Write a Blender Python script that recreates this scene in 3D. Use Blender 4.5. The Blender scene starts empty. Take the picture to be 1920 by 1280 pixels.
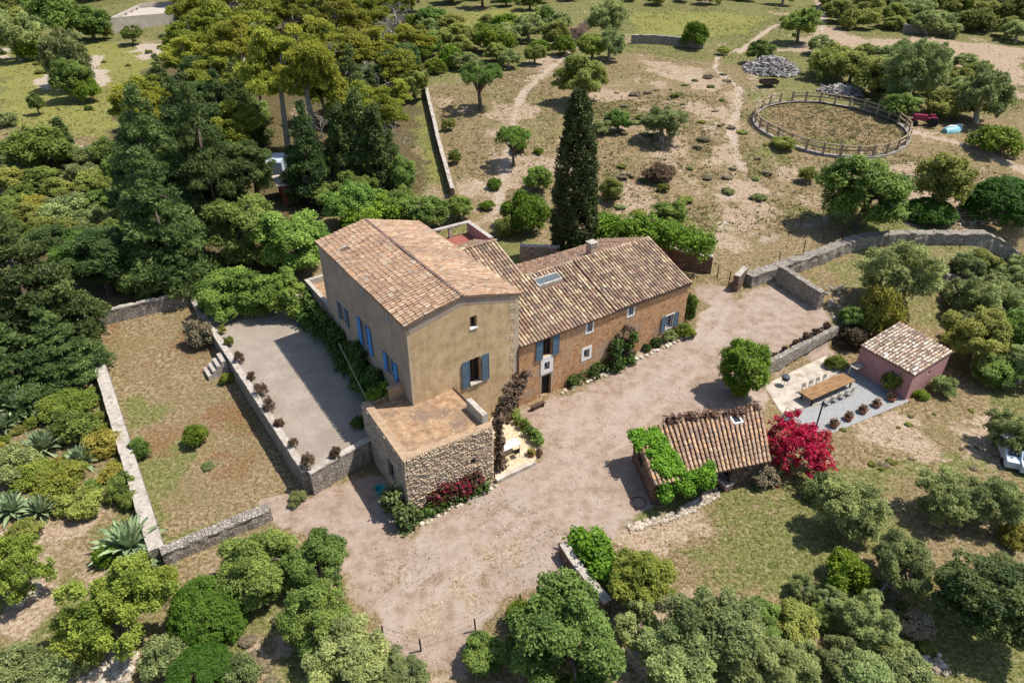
import bpy, math, random
import numpy as np
from mathutils import Vector, Matrix
R = math.radians
# ------------------------------------------------------------------ camera, sky, sun, exposure
SC = bpy.context.scene
COL = SC.collection
CAM_H, PITCH, FPX = 33.0, R(32.0), 1300.0            # drone height, tilt below level, focal length in photo pixels (1920 wide)
cd = bpy.data.cameras.new('camera'); cam = bpy.data.objects.new('camera', cd); COL.objects.link(cam)
cd.sensor_width = 36.0; cd.lens = 36.0 * FPX / 1920.0; cd.clip_start = 0.5; cd.clip_end = 2000
cam.location = (0, 0, CAM_H); cam.rotation_euler = (R(90) - PITCH, 0, 0)
SC.camera = cam
SUN_AZ, SUN_EL = R(82.0), R(62.0)                    # azimuth clockwise from +Y
SUN = Vector((math.sin(SUN_AZ) * math.cos(SUN_EL), math.cos(SUN_AZ) * math.cos(SUN_EL), math.sin(SUN_EL)))
w = bpy.data.worlds.new('World'); SC.world = w; w.use_nodes = True
nt = w.node_tree; sky = nt.nodes.new('ShaderNodeTexSky'); sky.sky_type = 'NISHITA'; sky.sun_disc = False
sky.sun_elevation = SUN_EL; sky.sun_rotation = SUN_AZ; sky.altitude = 50
nt.links.new(sky.outputs[0], nt.nodes['Background'].inputs[0]); nt.nodes['Background'].inputs[1].default_value = 0.12
sd = bpy.data.lights.new('sun', 'SUN'); sd.energy = 4.6; sd.angle = R(0.53); sd.color = (1.0, 0.95, 0.87)
so = bpy.data.objects.new('sun', sd); COL.objects.link(so); so.rotation_euler = SUN.to_track_quat('Z', 'Y').to_euler()
SC.view_settings.view_transform = 'Standard'; SC.view_settings.look = 'None'
SC.view_settings.exposure = 0.40; SC.view_settings.gamma = 1.0
SC.render.engine = 'CYCLES'; SC.cycles.max_bounces = 6; SC.cycles.diffuse_bounces = 3
SC.cycles.transparent_max_bounces = 4

# ------------------------------------------------------------------ terrain shape and survey helpers
_TY = np.array([-50, 45, 52, 60, 76, 95, 130, 170, 220, 300, 420, 700.])
_TZ = np.array([0, 0.0, 0.65, 1.6, 3.9, 7, 9.6, 12, 15, 19, 25, 30.])
_ty = np.linspace(-50, 700, 3001); _tz = np.interp(_ty, _TY, _TZ)
_k = np.hanning(33); _k /= _k.sum(); _tz = np.convolve(np.pad(_tz, 16, mode='edge'), _k, 'valid')
DL0, DL1 = (21.2, 47.9), (29.2, 53.6)                # retaining wall above the dining terrace
def sst(x, a, b):
    t = np.clip((x - a) / (b - a), 0, 1); return t * t * (3 - 2 * t)
def hashn(ix, iy, seed):
    n = (ix.astype(np.int64) * 374761393 + iy.astype(np.int64) * 668265263 + seed * 974634) & 0x7fffffff
    n = ((n ^ (n >> 13)) * 1274126177) & 0x7fffffff
    return ((n ^ (n >> 16)) & 0xffff) / 65535.0
def vnoise(x, y, s, seed=0):
    x = np.asarray(x, float) / s; y = np.asarray(y, float) / s
    ix = np.floor(x); iy = np.floor(y); fx = x - ix; fy = y - iy
    fx = fx * fx * (3 - 2 * fx); fy = fy * fy * (3 - 2 * fy)
    a = hashn(ix, iy, seed); b = hashn(ix + 1, iy, seed); c = hashn(ix, iy + 1, seed); d = hashn(ix + 1, iy + 1, seed)
    return (a * (1 - fx) + b * fx) * (1 - fy) + (c * (1 - fx) + d * fx) * fy
def fbm(x, y, s, seed=0, o=4):
    t = 0; a = 0.5
    for k in range(o): t = t + a * vnoise(x, y, s / 2 ** k, seed + k * 17); a *= 0.5
    return t / (1 - 0.5 ** o)
def terr(x, y):
    x = np.asarray(x, float); y = np.asarray(y, float)
    z = np.interp(y, _ty, _tz)
    yl = DL0[1] + (x - DL0[0]) * (DL1[1] - DL0[1]) / (DL1[0] - DL0[0])
    soft = 0.35 + 5 * sst(x, 29, 34)
    far = sst(y, 62, 95)
    z = z + (fbm(x, y, 14, 5) - 0.5) * (0.12 + 1.0 * far)
    k = sst(x, 18.5, 20.8) * (1 - sst(y - yl, -soft, 0.05 * soft)) * sst(y, 31, 40)
    return z * (1 - k) + k * (-0.62)
def tz(x, y): return float(terr(x, y))
_c, _s = math.cos(PITCH), math.sin(PITCH)
def ray(px, py):
    x = (px - 960) / FPX; y = (640 - py) / FPX
    return x, _c + y * _s, -_s + y * _c
def at(px, py, z):
    r = ray(px, py); t = (z - CAM_H) / r[2]; return r[0] * t, r[1] * t, z
_Tt = np.concatenate([np.arange(15, 140, 0.1), np.arange(140, 420, 0.3)])
def ground(px, py, h=0.0):
    """point on the line of sight of a photo pixel that is h metres above the terrain"""
    r = ray(px, py)
    X, Y, Z = r[0] * _Tt, r[1] * _Tt, CAM_H + r[2] * _Tt
    below = np.nonzero(Z <= terr(X, Y) + h)[0]
    i = below[0] if len(below) else len(_Tt) - 1
    return float(X[i]), float(Y[i]), float(Z[i]) - h
def G2(pts): return [ground(*p)[:2] for p in pts]
def project(X, Y, Z):
    X = np.asarray(X, float); Y = np.asarray(Y, float); dz = np.asarray(Z, float) - CAM_H
    f = Y * _c - dz * _s; u = Y * _s + dz * _c
    return 960 + FPX * X / f, 640 - FPX * u / f
def inpoly(x, y, poly):
    x = np.asarray(x, float); y = np.asarray(y, float); ins = np.zeros(x.shape, bool)
    n = len(poly)
    for i in range(n):
        x0, y0 = poly[i][:2]; x1, y1 = poly[(i + 1) % n][:2]
        if y0 == y1: continue
        c = ((y0 > y) != (y1 > y)) & (x < (x1 - x0) * (y - y0) / (y1 - y0) + x0)
        ins ^= c
    return ins
def segdist(x, y, pts, closed):
    d = np.full(np.shape(x), 1e9); n = len(pts)
    for i in range(n if closed else n - 1):
        ax, ay = pts[i][:2]; bx, by = pts[(i + 1) % n][:2]
        vx, vy = bx - ax, by - ay; L2 = vx * vx + vy * vy + 1e-9
        t = np.clip(((x - ax) * vx + (y - ay) * vy) / L2, 0, 1)
        d = np.minimum(d, np.hypot(x - ax - t * vx, y - ay - t * vy))
    return d

# ------------------------------------------------------------------ materials
def newmat(name):
    m = bpy.data.materials.new(name); m.use_nodes = True
    n = m.node_tree; b = n.nodes['Principled BSDF']; b.inputs['Specular IOR Level'].default_value = 0.25
    return m, n, b
def N(n, t, **kw):
    d = n.nodes.new(t)
    for k, v in kw.items(): setattr(d, k, v)
    return d
def noise(n, co, scale, detail=5, rough=0.6):
    d = N(n, 'ShaderNodeTexNoise'); d.inputs['Scale'].default_value = scale; d.inputs['Detail'].default_value = detail
    d.inputs['Roughness'].default_value = rough; n.links.new(co, d.inputs['Vector']); return d.outputs['Fac']
def ramp(n, fac, stops):
    d = N(n, 'ShaderNodeValToRGB'); e = d.color_ramp.elements
    while len(e) < len(stops): e.new(0.5)
    for k, (p, c) in enumerate(stops):
        e[k].position = p; e[k].color = (*c, 1) if len(c) == 3 else c
    n.links.new(fac, d.inputs[0]); return d.outputs[0]
def mix(n, fac, a, b, mode='MIX'):
    d = N(n, 'ShaderNodeMix', data_type='RGBA', blend_type=mode)
    for s, v in ((d.inputs[0], fac), (d.inputs[6], a), (d.inputs[7], b)):
        if isinstance(v, (int, float)): s.default_value = v
        elif isinstance(v, tuple): s.default_value = (*v, 1)
        else: n.links.new(v, s)
    return d.outputs[2]
def bump(n, b, h, strength, dist):
    d = N(n, 'ShaderNodeBump'); d.inputs['Strength'].default_value = strength; d.inputs['Distance'].default_value = dist
    n.links.new(h, d.inputs['Height']); n.links.new(d.outputs[0], b.inputs['Normal']); return d
def objco(n): return N(n, 'ShaderNodeTexCoord').outputs['Object']
def mulv(n, a, k):
    d = N(n, 'ShaderNodeMath', operation='MULTIPLY'); n.links.new(a, d.inputs[0]); d.inputs[1].default_value = k; return d.outputs[0]
def nmat(name, stops, scale, rough=0.9, bs=0.3, bd=0.02, bscale=None, blotch=None, detail=6, streak=0.0):
    """noise coloured material; blotch = (scale, lo, hi, colour) adds patches of another colour"""
    m, n, b = newmat(name); co = objco(n)
    c = ramp(n, noise(n, co, scale, detail, 0.65), stops)
    if blotch:
        for sc_, lo, hi, colr in (blotch if isinstance(blotch, list) else [blotch]):
            f = ramp(n, noise(n, co, sc_, 5, 0.6), [(lo, (0, 0, 0)), (hi, (1, 1, 1))])
            c = mix(n, f, c, colr)
    if streak:
        mp = N(n, 'ShaderNodeMapping'); mp.inputs['Scale'].default_value = (2.6, 2.6, 0.22); n.links.new(co, mp.inputs['Vector'])
        c = mix(n, mulv(n, ramp(n, noise(n, mp.outputs[0], 1.0, 6, 0.7), [(0.52, (0, 0, 0)), (0.70, (1, 1, 1))]), streak), c, tuple(x * 0.5 for x in stops[0][1]))
        c = mix(n, mulv(n, ramp(n, noise(n, co, 13, 4, 0.7), [(0.58, (0, 0, 0)), (0.70, (1, 1, 1))]), streak), c, tuple(x * 0.55 for x in stops[0][1]))
    n.links.new(c, b.inputs['Base Color']); b.inputs['Roughness'].default_value = rough
    if bs: bump(n, b, noise(n, co, bscale or scale * 3, 5, 0.6), bs, bd)
    return m
def stonemat(name, cols, mortar, size, rough=0.95, squash=1.6, gap=0.08, bd=0.06):
    """rubble masonry: voronoi stones with dark joints"""
    m, n, b = newmat(name); co = objco(n)
    wn = N(n, 'ShaderNodeTexNoise'); wn.inputs['Scale'].default_value = 2.2; wn.inputs['Detail'].default_value = 3; n.links.new(co, wn.inputs['Vector'])
    vm = N(n, 'ShaderNodeMix', data_type='VECTOR'); vm.inputs[0].default_value = 0.12
    n.links.new(co, vm.inputs[4]); n.links.new(wn.outputs['Color'], vm.inputs[5])
    mp = N(n, 'ShaderNodeMapping'); mp.inputs['Scale'].default_value = (1 / size, 1 / size, squash / size); n.links.new(vm.outputs[1], mp.inputs['Vector'])
    v = N(n, 'ShaderNodeTexVoronoi', feature='F1'); v.inputs['Scale'].default_value = 1.0; n.links.new(mp.outputs[0], v.inputs['Vector'])
    e = N(n, 'ShaderNodeTexVoronoi', feature='DISTANCE_TO_EDGE'); e.inputs['Scale'].default_value = 1.0; n.links.new(mp.outputs[0], e.inputs['Vector'])
    sep = N(n, 'ShaderNodeSeparateColor'); n.links.new(v.outputs['Color'], sep.inputs[0])
    c = ramp(n, sep.outputs[0], cols)
    c = mix(n, mulv(n, noise(n, co, 9, 5), 0.7), c, tuple(x * 0.55 for x in cols[0][1]), 'MIX')
    ed = ramp(n, e.outputs['Distance'], [(0.0, (0, 0, 0)), (gap, (1, 1, 1))])
    c = mix(n, ed, mortar, c)
    n.links.new(c, b.inputs['Base Color']); b.inputs['Roughness'].default_value = rough
    hs = mix(n, 0.35, ed, noise(n, co, 14, 4))
    bump(n, b, hs, 0.9, bd)
    return m
def flat(name, c, rough=0.6, var=0.12, metal=0.0, scale=6):
    a = tuple(min(1, x * (1 - var)) for x in c); d = tuple(min(1, x * (1 + var)) for x in c)
    m = nmat(name, [(0.3, a), (0.7, d)], scale, rough, 0.15, 0.01)
    m.node_tree.nodes['Principled BSDF'].inputs['Metallic'].default_value = metal; return m
def leafmat(name, ca, cb, trans=0.40, huevar=0.016, valvar=0.22, rough=0.55, third=None, valmul=2.25):
    m, n, b = newmat(name)
    at_ = N(n, 'ShaderNodeAttribute', attribute_name='tint')
    st = [(0.0, ca), (1.0, cb)] if third is None else [(0.0, ca), (0.62, cb), (0.86, third), (1.0, third)]
    c = ramp(n, at_.outputs['Fac'], st)
    oi = N(n, 'ShaderNodeObjectInfo')
    hsv = N(n, 'ShaderNodeHueSaturation')
    mr = N(n, 'ShaderNodeMapRange'); n.links.new(oi.outputs['Random'], mr.inputs[0]); mr.inputs[3].default_value = 0.5 - huevar; mr.inputs[4].default_value = 0.5 + huevar
    mv = N(n, 'ShaderNodeMapRange'); mu = N(n, 'ShaderNodeMath', operation='MULTIPLY'); mu.inputs[1].default_value = 7.31
    fr = N(n, 'ShaderNodeMath', operation='FRACT'); n.links.new(oi.outputs['Random'], mu.inputs[0]); n.links.new(mu.outputs[0], fr.inputs[0])
    n.links.new(fr.outputs[0], mv.inputs[0]); mv.inputs[3].default_value = valmul * (1 - valvar); mv.inputs[4].default_value = valmul * (1 + valvar)
    n.links.new(mr.outputs[0], hsv.inputs['Hue']); n.links.new(mv.outputs[0], hsv.inputs['Value']); n.links.new(c, hsv.inputs['Color'])
    n.links.new(hsv.outputs[0], b.inputs['Base Color']); b.inputs['Roughness'].default_value = rough
    tr = N(n, 'ShaderNodeBsdfTranslucent'); n.links.new(hsv.outputs[0], tr.inputs['Color'])
    ms = N(n, 'ShaderNodeMixShader'); ms.inputs[0].default_value = trans
    n.links.new(b.outputs[0], ms.inputs[1]); n.links.new(tr.outputs[0], ms.inputs[2])
    n.links.new(ms.outputs[0], n.nodes['Material Output'].inputs['Surface'])
    return m
def colmat(name, rough=0.85, nscale=8, amt=0.35, bd=0.01):
    """colour comes from the per-face colour attribute 'col' (each tile, each stone), broken up by noise"""
    m, n, b = newmat(name); co = objco(n)
    a = N(n, 'ShaderNodeAttribute', attribute_name='col')
    f = noise(n, co, nscale, 6, 0.65)
    c = mix(n, mulv(n, ramp(n, f, [(0.42, (0, 0, 0)), (0.7, (1, 1, 1))]), amt), a.outputs['Color'], (0.08, 0.065, 0.05))
    c = mix(n, mulv(n, ramp(n, noise(n, co, 0.55, 5, 0.65), [(0.50, (0, 0, 0)), (0.68, (1, 1, 1))]), amt * 1.1), c, (0.17, 0.135, 0.105))
    c = mix(n, mulv(n, ramp(n, noise(n, co, 1.3, 5, 0.7), [(0.58, (0, 0, 0)), (0.70, (1, 1, 1))]), amt), c, (0.50, 0.42, 0.33))
    n.links.new(c, b.inputs['Base Color']); b.inputs['Roughness'].default_value = rough
    bump(n, b, noise(n, co, nscale * 3, 4), 0.3, bd); return m

M = {}
M['ochre'] = nmat('ochre_plaster', [(0.34, (0.38, 0.26, 0.14)), (0.5, (0.53, 0.375, 0.205)), (0.66, (0.62, 0.47, 0.285))], 1.3, 0.95, 0.5, 0.025, 7,
                  [(4.2, 0.55, 0.66, (0.43, 0.305, 0.175)), (9.0, 0.60, 0.68, (0.62, 0.49, 0.33)), (2.6, 0.56, 0.75, (0.38, 0.27, 0.15)), (0.33, 0.60, 0.78, (0.49, 0.40, 0.29))], streak=0.34)
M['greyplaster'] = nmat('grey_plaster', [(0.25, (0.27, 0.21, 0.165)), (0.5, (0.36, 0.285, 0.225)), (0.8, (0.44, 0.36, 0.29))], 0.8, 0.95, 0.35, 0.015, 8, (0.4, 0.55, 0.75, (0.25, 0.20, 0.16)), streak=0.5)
M['rust'] = nmat('rust_render', [(0.32, (0.27, 0.135, 0.065)), (0.45, (0.455, 0.24, 0.115)), (0.58, (0.54, 0.315, 0.16)), (0.72, (0.61, 0.43, 0.27))], 3.2, 0.95, 0.8, 0.04, 6,
                 [(0.55, 0.53, 0.66, (0.42, 0.295, 0.20)), (4.5, 0.60, 0.68, (0.27, 0.165, 0.105)), (7, 0.63, 0.70, (0.60, 0.47, 0.34))], streak=0.45)
M['pink'] = nmat('pink_plaster', [(0.3, (0.38, 0.195, 0.19)), (0.7, (0.50, 0.275, 0.26))], 1.1, 0.9, 0.2, 0.01, 9, (0.8, 0.6, 0.8, (0.33, 0.19, 0.18)), streak=0.35)
M['stoneblock'] = stonemat('rubble_masonry', [(0.0, (0.42, 0.33, 0.23)), (0.5, (0.58, 0.47, 0.34)), (1.0, (0.72, 0.61, 0.46))], (0.16, 0.11, 0.075), 0.34, squash=2.3, gap=0.13, bd=0.10)
M['chimney'] = nmat('chimney_plaster', [(0.3, (0.38, 0.26, 0.19)), (0.7, (0.50, 0.37, 0.28))], 2, 0.95)
M['mortar'] = nmat('earth_mortar', [(0.35, (0.25, 0.18, 0.12)), (0.65, (0.39, 0.295, 0.205))], 5, 0.95)
M['greystone'] = stonemat('dry_stone', [(0.0, (0.30, 0.26, 0.22)), (0.5, (0.46, 0.41, 0.34)), (1.0, (0.60, 0.54, 0.45))], (0.19, 0.15, 0.115), 0.19, squash=1.5, gap=0.12, bd=0.10)
M['brownstone'] = stonemat('brown_stone', [(0.0, (0.16, 0.10, 0.075)), (0.5, (0.24, 0.16, 0.12)), (1.0, (0.34, 0.24, 0.18))], (0.06, 0.04, 0.03), 0.30, squash=1.3, gap=0.10)
M['coping'] = nmat('lime_coping', [(0.28, (0.26, 0.22, 0.185)), (0.5, (0.43, 0.38, 0.325)), (0.75, (0.58, 0.53, 0.46))], 3.0, 0.95, 0.5, 0.03, 9, [(1.3, 0.55, 0.66, (0.25, 0.21, 0.17)), (6, 0.6, 0.68, (0.19, 0.16, 0.13))])
M['quoin'] = nmat('quoin_stone', [(0.3, (0.40, 0.31, 0.205)), (0.7, (0.53, 0.43, 0.315))], 2.0, 0.95, 0.4, 0.02, 8)
M['tile'] = colmat('clay_tile', 0.9, 5, 0.33)
M['pan'] = nmat('tile_channel', [(0.3, (0.10, 0.065, 0.045)), (0.7, (0.20, 0.13, 0.09))], 3, 0.95)
M['terracefloor'] = nmat('terrace_paving', [(0.35, (0.215, 0.128, 0.075)), (0.52, (0.345, 0.215, 0.122)), (0.68, (0.46, 0.315, 0.185))], 2.2, 0.95, 0.3, 0.01, 12,
                         [(0.45, 0.50, 0.70, (0.19, 0.135, 0.10)), (5.1, 0.60, 0.68, (0.52, 0.41, 0.28)), (8, 0.60, 0.68, (0.14, 0.10, 0.07))])
M['parapet'] = nmat('parapet_render', [(0.36, (0.30, 0.20, 0.125)), (0.64, (0.44, 0.315, 0.205))], 2.0, 0.95, 0.3, 0.01, 9)
M['redfloor'] = nmat('red_tiles', [(0.3, (0.24, 0.075, 0.055)), (0.7, (0.34, 0.12, 0.085))], 3, 0.8)
M['white'] = flat('white_paint', (0.74, 0.72, 0.68), 0.6, 0.06)
M['blue'] = flat('blue_shutter_paint', (0.085, 0.135, 0.185), 0.5, 0.12)
M['bluebright'] = flat('bright_blue_paint', (0.06, 0.25, 0.55), 0.5, 0.12)
M['greyblue'] = flat('grey_blue_paint', (0.085, 0.125, 0.16), 0.5, 0.12)
M['dark'] = flat('dark_interior', (0.018, 0.014, 0.012), 0.8)
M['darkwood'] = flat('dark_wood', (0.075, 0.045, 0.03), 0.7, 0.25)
M['rail'] = nmat('weathered_timber', [(0.36, (0.24, 0.175, 0.11)), (0.64, (0.44, 0.35, 0.245))], 4, 0.9)
M['wood'] = None
M['canvas'] = flat('beige_canvas', (0.33, 0.295, 0.245), 0.8, 0.1)
M['iron'] = flat('dark_iron', (0.02, 0.02, 0.022), 0.5, 0.2, 0.6)
M['pipe'] = flat('brown_pipe', (0.10, 0.05, 0.035), 0.6)
M['bark'] = nmat('bark', [(0.3, (0.075, 0.055, 0.04)), (0.7, (0.17, 0.135, 0.105))], 6, 0.95, 0.5, 0.03)
M['palebark'] = nmat('pale_bark', [(0.3, (0.24, 0.20, 0.165)), (0.7, (0.42, 0.36, 0.30))], 5, 0.95, 0.5, 0.03)
M['deadwood'] = nmat('dead_wood', [(0.3, (0.24, 0.21, 0.19)), (0.7, (0.44, 0.40, 0.36))], 5, 0.95, 0.4, 0.02)
M['clay'] = flat('terracotta', (0.30, 0.13, 0.075), 0.8, 0.2)
M['concrete'] = nmat('pale_concrete', [(0.36, (0.37, 0.32, 0.26)), (0.64, (0.55, 0.49, 0.415))], 1.3, 0.9, 0.2, 0.01, 10, (1.5, 0.52, 0.66, (0.34, 0.26, 0.19)))
M['ruin'] = nmat('old_render', [(0.3, (0.34, 0.29, 0.24)), (0.7, (0.52, 0.46, 0.39))], 0.9, 0.95, 0.3, 0.02, 6, (0.6, 0.6, 0.75, (0.22, 0.18, 0.14)))
M['greygravel'] = nmat('grey_gravel', [(0.3, (0.23, 0.23, 0.225)), (0.7, (0.36, 0.355, 0.345))], 3.5, 0.95, 0.5, 0.02, 30)
M['stone'] = colmat('loose_stone', 0.95, 6, 0.25, 0.02)
M['bluewhite'] = flat('pale_paint', (0.50, 0.57, 0.64), 0.35, 0.05)
M['glass'] = newmat('window_glass')[0]
_b = M['glass'].node_tree.nodes['Principled BSDF']; _b.inputs['Base Color'].default_value = (0.03, 0.04, 0.05, 1); _b.inputs['Roughness'].default_value = 0.08; _b.inputs['Specular IOR Level'].default_value = 0.6
M['skyglass'] = newmat('rooflight_glass')[0]
_b = M['skyglass'].node_tree.nodes['Principled BSDF']; _b.inputs['Base Color'].default_value = (0.10, 0.125, 0.135, 1); _b.inputs['Roughness'].default_value = 0.12; _b.inputs['Specular IOR Level'].default_value = 0.8
M['tyre'] = flat('rubber', (0.02, 0.02, 0.02), 0.9)
M['tractor'] = flat('faded_red_paint', (0.28, 0.03, 0.07), 0.4)
M['boat'] = flat('turquoise_hull', (0.25, 0.50, 0.55), 0.4, 0.1)
M['teal'] = flat('teal_plastic', (0.05, 0.34, 0.33), 0.4)
M['trough'] = flat('pink_enamel', (0.42, 0.24, 0.23), 0.5)
M['flower'] = None
def plankmat():
    m, n, b = newmat('table_planks'); co = objco(n)
    mp = N(n, 'ShaderNodeMapping'); mp.inputs['Scale'].default_value = (0.6, 7, 7); n.links.new(co, mp.inputs['Vector'])
    c = ramp(n, noise(n, mp.outputs[0], 2.2, 6, 0.65), [(0.35, (0.13, 0.068, 0.03)), (0.5, (0.27, 0.148, 0.062)), (0.68, (0.38, 0.225, 0.10))])
    n.links.new(c, b.inputs['Base Color']); b.inputs['Roughness'].default_value = 0.6; return m
M['wood'] = plankmat()
# foliage
M['L_oak'] = leafmat('evergreen_oak_leaf', (0.038, 0.06, 0.012), (0.125, 0.162, 0.036), valmul=2.55)
M['L_olive'] = leafmat('olive_leaf', (0.06, 0.076, 0.026), (0.165, 0.186, 0.07), valmul=2.75)
M['L_pine'] = leafmat('pine_needle', (0.064, 0.074, 0.008), (0.17, 0.17, 0.024), valmul=2.55)
M['L_conifer'] = leafmat('dark_conifer_needle', (.026, .044, .013), (.088, .118, .034), valmul=2.3)
M['L_cypress'] = leafmat('cypress_leaf', (0.017, 0.029, 0.008), (0.05, 0.068, 0.018), 0.15)
M['L_bright'] = leafmat('bright_green_leaf', (0.054, 0.092, 0.006), (0.15, 0.2, 0.02), 0.3, valmul=1.8)
M['L_yellow'] = leafmat('yellow_green_leaf', (0.078, 0.104, 0.014), (0.2, 0.222, 0.036), 0.3, valmul=1.75)
M['L_fig'] = leafmat('fig_leaf', (0.044, 0.078, 0.012), (0.135, 0.188, 0.036), 0.3)
M['L_scrub'] = leafmat('scrub_leaf', (0.068, 0.078, 0.016), (0.175, 0.182, 0.044), valmul=2.55)
M['L_dome'] = leafmat('dome_leaf', (0.026, 0.066, 0.006), (0.068, 0.13, 0.013), 0.25, valmul=1.7)
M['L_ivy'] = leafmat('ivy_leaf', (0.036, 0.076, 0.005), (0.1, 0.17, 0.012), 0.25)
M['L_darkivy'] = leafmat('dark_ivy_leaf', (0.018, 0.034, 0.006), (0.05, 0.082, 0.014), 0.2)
M['L_brown'] = leafmat('brown_twig', (0.075, 0.046, 0.028), (0.185, 0.12, 0.076), 0.15, valmul=1.3)
M['L_rusty'] = leafmat('rusty_leaf', (0.078, 0.05, 0.03), (0.165, 0.108, 0.064), 0.2, valmul=1.3)
M['L_mag'] = leafmat('magenta_bract', (0.27, 0.007, 0.034), (0.64, 0.016, 0.085), 0.3, 0.0, 0.1, third=(0.15, 0.12, 0.045), valmul=1.1)
M['L_red'] = leafmat('crimson_flower', (0.06, 0.045, 0.02), (0.11, 0.055, 0.03), 0.3, 0.0, 0.1, third=(0.27, 0.012, 0.042), valmul=1.0)
M['L_agave'] = leafmat('agave_blade', (0.14, 0.19, 0.085), (0.28, 0.33, 0.18), 0.1, 0.02, 0.15, valmul=1.3)
M['L_gold'] = leafmat('golden_leaf', (0.105, 0.092, 0.015), (0.215, 0.195, 0.036), 0.25)
M['L_dry'] = leafmat('dry_stem', (0.18, 0.145, 0.085), (0.36, 0.30, 0.19), 0.2, valmul=1.3)
M['L_grass'] = leafmat('grass_blade', (0.095, 0.105, 0.022), (0.215, 0.205, 0.06), 0.3, third=(0.33, 0.26, 0.13), valmul=1.3)
M['L_weed'] = leafmat('weed_leaf', (0.105, 0.085, 0.040), (0.20, 0.155, 0.080), 0.3, third=(0.10, 0.12, 0.04), valmul=1.3)

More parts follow.
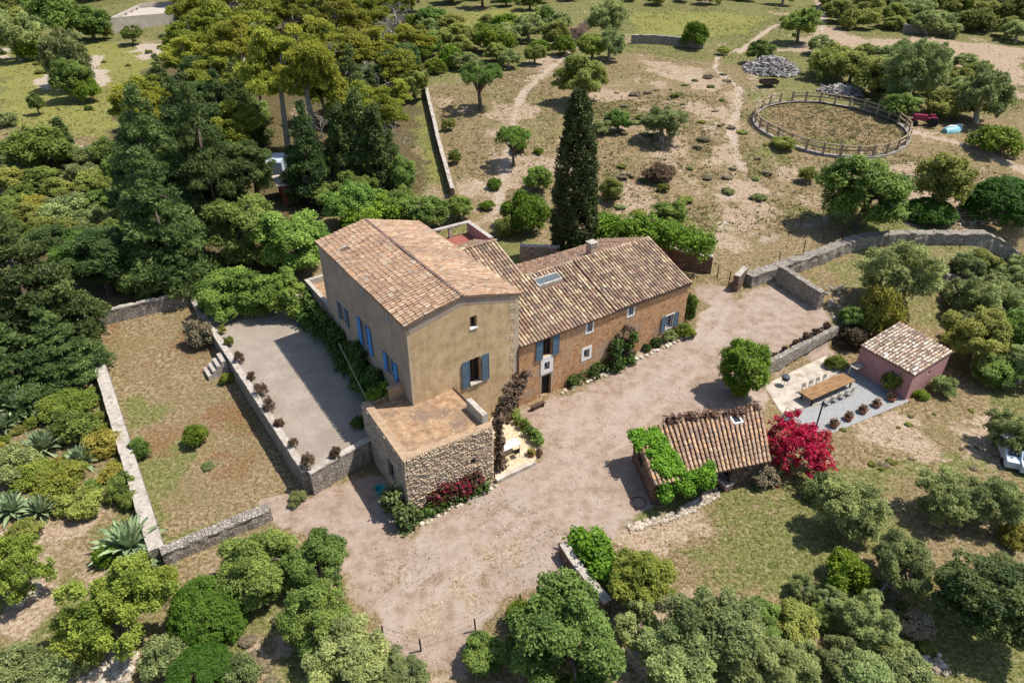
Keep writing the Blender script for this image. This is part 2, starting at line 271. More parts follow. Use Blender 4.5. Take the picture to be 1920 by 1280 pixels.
# ------------------------------------------------------------------ object and mesh helpers
def link(o, parent=None):
    COL.objects.link(o)
    if parent is not None: o.parent = parent
    return o
def tag(o, label=None, cat=None, group=None, kind=None):
    if label: o['label'] = label
    if cat: o['category'] = cat
    if group: o['group'] = group
    if kind: o['kind'] = kind
    return o
def empty(name, label, cat, loc=(0, 0, 0), rz=0, group=None):
    o = bpy.data.objects.new(name, None); o.empty_display_size = 0.3; link(o)
    o.location = loc; o.rotation_euler = (0, 0, rz); return tag(o, label, cat, group)
class MB:
    def __init__(s): s.v = []; s.f = []; s.c = []; s.m = []
    def add(s, vs, fs, c=(0.5, 0.5, 0.5), mi=0):
        k = len(s.v); s.v.extend([tuple(v) for v in vs])
        for f in fs: s.f.append(tuple(i + k for i in f)); s.c.append(c); s.m.append(mi)
    def quad(s, a, b, c, d, col=(0.5, 0.5, 0.5)): s.add([a, b, c, d], [(0, 1, 2, 3)], col)
    def box(s, x0, x1, y0, y1, z0, z1, mat=None, col=(0.5, 0.5, 0.5)):
        v = [Vector(p) for p in ((x0, y0, z0), (x1, y0, z0), (x1, y1, z0), (x0, y1, z0), (x0, y0, z1), (x1, y0, z1), (x1, y1, z1), (x0, y1, z1))]
        if mat is not None: v = [mat @ p for p in v]
        s.add(v, [(0, 3, 2, 1), (4, 5, 6, 7), (0, 1, 5, 4), (1, 2, 6, 5), (2, 3, 7, 6), (3, 0, 4, 7)], col)
    def prism(s, poly, z0, z1, mat=None, col=(0.5, 0.5, 0.5)):
        n = len(poly)
        za = z0 if isinstance(z0, (list, tuple)) else [z0] * n; zb = z1 if isinstance(z1, (list, tuple)) else [z1] * n
        v = [Vector((p[0], p[1], za[i])) for i, p in enumerate(poly)] + [Vector((p[0], p[1], zb[i])) for i, p in enumerate(poly)]
        if mat is not None: v = [mat @ p for p in v]
        s.add(v, [tuple(range(n - 1, -1, -1)), tuple(range(n, 2 * n))] + [(i, (i + 1) % n, n + (i + 1) % n, n + i) for i in range(n)], col)
    def tube(s, pts, rad, seg=6, col=(0.5, 0.5, 0.5), cap=True):
        pts = [Vector(p) for p in pts]; n = len(pts); vs = []
        for i, p in enumerate(pts):
            d = (pts[min(i + 1, n - 1)] - pts[max(i - 1, 0)]).normalized()
            u = d.cross(Vector((0, 0, 1)) if abs(d.z) < 0.9 else Vector((1, 0, 0))).normalized(); w_ = d.cross(u)
            r = rad[i] if isinstance(rad, (list, tuple)) else rad
            vs += [p + (u * math.cos(2 * math.pi * k / seg) + w_ * math.sin(2 * math.pi * k / seg)) * r for k in range(seg)]
        fs = [(i * seg + k, i * seg + (k + 1) % seg, (i + 1) * seg + (k + 1) % seg, (i + 1) * seg + k) for i in range(n - 1) for k in range(seg)]
        if cap: fs += [tuple(range(seg - 1, -1, -1)), tuple(range((n - 1) * seg, n * seg))]
        s.add(vs, fs, col)
    def lathe(s, prof, seg=12, mat=None, col=(0.5, 0.5, 0.5)):
        n = len(prof); vs = [Vector((r * math.cos(2 * math.pi * k / seg), r * math.sin(2 * math.pi * k / seg), z)) for r, z in prof for k in range(seg)]
        if mat is not None: vs = [mat @ v for v in vs]
        fs = [(i * seg + k, i * seg + (k + 1) % seg, (i + 1) * seg + (k + 1) % seg, (i + 1) * seg + k) for i in range(n - 1) for k in range(seg)]
        fs += [tuple(range(seg - 1, -1, -1)), tuple(range((n - 1) * seg, n * seg))]
        s.add(vs, fs, col)
    def rock(s, c, r, rng, col, zs=0.7):
        vs = []; ph = rng.random() * 6
        for (a, z, q) in [(k, 0.55, 0.75) for k in range(5)] + [(k + 0.5, -0.35, 0.95) for k in range(5)]:
            t = 2 * math.pi * a / 5 + ph; e = rng.uniform(0.75, 1.2)
            vs.append((c[0] + math.cos(t) * q * r * e, c[1] + math.sin(t) * q * r * e, c[2] + z * r * zs))
        vs.append((c[0], c[1], c[2] + r * zs * 0.95))
        fs = [(10, k, (k + 1) % 5) for k in range(5)] + [(k, 5 + k, (k + 1) % 5) for k in range(5)] + [((k + 1) % 5, 5 + k, 5 + (k + 1) % 5) for k in range(5)]
        s.add(vs, fs, col)
    def mesh(s, name, mat, smooth=False):
        me = bpy.data.meshes.new(name); me.from_pydata(s.v, [], s.f)
        a = me.attributes.new('col', 'FLOAT_COLOR', 'FACE'); a.data.foreach_set('color', np.array([(*c, 1) for c in s.c], np.float32).ravel())
        for mm in (mat if isinstance(mat, list) else [mat]): me.materials.append(mm)
        if isinstance(mat, list): me.polygons.foreach_set('material_index', s.m)
        if smooth: me.polygons.foreach_set('use_smooth', [True] * len(me.polygons))
        me.update(); return me
    def build(s, name, mat, parent=None, smooth=False):
        return link(bpy.data.objects.new(name, s.mesh(name, mat, smooth)), parent)
def jit(c, rng, a=0.12):
    k = rng.uniform(1 - a, 1 + a); return tuple(max(0, x * k * rng.uniform(1 - a / 3, 1 + a / 3)) for x in c)

# ------------------------------------------------------------------ the ground sheet and its soils
def line_spacing(a, b, d0, grow, mid=0.0):
    out = [mid]; x = mid; d = d0
    while x < b: x += d; d *= grow; out.append(x)
    x = mid; d = d0; lo = []
    while x > a: x -= d; d *= grow; lo.append(x)
    return np.array(lo[::-1] + out)
gx = line_spacing(-260, 260, 0.33, 1.0042); gy = np.array([8.0]); _d = 0.30
_yy = [8.0]
while _yy[-1] < 520: _yy.append(_yy[-1] + _d); _d *= 1.0055
gy = np.array(_yy)
GX, GY = np.meshgrid(gx, gy); GZ = terr(GX, GY)
wob = (fbm(GX, GY, 3.0, 71) - 0.5); wob2 = (fbm(GX, GY, 9.0, 72) - 0.5)
def zone(pts, feather=0.8, wobble=1.6):
    """soft membership of a region outlined on the ground"""
    W = G2(pts); x0 = min(p[0] for p in W) - 8; x1 = max(p[0] for p in W) + 8; y0 = min(p[1] for p in W) - 8; y1 = max(p[1] for p in W) + 8
    m = (GX > x0) & (GX < x1) & (GY > y0) & (GY < y1); out = np.zeros(GX.shape)
    X, Y = GX[m], GY[m]
    d = segdist(X, Y, W, True); s = np.where(inpoly(X, Y, W), d, -d)
    out[m] = sst(s + wobble * wob[m] * 2, -feather, feather); return out
def trail(pts, width, feather=0.5):
    W = G2(pts); d = segdist(GX, GY, W, False)
    return 1 - sst(d + wob * 1.2, width * 0.5, width * 0.5 + feather)
mx = np.maximum
green = sst(fbm(GX, GY, 11, 3), 0.42, 0.68) * 0.75
farg = sst(GY, 75, 120); green = mx(green, 0.62 * farg)
dirt = 0.5 * sst(fbm(GX, GY, 8, 33), 0.56, 0.74)
litter = np.zeros(GX.shape); red = np.zeros(GX.shape); pale = 0.30 * sst(fbm(GX, GY, 5, 44), 0.66, 0.8); gravel = np.zeros(GX.shape)
# woodland floor
litter = mx(litter, zone([(230, 190), (330, 60), (620, 20), (800, 60), (800, 360), (620, 400), (560, 520), (350, 530), (180, 570), (0, 580), (0, 300), (200, 290)], 3, 3) * 0.8)
# bright meadow upper left, verge beside orchard wall, top clearings
gm = zone([(0, 95), (150, 75), (320, 95), (330, 180), (250, 240), (190, 260), (60, 245), (0, 235)], 3, 3)
green = green * (1 - gm) + gm * 0.72; dirt *= 1 - 0.9 * gm; lush = gm * 0.9
for pp in ([(795, 165), (760, 200), (800, 330), (840, 360), (812, 260)], [(820, 30), (1010, 15), (1060, 35), (900, 60), (830, 75)], [(1180, 20), (1450, 30), (1400, 65), (1190, 70)]):
    g_ = zone(pp, 2, 2); green = green * (1 - g_) + g_ * 0.8; dirt *= 1 - g_; lush = mx(lush, g_ * .85)
for pp in ([(160, 110), (185, 105), (205, 150), (190, 165)], [(240, 95), (290, 75), (318, 100), (270, 112)], [(60, 155), (95, 140), (118, 165), (75, 170)], [(350, 115), (395, 118), (380, 130)], [(0, 92), (28, 90), (8, 112)]):
    pale = mx(pale, zone(pp, 1.2, 2.5) * 0.95)
# orchard and slope: dry straw colours, pale bare earth
gd = zone([(800, 165), (1030, 120), (1180, 100), (1400, 120), (1420, 300), (1560, 290), (1700, 280), (1910, 320), (1910, 405), (1500, 400), (1340, 470), (1100, 420), (900, 430), (850, 360)], 3, 3)
green = green * (1 - gd) + gd * (0.04 + 0.42 * sst(fbm(GX, GY, 8, 53), 0.40, 0.62)); dirt = dirt * (1 - gd) + gd * (0.10 + 0.58 * sst(fbm(GX, GY, 7, 51), 0.44, 0.66))
for pp in ([(1190, 105), (1330, 130), (1400, 180), (1395, 330), (1500, 400), (1470, 440), (1380, 400), (1330, 300), (1310, 180)], [(1110, 440), (1230, 420), (1330, 400), (1460, 440), (1400, 480), (1340, 470)], [(860, 330), (960, 330), (940, 420), (890, 420)], [(960, 120), (1050, 100), (1060, 130), (980, 170)]):
    k = zone(pp, 3.0, 4); dirt = mx(dirt, k * (0.15 + 0.75 * sst(fbm(GX, GY, 4.5, 61), 0.40, 0.62))); pale = mx(pale, 0.50 * k * sst(fbm(GX, GY, 3.4, 62), 0.52, 0.66))
red = mx(red, zone([(1150, 330), (1260, 310), (1290, 340), (1200, 360)], 2, 2) * 0.5)
# sandy track at the upper right and foot trails
k = zone([(1475, 95), (1545, 50), (1610, 72), (1760, 72), (1920, 92), (1920, 185), (1850, 150), (1740, 112), (1610, 100), (1520, 100)], 1.5, 3)
dirt = mx(dirt, k); pale = mx(pale, k * 0.25 * sst(fbm(GX, GY, 5, 63), 0.4, 0.6)); green *= 1 - k
for pp, wd in (([(1540, 62), (1545, 30), (1535, 0)], 1.6), ([(1490, 95), (1400, 90), (1345, 108), (1340, 130), (1385, 165), (1382, 210), (1370, 240), (1382, 300), (1400, 320)], 0.8), ([(1085, 85), (1030, 130), (980, 175), (965, 215), (950, 300), (930, 400)], 0.9),
               ([(1700, 245), (1800, 270), (1900, 310), (1930, 330)], 1.6), ([(1385, 100), (1450, 50), (1480, 40)], 1.0)):
    t = trail(pp, wd * .75, .35); dirt = mx(dirt, t); pale = mx(pale, t * 0.55); green *= 1 - t
# the pen's dry grass
k = zone([(1415, 225), (1440, 200), (1500, 190), (1600, 195), (1670, 220), (1690, 245), (1650, 272), (1560, 282), (1460, 268)], 1, 1)
green = green * (1 - k) + (0.25 + 0.4 * sst(fbm(GX, GY, 4, 64), .45, .6)) * k; dirt *= 1 - k; red = mx(red, 0.36 * k)
# courtyard
yard = zone([(975, 775), (1120, 690), (1300, 612), (1318, 540), (1390, 560), (1450, 515), (1535, 585), (1570, 635), (1445, 700), (1430, 745), (1440, 790), (1330, 790), (1195, 815), (1225, 955), (1170, 985), (1065, 1010), (1120, 1110), (960, 1140), (860, 1260), (770, 1250), (690, 1190), (650, 1080), (520, 985), (510, 950), (575, 925), (700, 880), (770, 985), (930, 900), (1010, 865), (1020, 840)], 1.1, 2.2)
gravel = mx(gravel, yard); gravel = mx(gravel, zone([(1340, 500), (1460, 450), (1600, 410), (1560, 380), (1450, 440), (1340, 490)], 1.2, 2) * 0.55)
weedy = zone([(640, 990), (760, 1000), (930, 910), (1060, 1000), (1130, 1120), (960, 1140), (860, 1280), (700, 1230)], 3, 4)
gravel *= 1 - 0.55 * weedy * sst(fbm(GX, GY, 2.2, 81), 0.38, 0.62); dirt = mx(dirt, weedy * 0.8)
tracks = np.zeros(GX.shape)
for pp in ([(1345, 560), (1270, 680), (1150, 800), (1040, 900), (900, 1000), (780, 1080), (700, 1150)], [(1375, 570), (1300, 690), (1180, 815), (1060, 925), (930, 1030), (820, 1120), (740, 1190)], [(1090, 760), (1060, 850), (1100, 930), (1190, 980)], [(1480, 590), (1350, 640), (1200, 730), (1110, 800)]):
    tracks = mx(tracks, trail(pp, .35, .35))
# walled lawn
lawn = zone([(185, 600), (350, 560), (560, 915), (505, 945), (315, 1005)], 0.5, 0.6)
green = green * (1 - lawn) + lawn * (0.05 + 0.85 * sst(fbm(GX, GY, 6.0, 91), 0.46, 0.66)); dirt = dirt * (1 - lawn) + lawn * 0.10
red = mx(red, lawn * (0.30 + 0.34 * sst(fbm(GX, GY, 6.5, 95), 0.40, 0.66)))
# lower left paths, front right garden
for pp in ([(0, 1000), (60, 960), (170, 950), (290, 1060), (440, 1060), (400, 1120), (300, 1120), (130, 1090), (60, 1200), (0, 1250)], [(440, 1180), (520, 1150), (500, 1280), (430, 1280)]):
    k = zone(pp, 1.5, 3); dirt = mx(dirt, 0.85 * k * (0.5 + 0.7 * sst(fbm(GX, GY, 3.2, 96), 0.35, 0.6))); green *= 1 - 0.6 * k
k = zone([(1170, 1000), (1330, 930), (1450, 890), (1560, 960), (1560, 1090), (1400, 1120), (1280, 1080)], 1.5, 3); green = green * (1 - k) + k * (0.55 + 0.35 * sst(fbm(GX, GY, 4, 97), .4, .6)); dirt = dirt * (1 - 0.8 * k) + 0.22 * k * sst(fbm(GX, GY, 3, 92), .5, .62); pale *= 1 - k
k = zone([(1160, 1000), (1240, 960), (1350, 925), (1380, 945), (1290, 1000), (1230, 1060), (1180, 1040)], 1.2, 2.5); dirt = mx(dirt, .75 * k); green *= 1 - .6 * k
k = zone([(1560, 860), (1650, 770), (1800, 700), (1920, 680), (1920, 880), (1760, 890), (1600, 930)], 2, 3); green = green * (1 - k) + k * 0.75 * sst(fbm(GX, GY, 4, 98), 0.45, 0.62); dirt = mx(dirt, k * 0.75 * sst(fbm(GX, GY, 5, 99), 0.40, 0.6))
k = zone([(1520, 480), (1640, 460), (1920, 470), (1920, 640), (1700, 620), (1580, 560)], 2, 2); green = green * (1 - k) + k * 0.55; dirt = dirt * (1 - k) + k * 0.25
def grid_mesh(name, mat, attrs):
    ny, nx = GX.shape; me = bpy.data.meshes.new(name)
    co = np.stack([GX, GY, GZ], -1).reshape(-1, 3).astype(np.float32)
    i = np.arange((ny - 1) * nx).reshape(ny - 1, nx)[:, :-1].ravel()
    q = np.stack([i, i + 1, i + nx + 1, i + nx], -1).astype(np.int32)
    me.vertices.add(len(co)); me.vertices.foreach_set('co', co.ravel())
    me.loops.add(q.size); me.loops.foreach_set('vertex_index', q.ravel())
    me.polygons.add(len(q)); me.polygons.foreach_set('loop_start', np.arange(0, q.size, 4, dtype=np.int32)); me.polygons.foreach_set('use_smooth', np.ones(len(q), bool))
    for an, chans in attrs.items():
        a = me.attributes.new(an, 'FLOAT_COLOR', 'POINT'); a.data.foreach_set('color', np.stack([np.clip(c, 0, 1).ravel() for c in chans], -1).astype(np.float32).ravel())
    me.materials.append(mat); me.update(calc_edges=True); return me
def groundmat():
    m, n, b = newmat('soil_and_grass'); co = objco(n)
    za = N(n, 'ShaderNodeAttribute', attribute_name='zone_a'); zb = N(n, 'ShaderNodeAttribute', attribute_name='zone_b')
    sa = N(n, 'ShaderNodeSeparateColor'); n.links.new(za.outputs['Color'], sa.inputs[0]); sb = N(n, 'ShaderNodeSeparateColor'); n.links.new(zb.outputs['Color'], sb.inputs[0])
    n1 = noise(n, co, 1.1, 7, 0.68); n2 = noise(n, co, 3.7, 6, 0.7); n3 = noise(n, co, 0.28, 5, 0.6)
    def wgt(w_, nz, k, lo=0.38, hi=0.62):
        a = N(n, 'ShaderNodeMath', operation='MULTIPLY_ADD'); n.links.new(nz, a.inputs[0]); a.inputs[1].default_value = k; a.inputs[2].default_value = -0.5 * k
        d = N(n, 'ShaderNodeMath', operation='ADD'); n.links.new(a.outputs[0], d.inputs[0]); n.links.new(w_, d.inputs[1])
        return ramp(n, d.outputs[0], [(lo, (0, 0, 0)), (hi, (1, 1, 1))])
    c = ramp(n, n2, [(0.37, (0.115, 0.082, 0.042)), (0.5, (0.225, 0.162, 0.085)), (0.61, (0.36, 0.275, 0.165))])
    c = mix(n, ramp(n, n3, [(0.45, (0, 0, 0)), (0.65, (1, 1, 1))]), c, mix(n, 0.6, c, (0.175, 0.140, 0.062)))
    g = ramp(n, n2, [(0.37, (0.068, 0.080, 0.020)), (0.49, (0.140, 0.150, 0.044)), (0.56, (0.185, 0.182, 0.066)), (0.63, (0.32, 0.275, 0.145))])
    c = mix(n, wgt(sa.outputs[0], n1, 1.3), c, g)
    c = mix(n, wgt(sb.outputs[2], n1, 1.1), c, ramp(n, n2, [(0.37, (0.105, 0.115, 0.022)), (0.5, (0.205, 0.205, 0.050)), (0.63, (0.33, 0.295, 0.105))]))
    c = mix(n, wgt(sb.outputs[1], n1, 1.2), c, ramp(n, n2, [(0.38, (0.050, 0.044, 0.020)), (0.62, (0.155, 0.120, 0.058))]))
    d = ramp(n, n2, [(0.37, (0.22, 0.150, 0.098)), (0.5, (0.375, 0.275, 0.192)), (0.63, (0.48, 0.38, 0.285))])
    c = mix(n, wgt(sa.outputs[1], n1, 1.5), c, d)
    c = mix(n, wgt(sb.outputs[0], n1, 1.2), c, ramp(n, n2, [(0.38, (0.125, 0.070, 0.035)), (0.62, (0.27, 0.155, 0.078))]))
    c = mix(n, wgt(sa.outputs[2], n1, 1.5), c, ramp(n, n2, [(0.38, (0.31, 0.245, 0.185)), (0.6, (0.52, 0.44, 0.355))]))
    fine = noise(n, co, 16, 3, 0.6)
    mid = noise(n, co, 8.0, 4, 0.7)
    c = mix(n, 0.75, c, ramp(n, mid, [(0.36, (0.42, 0.43, 0.40)), (0.5, (1, 1, 1)), (0.70, (1.0, 1.0, 1.0))]), 'MULTIPLY')
    c = mix(n, mulv(n, ramp(n, mid, [(0.55, (0, 0, 0)), (0.64, (1, 1, 1))]), 0.5), c, (0.40, 0.315, 0.195))
    c = mix(n, mulv(n, ramp(n, fine, [(0.36, (1, 1, 1)), (0.44, (0, 0, 0))]), 0.6), c, (0.075, 0.065, 0.03))
    gr = ramp(n, n1, [(0.38, (0.245, 0.175, 0.128)), (0.5, (0.322, 0.240, 0.186)), (0.62, (0.375, 0.292, 0.238))])
    gr = mix(n, ramp(n, n3, [(0.5, (0, 0, 0)), (0.75, (1, 1, 1))]), gr, (0.385, 0.315, 0.27))
    gr = mix(n, ramp(n, fine, [(0.35, (1, 1, 1)), (0.43, (0, 0, 0))]), gr, (0.20, 0.14, 0.095))
    gr = mix(n, ramp(n, n2, [(0.32, (1, 1, 1)), (0.40, (0, 0, 0))]), gr, (0.25, 0.18, 0.115))
    av = N(n, 'ShaderNodeAttribute', attribute_name='zone_c'); sc = N(n, 'ShaderNodeSeparateColor'); n.links.new(av.outputs['Color'], sc.inputs[0])
    gr = mix(n, mulv(n, wgt(sc.outputs[1], n1, 1.6), 0.26), gr, (0.42, 0.345, 0.29))
    c = mix(n, wgt(sc.outputs[0], n1, 0.7), c, gr)
    n.links.new(c, b.inputs['Base Color']); b.inputs['Roughness'].default_value = 1.0; b.inputs['Specular IOR Level'].default_value = 0.05
    hm = mix(n, 0.5, n2, fine); bump(n, b, hm, 0.55, 0.06)
    return m
_z0 = np.zeros(GX.shape)
tag(link(bpy.data.objects.new('ground', grid_mesh('ground', groundmat(), {'zone_a': (green, dirt, pale, _z0 + 1), 'zone_b': (red, litter, lush, _z0 + 1), 'zone_c': (gravel, tracks, _z0, _z0 + 1)}))), kind='structure')

# ------------------------------------------------------------------ building helpers
def vec(p, z=0.0): return Vector((p[0], p[1], p[2] if len(p) > 2 else z))
def frame(p0, p1):
    """local x runs along the wall, local y goes into the building, z up"""
    d = (Vector((p1[0], p1[1], 0)) - Vector((p0[0], p0[1], 0))).normalized(); y = Vector((-d.y, d.x, 0))
    return Matrix(((d.x, y.x, 0, p0[0]), (d.y, y.y, 0, p0[1]), (0, 0, 1, 0), (0, 0, 0, 1)))
def wall_panel(mb, F, u0, u1, z0, prof, holes=(), depth=0.3):
    us = sorted(set([u0, u1] + [p[0] for p in prof] + [q for h in holes for q in h[:2]])); zt = min(p[1] for p in prof)
    zs = sorted(set([z0, zt] + [q for h in holes for q in h[2:4]]))
    pu = [p[0] for p in prof]; pz = [p[1] for p in prof]
    for a, b in zip(us, us[1:]):
        for c, d in zip(zs, zs[1:]):
            if any(h[0] <= (a + b) / 2 <= h[1] and h[2] <= (c + d) / 2 <= h[3] for h in holes): continue
            mb.add([F @ Vector(p) for p in ((a, 0, c), (b, 0, c), (b, 0, d), (a, 0, d))], [(0, 1, 2, 3)])
        za, zb = float(np.interp(a, pu, pz)), float(np.interp(b, pu, pz))
        if max(za, zb) > zt + 1e-6: mb.add([F @ Vector(p) for p in ((a, 0, zt), (b, 0, zt), (b, 0, zb), (a, 0, za))], [(0, 1, 2, 3)])
    for h in holes:
        a, b, c, d = h[:4]
        for q in (((a, 0, c), (a, 0, d), (a, depth, d), (a, depth, c)), ((b, 0, d), (b, 0, c), (b, depth, c), (b, depth, d)), ((a, 0, d), (b, 0, d), (b, depth, d), (a, depth, d)), ((b, 0, c), (a, 0, c), (a, depth, c), (b, depth, c))):
            mb.add([F @ Vector(p) for p in q], [(0, 1, 2, 3)])
def adopt(o, root):
    o.parent = root; o.matrix_parent_inverse = Matrix.Translation(-Vector(root.location)); return o
def part(mb, name, mat, root, label=None, smooth=False):
    o = mb.build(name, mat, None, smooth); adopt(o, root)
    if label: o['label'] = label
    return o
def subpart(mb, name, mat, par): return mb.build(name, mat, par)
def window(F, h, root, mat, depth=0.2, bars=1, name='window', fill='glass'):
    a, b, c, d = h; f = 0.07; m = MB()
    for q in ((a, a + f, c, d), (b - f, b, c, d), (a + f, b - f, c, c + f), (a + f, b - f, d - f, d)): m.box(q[0], q[1], depth - 0.04, depth + 0.04, q[2], q[3], F)
    for k in range(bars): x = a + (b - a) * (k + 1) / (bars + 1); m.box(x - 0.03, x + 0.03, depth - 0.03, depth + 0.03, c + f, d - f, F)
    o = part(m, name, mat, root)
    p = MB(); p.box(a + f, b - f, depth + 0.045, depth + 0.07, c + f, d - f, F); s = p.build('pane', M[fill]); s.parent = o
    return o
def surround(F, h, root, t=0.2, out=0.035, mat=None, sill=0.06):
    a, b, c, d = h; m = MB()
    for q in ((a - t, a, c - t, d + t), (b, b + t, c - t, d + t), (a, b, d, d + t)): m.box(q[0], q[1], -out, 0.05, q[2], q[3], F)
    m.box(a, b, -out, 0.05, c - t, c, F)
    return part(m, 'surround', mat or M['white'], root)
def shutter(F, x0, x1, z0, z1, root, mat, out=0.05, slats=True):
    m = MB(); f = 0.07
    m.box(x0, x1, -out - 0.02, -out, z0, z1, F)
    for q in ((x0, x0 + f, z0, z1), (x1 - f, x1, z0, z1), (x0 + f, x1 - f, z0, z0 + f), (x0 + f, x1 - f, z1 - f, z1), (x0 + f, x1 - f, (z0 + z1) / 2 - 0.04, (z0 + z1) / 2 + 0.04)): m.box(q[0], q[1], -out - 0.055, -out - 0.021, q[2], q[3], F)
    k = z0 + f + 0.04
    while k < z1 - f - 0.06:
        m.add([F @ Vector(p) for p in ((x0 + f, -out - 0.05, k), (x1 - f, -out - 0.05, k), (x1 - f, -out - 0.022, k + 0.06), (x0 + f, -out - 0.022, k + 0.06))], [(0, 1, 2, 3)]); k += 0.085
    return part(m, 'shutter', mat, root)
def tiles(e0, e1, r1, r0, pitch, tlen, rng, pal, holes=None, rough=0.012):
    """courses of half-round clay tiles between an eave line e0-e1 and a ridge line r0-r1"""
    mb = MB(); e0, e1, r0, r1 = map(Vector, (e0, e1, r0, r1)); n = max(2, round((e1 - e0).length / pitch)); seg = 5
    for k in range(n):
        s = (k + 0.5) / n; E_ = e0.lerp(e1, s); T_ = r0.lerp(r1, s); D = T_ - E_; L = D.length; D.normalize()
        S = (e1 - e0).normalized(); Nn = S.cross(D).normalized(); S = D.cross(Nn)
        if Nn.z < 0: Nn = -Nn
        rad = (e1 - e0).length / n * 0.36; rows = max(1, round(L / tlen)); st = L / rows; off = rng.uniform(-0.05, 0.05)
        colj = rng.uniform(0.9, 1.1)
        for j in range(rows):
            if holes and holes(E_ + D * (j + 0.5) * st): continue
            a = E_ + D * (j * st - 0.05 + off * (j > 0)) + S * rng.uniform(-rough, rough); b_ = E_ + D * ((j + 1) * st + 0.02) + S * rng.uniform(-rough, rough)
            lift = 0.045 + rng.uniform(-rough, rough); vs = []
            for cpt, rr, up in ((a, rad * 1.06, lift), (b_, rad * 0.88, 0.015)):
                vs += [cpt + S * math.cos(math.pi * q / seg) * rr + Nn * (math.sin(math.pi * q / seg) * rr * 0.85 + up) for q in range(seg + 1)]
            fs = [(q, q + 1, seg + 2 + q, seg + 1 + q) for q in range(seg)] + [tuple(range(seg + 1))]
            tone = (0.90 + 0.34 * float(fbm(a.x + a.z, a.y, 2.2, 7, 3))) * colj; c = tuple(x * tone for x in jit(rng.choice(pal), rng, 0.09)); sag = Vector((0, 0, 0.11 * (float(vnoise(a.x, a.y, 2.6, 9)) - 0.5))); mb.add([q + sag for q in vs], fs, c)
    return mb
PAL_MAIN = [(0.402, 0.256, 0.163)] * 6 + [(0.451, 0.298, 0.198)] * 4 + [(0.353, 0.219, 0.142)] * 4 + [(0.490, 0.353, 0.237)] * 2 + [(0.294, 0.191, 0.133), (0.412, 0.251, 0.142), (0.392, 0.316, 0.245)]
PAL_WING = [(0.36, 0.235, 0.155)] * 3 + [(0.42, 0.30, 0.205)] * 3 + [(0.28, 0.18, 0.125)] * 3 + [(0.50, 0.38, 0.24)] * 2 + [(0.60, 0.47, 0.29), (0.22, 0.16, 0.125)]
PAL_SHED = [(0.392, 0.246, 0.155)] * 3 + [(0.461, 0.312, 0.202)] * 3 + [(0.323, 0.200, 0.129)] * 2 + [(0.490, 0.298, 0.155), (0.265, 0.186, 0.138)]
PAL_HUT = [(0.58, 0.48, 0.38)] * 4 + [(0.50, 0.37, 0.27)] * 2 + [(0.25, 0.19, 0.155)] * 3 + [(0.36, 0.26, 0.19)] * 2 + [(0.66, 0.58, 0.48)]
def roof_sheet(e0, e1, r1, r0, th=0.12):
    m = MB(); q = [Vector(p) for p in (e0, e1, r1, r0)]; dn = Vector((0, 0, -th))
    m.add([p for p in q] + [p + dn for p in q], [(0, 1, 2, 3), (7, 6, 5, 4), (0, 4, 5, 1), (1, 5, 6, 2), (2, 6, 7, 3), (3, 7, 4, 0)]); return m
def ridge_tiles(a, b, rng, pal, rad=0.14):
    mb = MB(); a, b = Vector(a), Vector(b); n = round((b - a).length / 0.42); d = (b - a) / n; S = d.cross(Vector((0, 0, 1))).normalized()
    for k in range(n):
        p0, p1 = a + d * k, a + d * (k + 1.06); vs = []
        for cpt, rr, up in ((p0, rad * 1.08, 0.05), (p1, rad * 0.92, 0.03)): vs += [cpt + S * math.cos(math.pi * q / 5) * rr + Vector((0, 0, math.sin(math.pi * q / 5) * rr * 0.9 + up)) for q in range(6)]
        mb.add(vs, [(q, q + 1, 7 + q, 6 + q) for q in range(5)] + [tuple(range(6)), tuple(range(11, 5, -1))], jit(rng.choice(pal), rng))
    return mb

# ------------------------------------------------------------------ the farmhouse
rng = random.Random(7)
A = Vector((-6.72, 37.75, 0)); B = Vector((-15.45, 50.9, 0)); C = Vector((0.49, 43.2, 0)); W1 = Vector((15.3, 53.35, 0)); D = B + (C - A)
U = (W1 - C).normalized(); V = Vector((-U.y, U.x, 0)); VL = (B - A).normalized(); UG = (C - A).normalized()
house = empty('farmhouse', 'old tile-roofed farmhouse with ochre gable block and long rust-coloured wing', 'farmhouse', (0, 46, 0.2))
FG = frame(A, C); FL_ = frame(B, A); FR_ = frame(C, D); FB_ = frame(D, B); FW = frame(C, W1)
LG = (C - A).length; LL = (B - A).length; LW = (W1 - C).length
ZE_L, ZE_R, ZR = 10.55, 9.95, 11.25
# gable wall (lit, ochre)
hs = (4.85, 5.42, 8.5, 9.5); hd = (4.68, 5.62, 3.95, 6.1)
mb = MB(); wall_panel(mb, FG, 0, LG, 3.0, [(0, ZE_L), (4.26, ZR), (LG, ZE_R)], [hs, hd], 0.4); part(mb, 'gable_wall', M['ochre'], house)
mb = MB(); wall_panel(mb, FG, 3.1, LG, -0.3, [(3.1, 3.0), (LG, 3.0)]); part(mb, 'lower_wall', M['ochre'], house)
mb = MB()                                                # dressed corner stones
for k, z in enumerate(np.arange(4.3, 10.3, 0.42)):
    l = 0.55 if k % 2 else 0.32; mb.box(-0.012, l * 0.35, -0.012, 0.1, z, z + 0.41, FG)
part(mb, 'quoins', M['quoin'], house); mb = MB()
for k, z in enumerate(np.arange(0.1, 9.8, 0.42)):
    l = 0.75 if k % 2 else 0.45; mb.box(LG - l + rng.uniform(-.1, .1), LG - 0.001, -0.02, 0.1, z, z + 0.405, FG)
part(mb, 'quoins', M['quoin'], house)
mb = MB(); mb.add([FG @ Vector(p) for p in ((0, -0.012, ZE_L - 0.75), (4.26, -0.012, ZR - 0.62), (4.26, -0.012, ZR - 0.03), (0, -0.012, ZE_L - 0.03))], [(0, 1, 2, 3)])
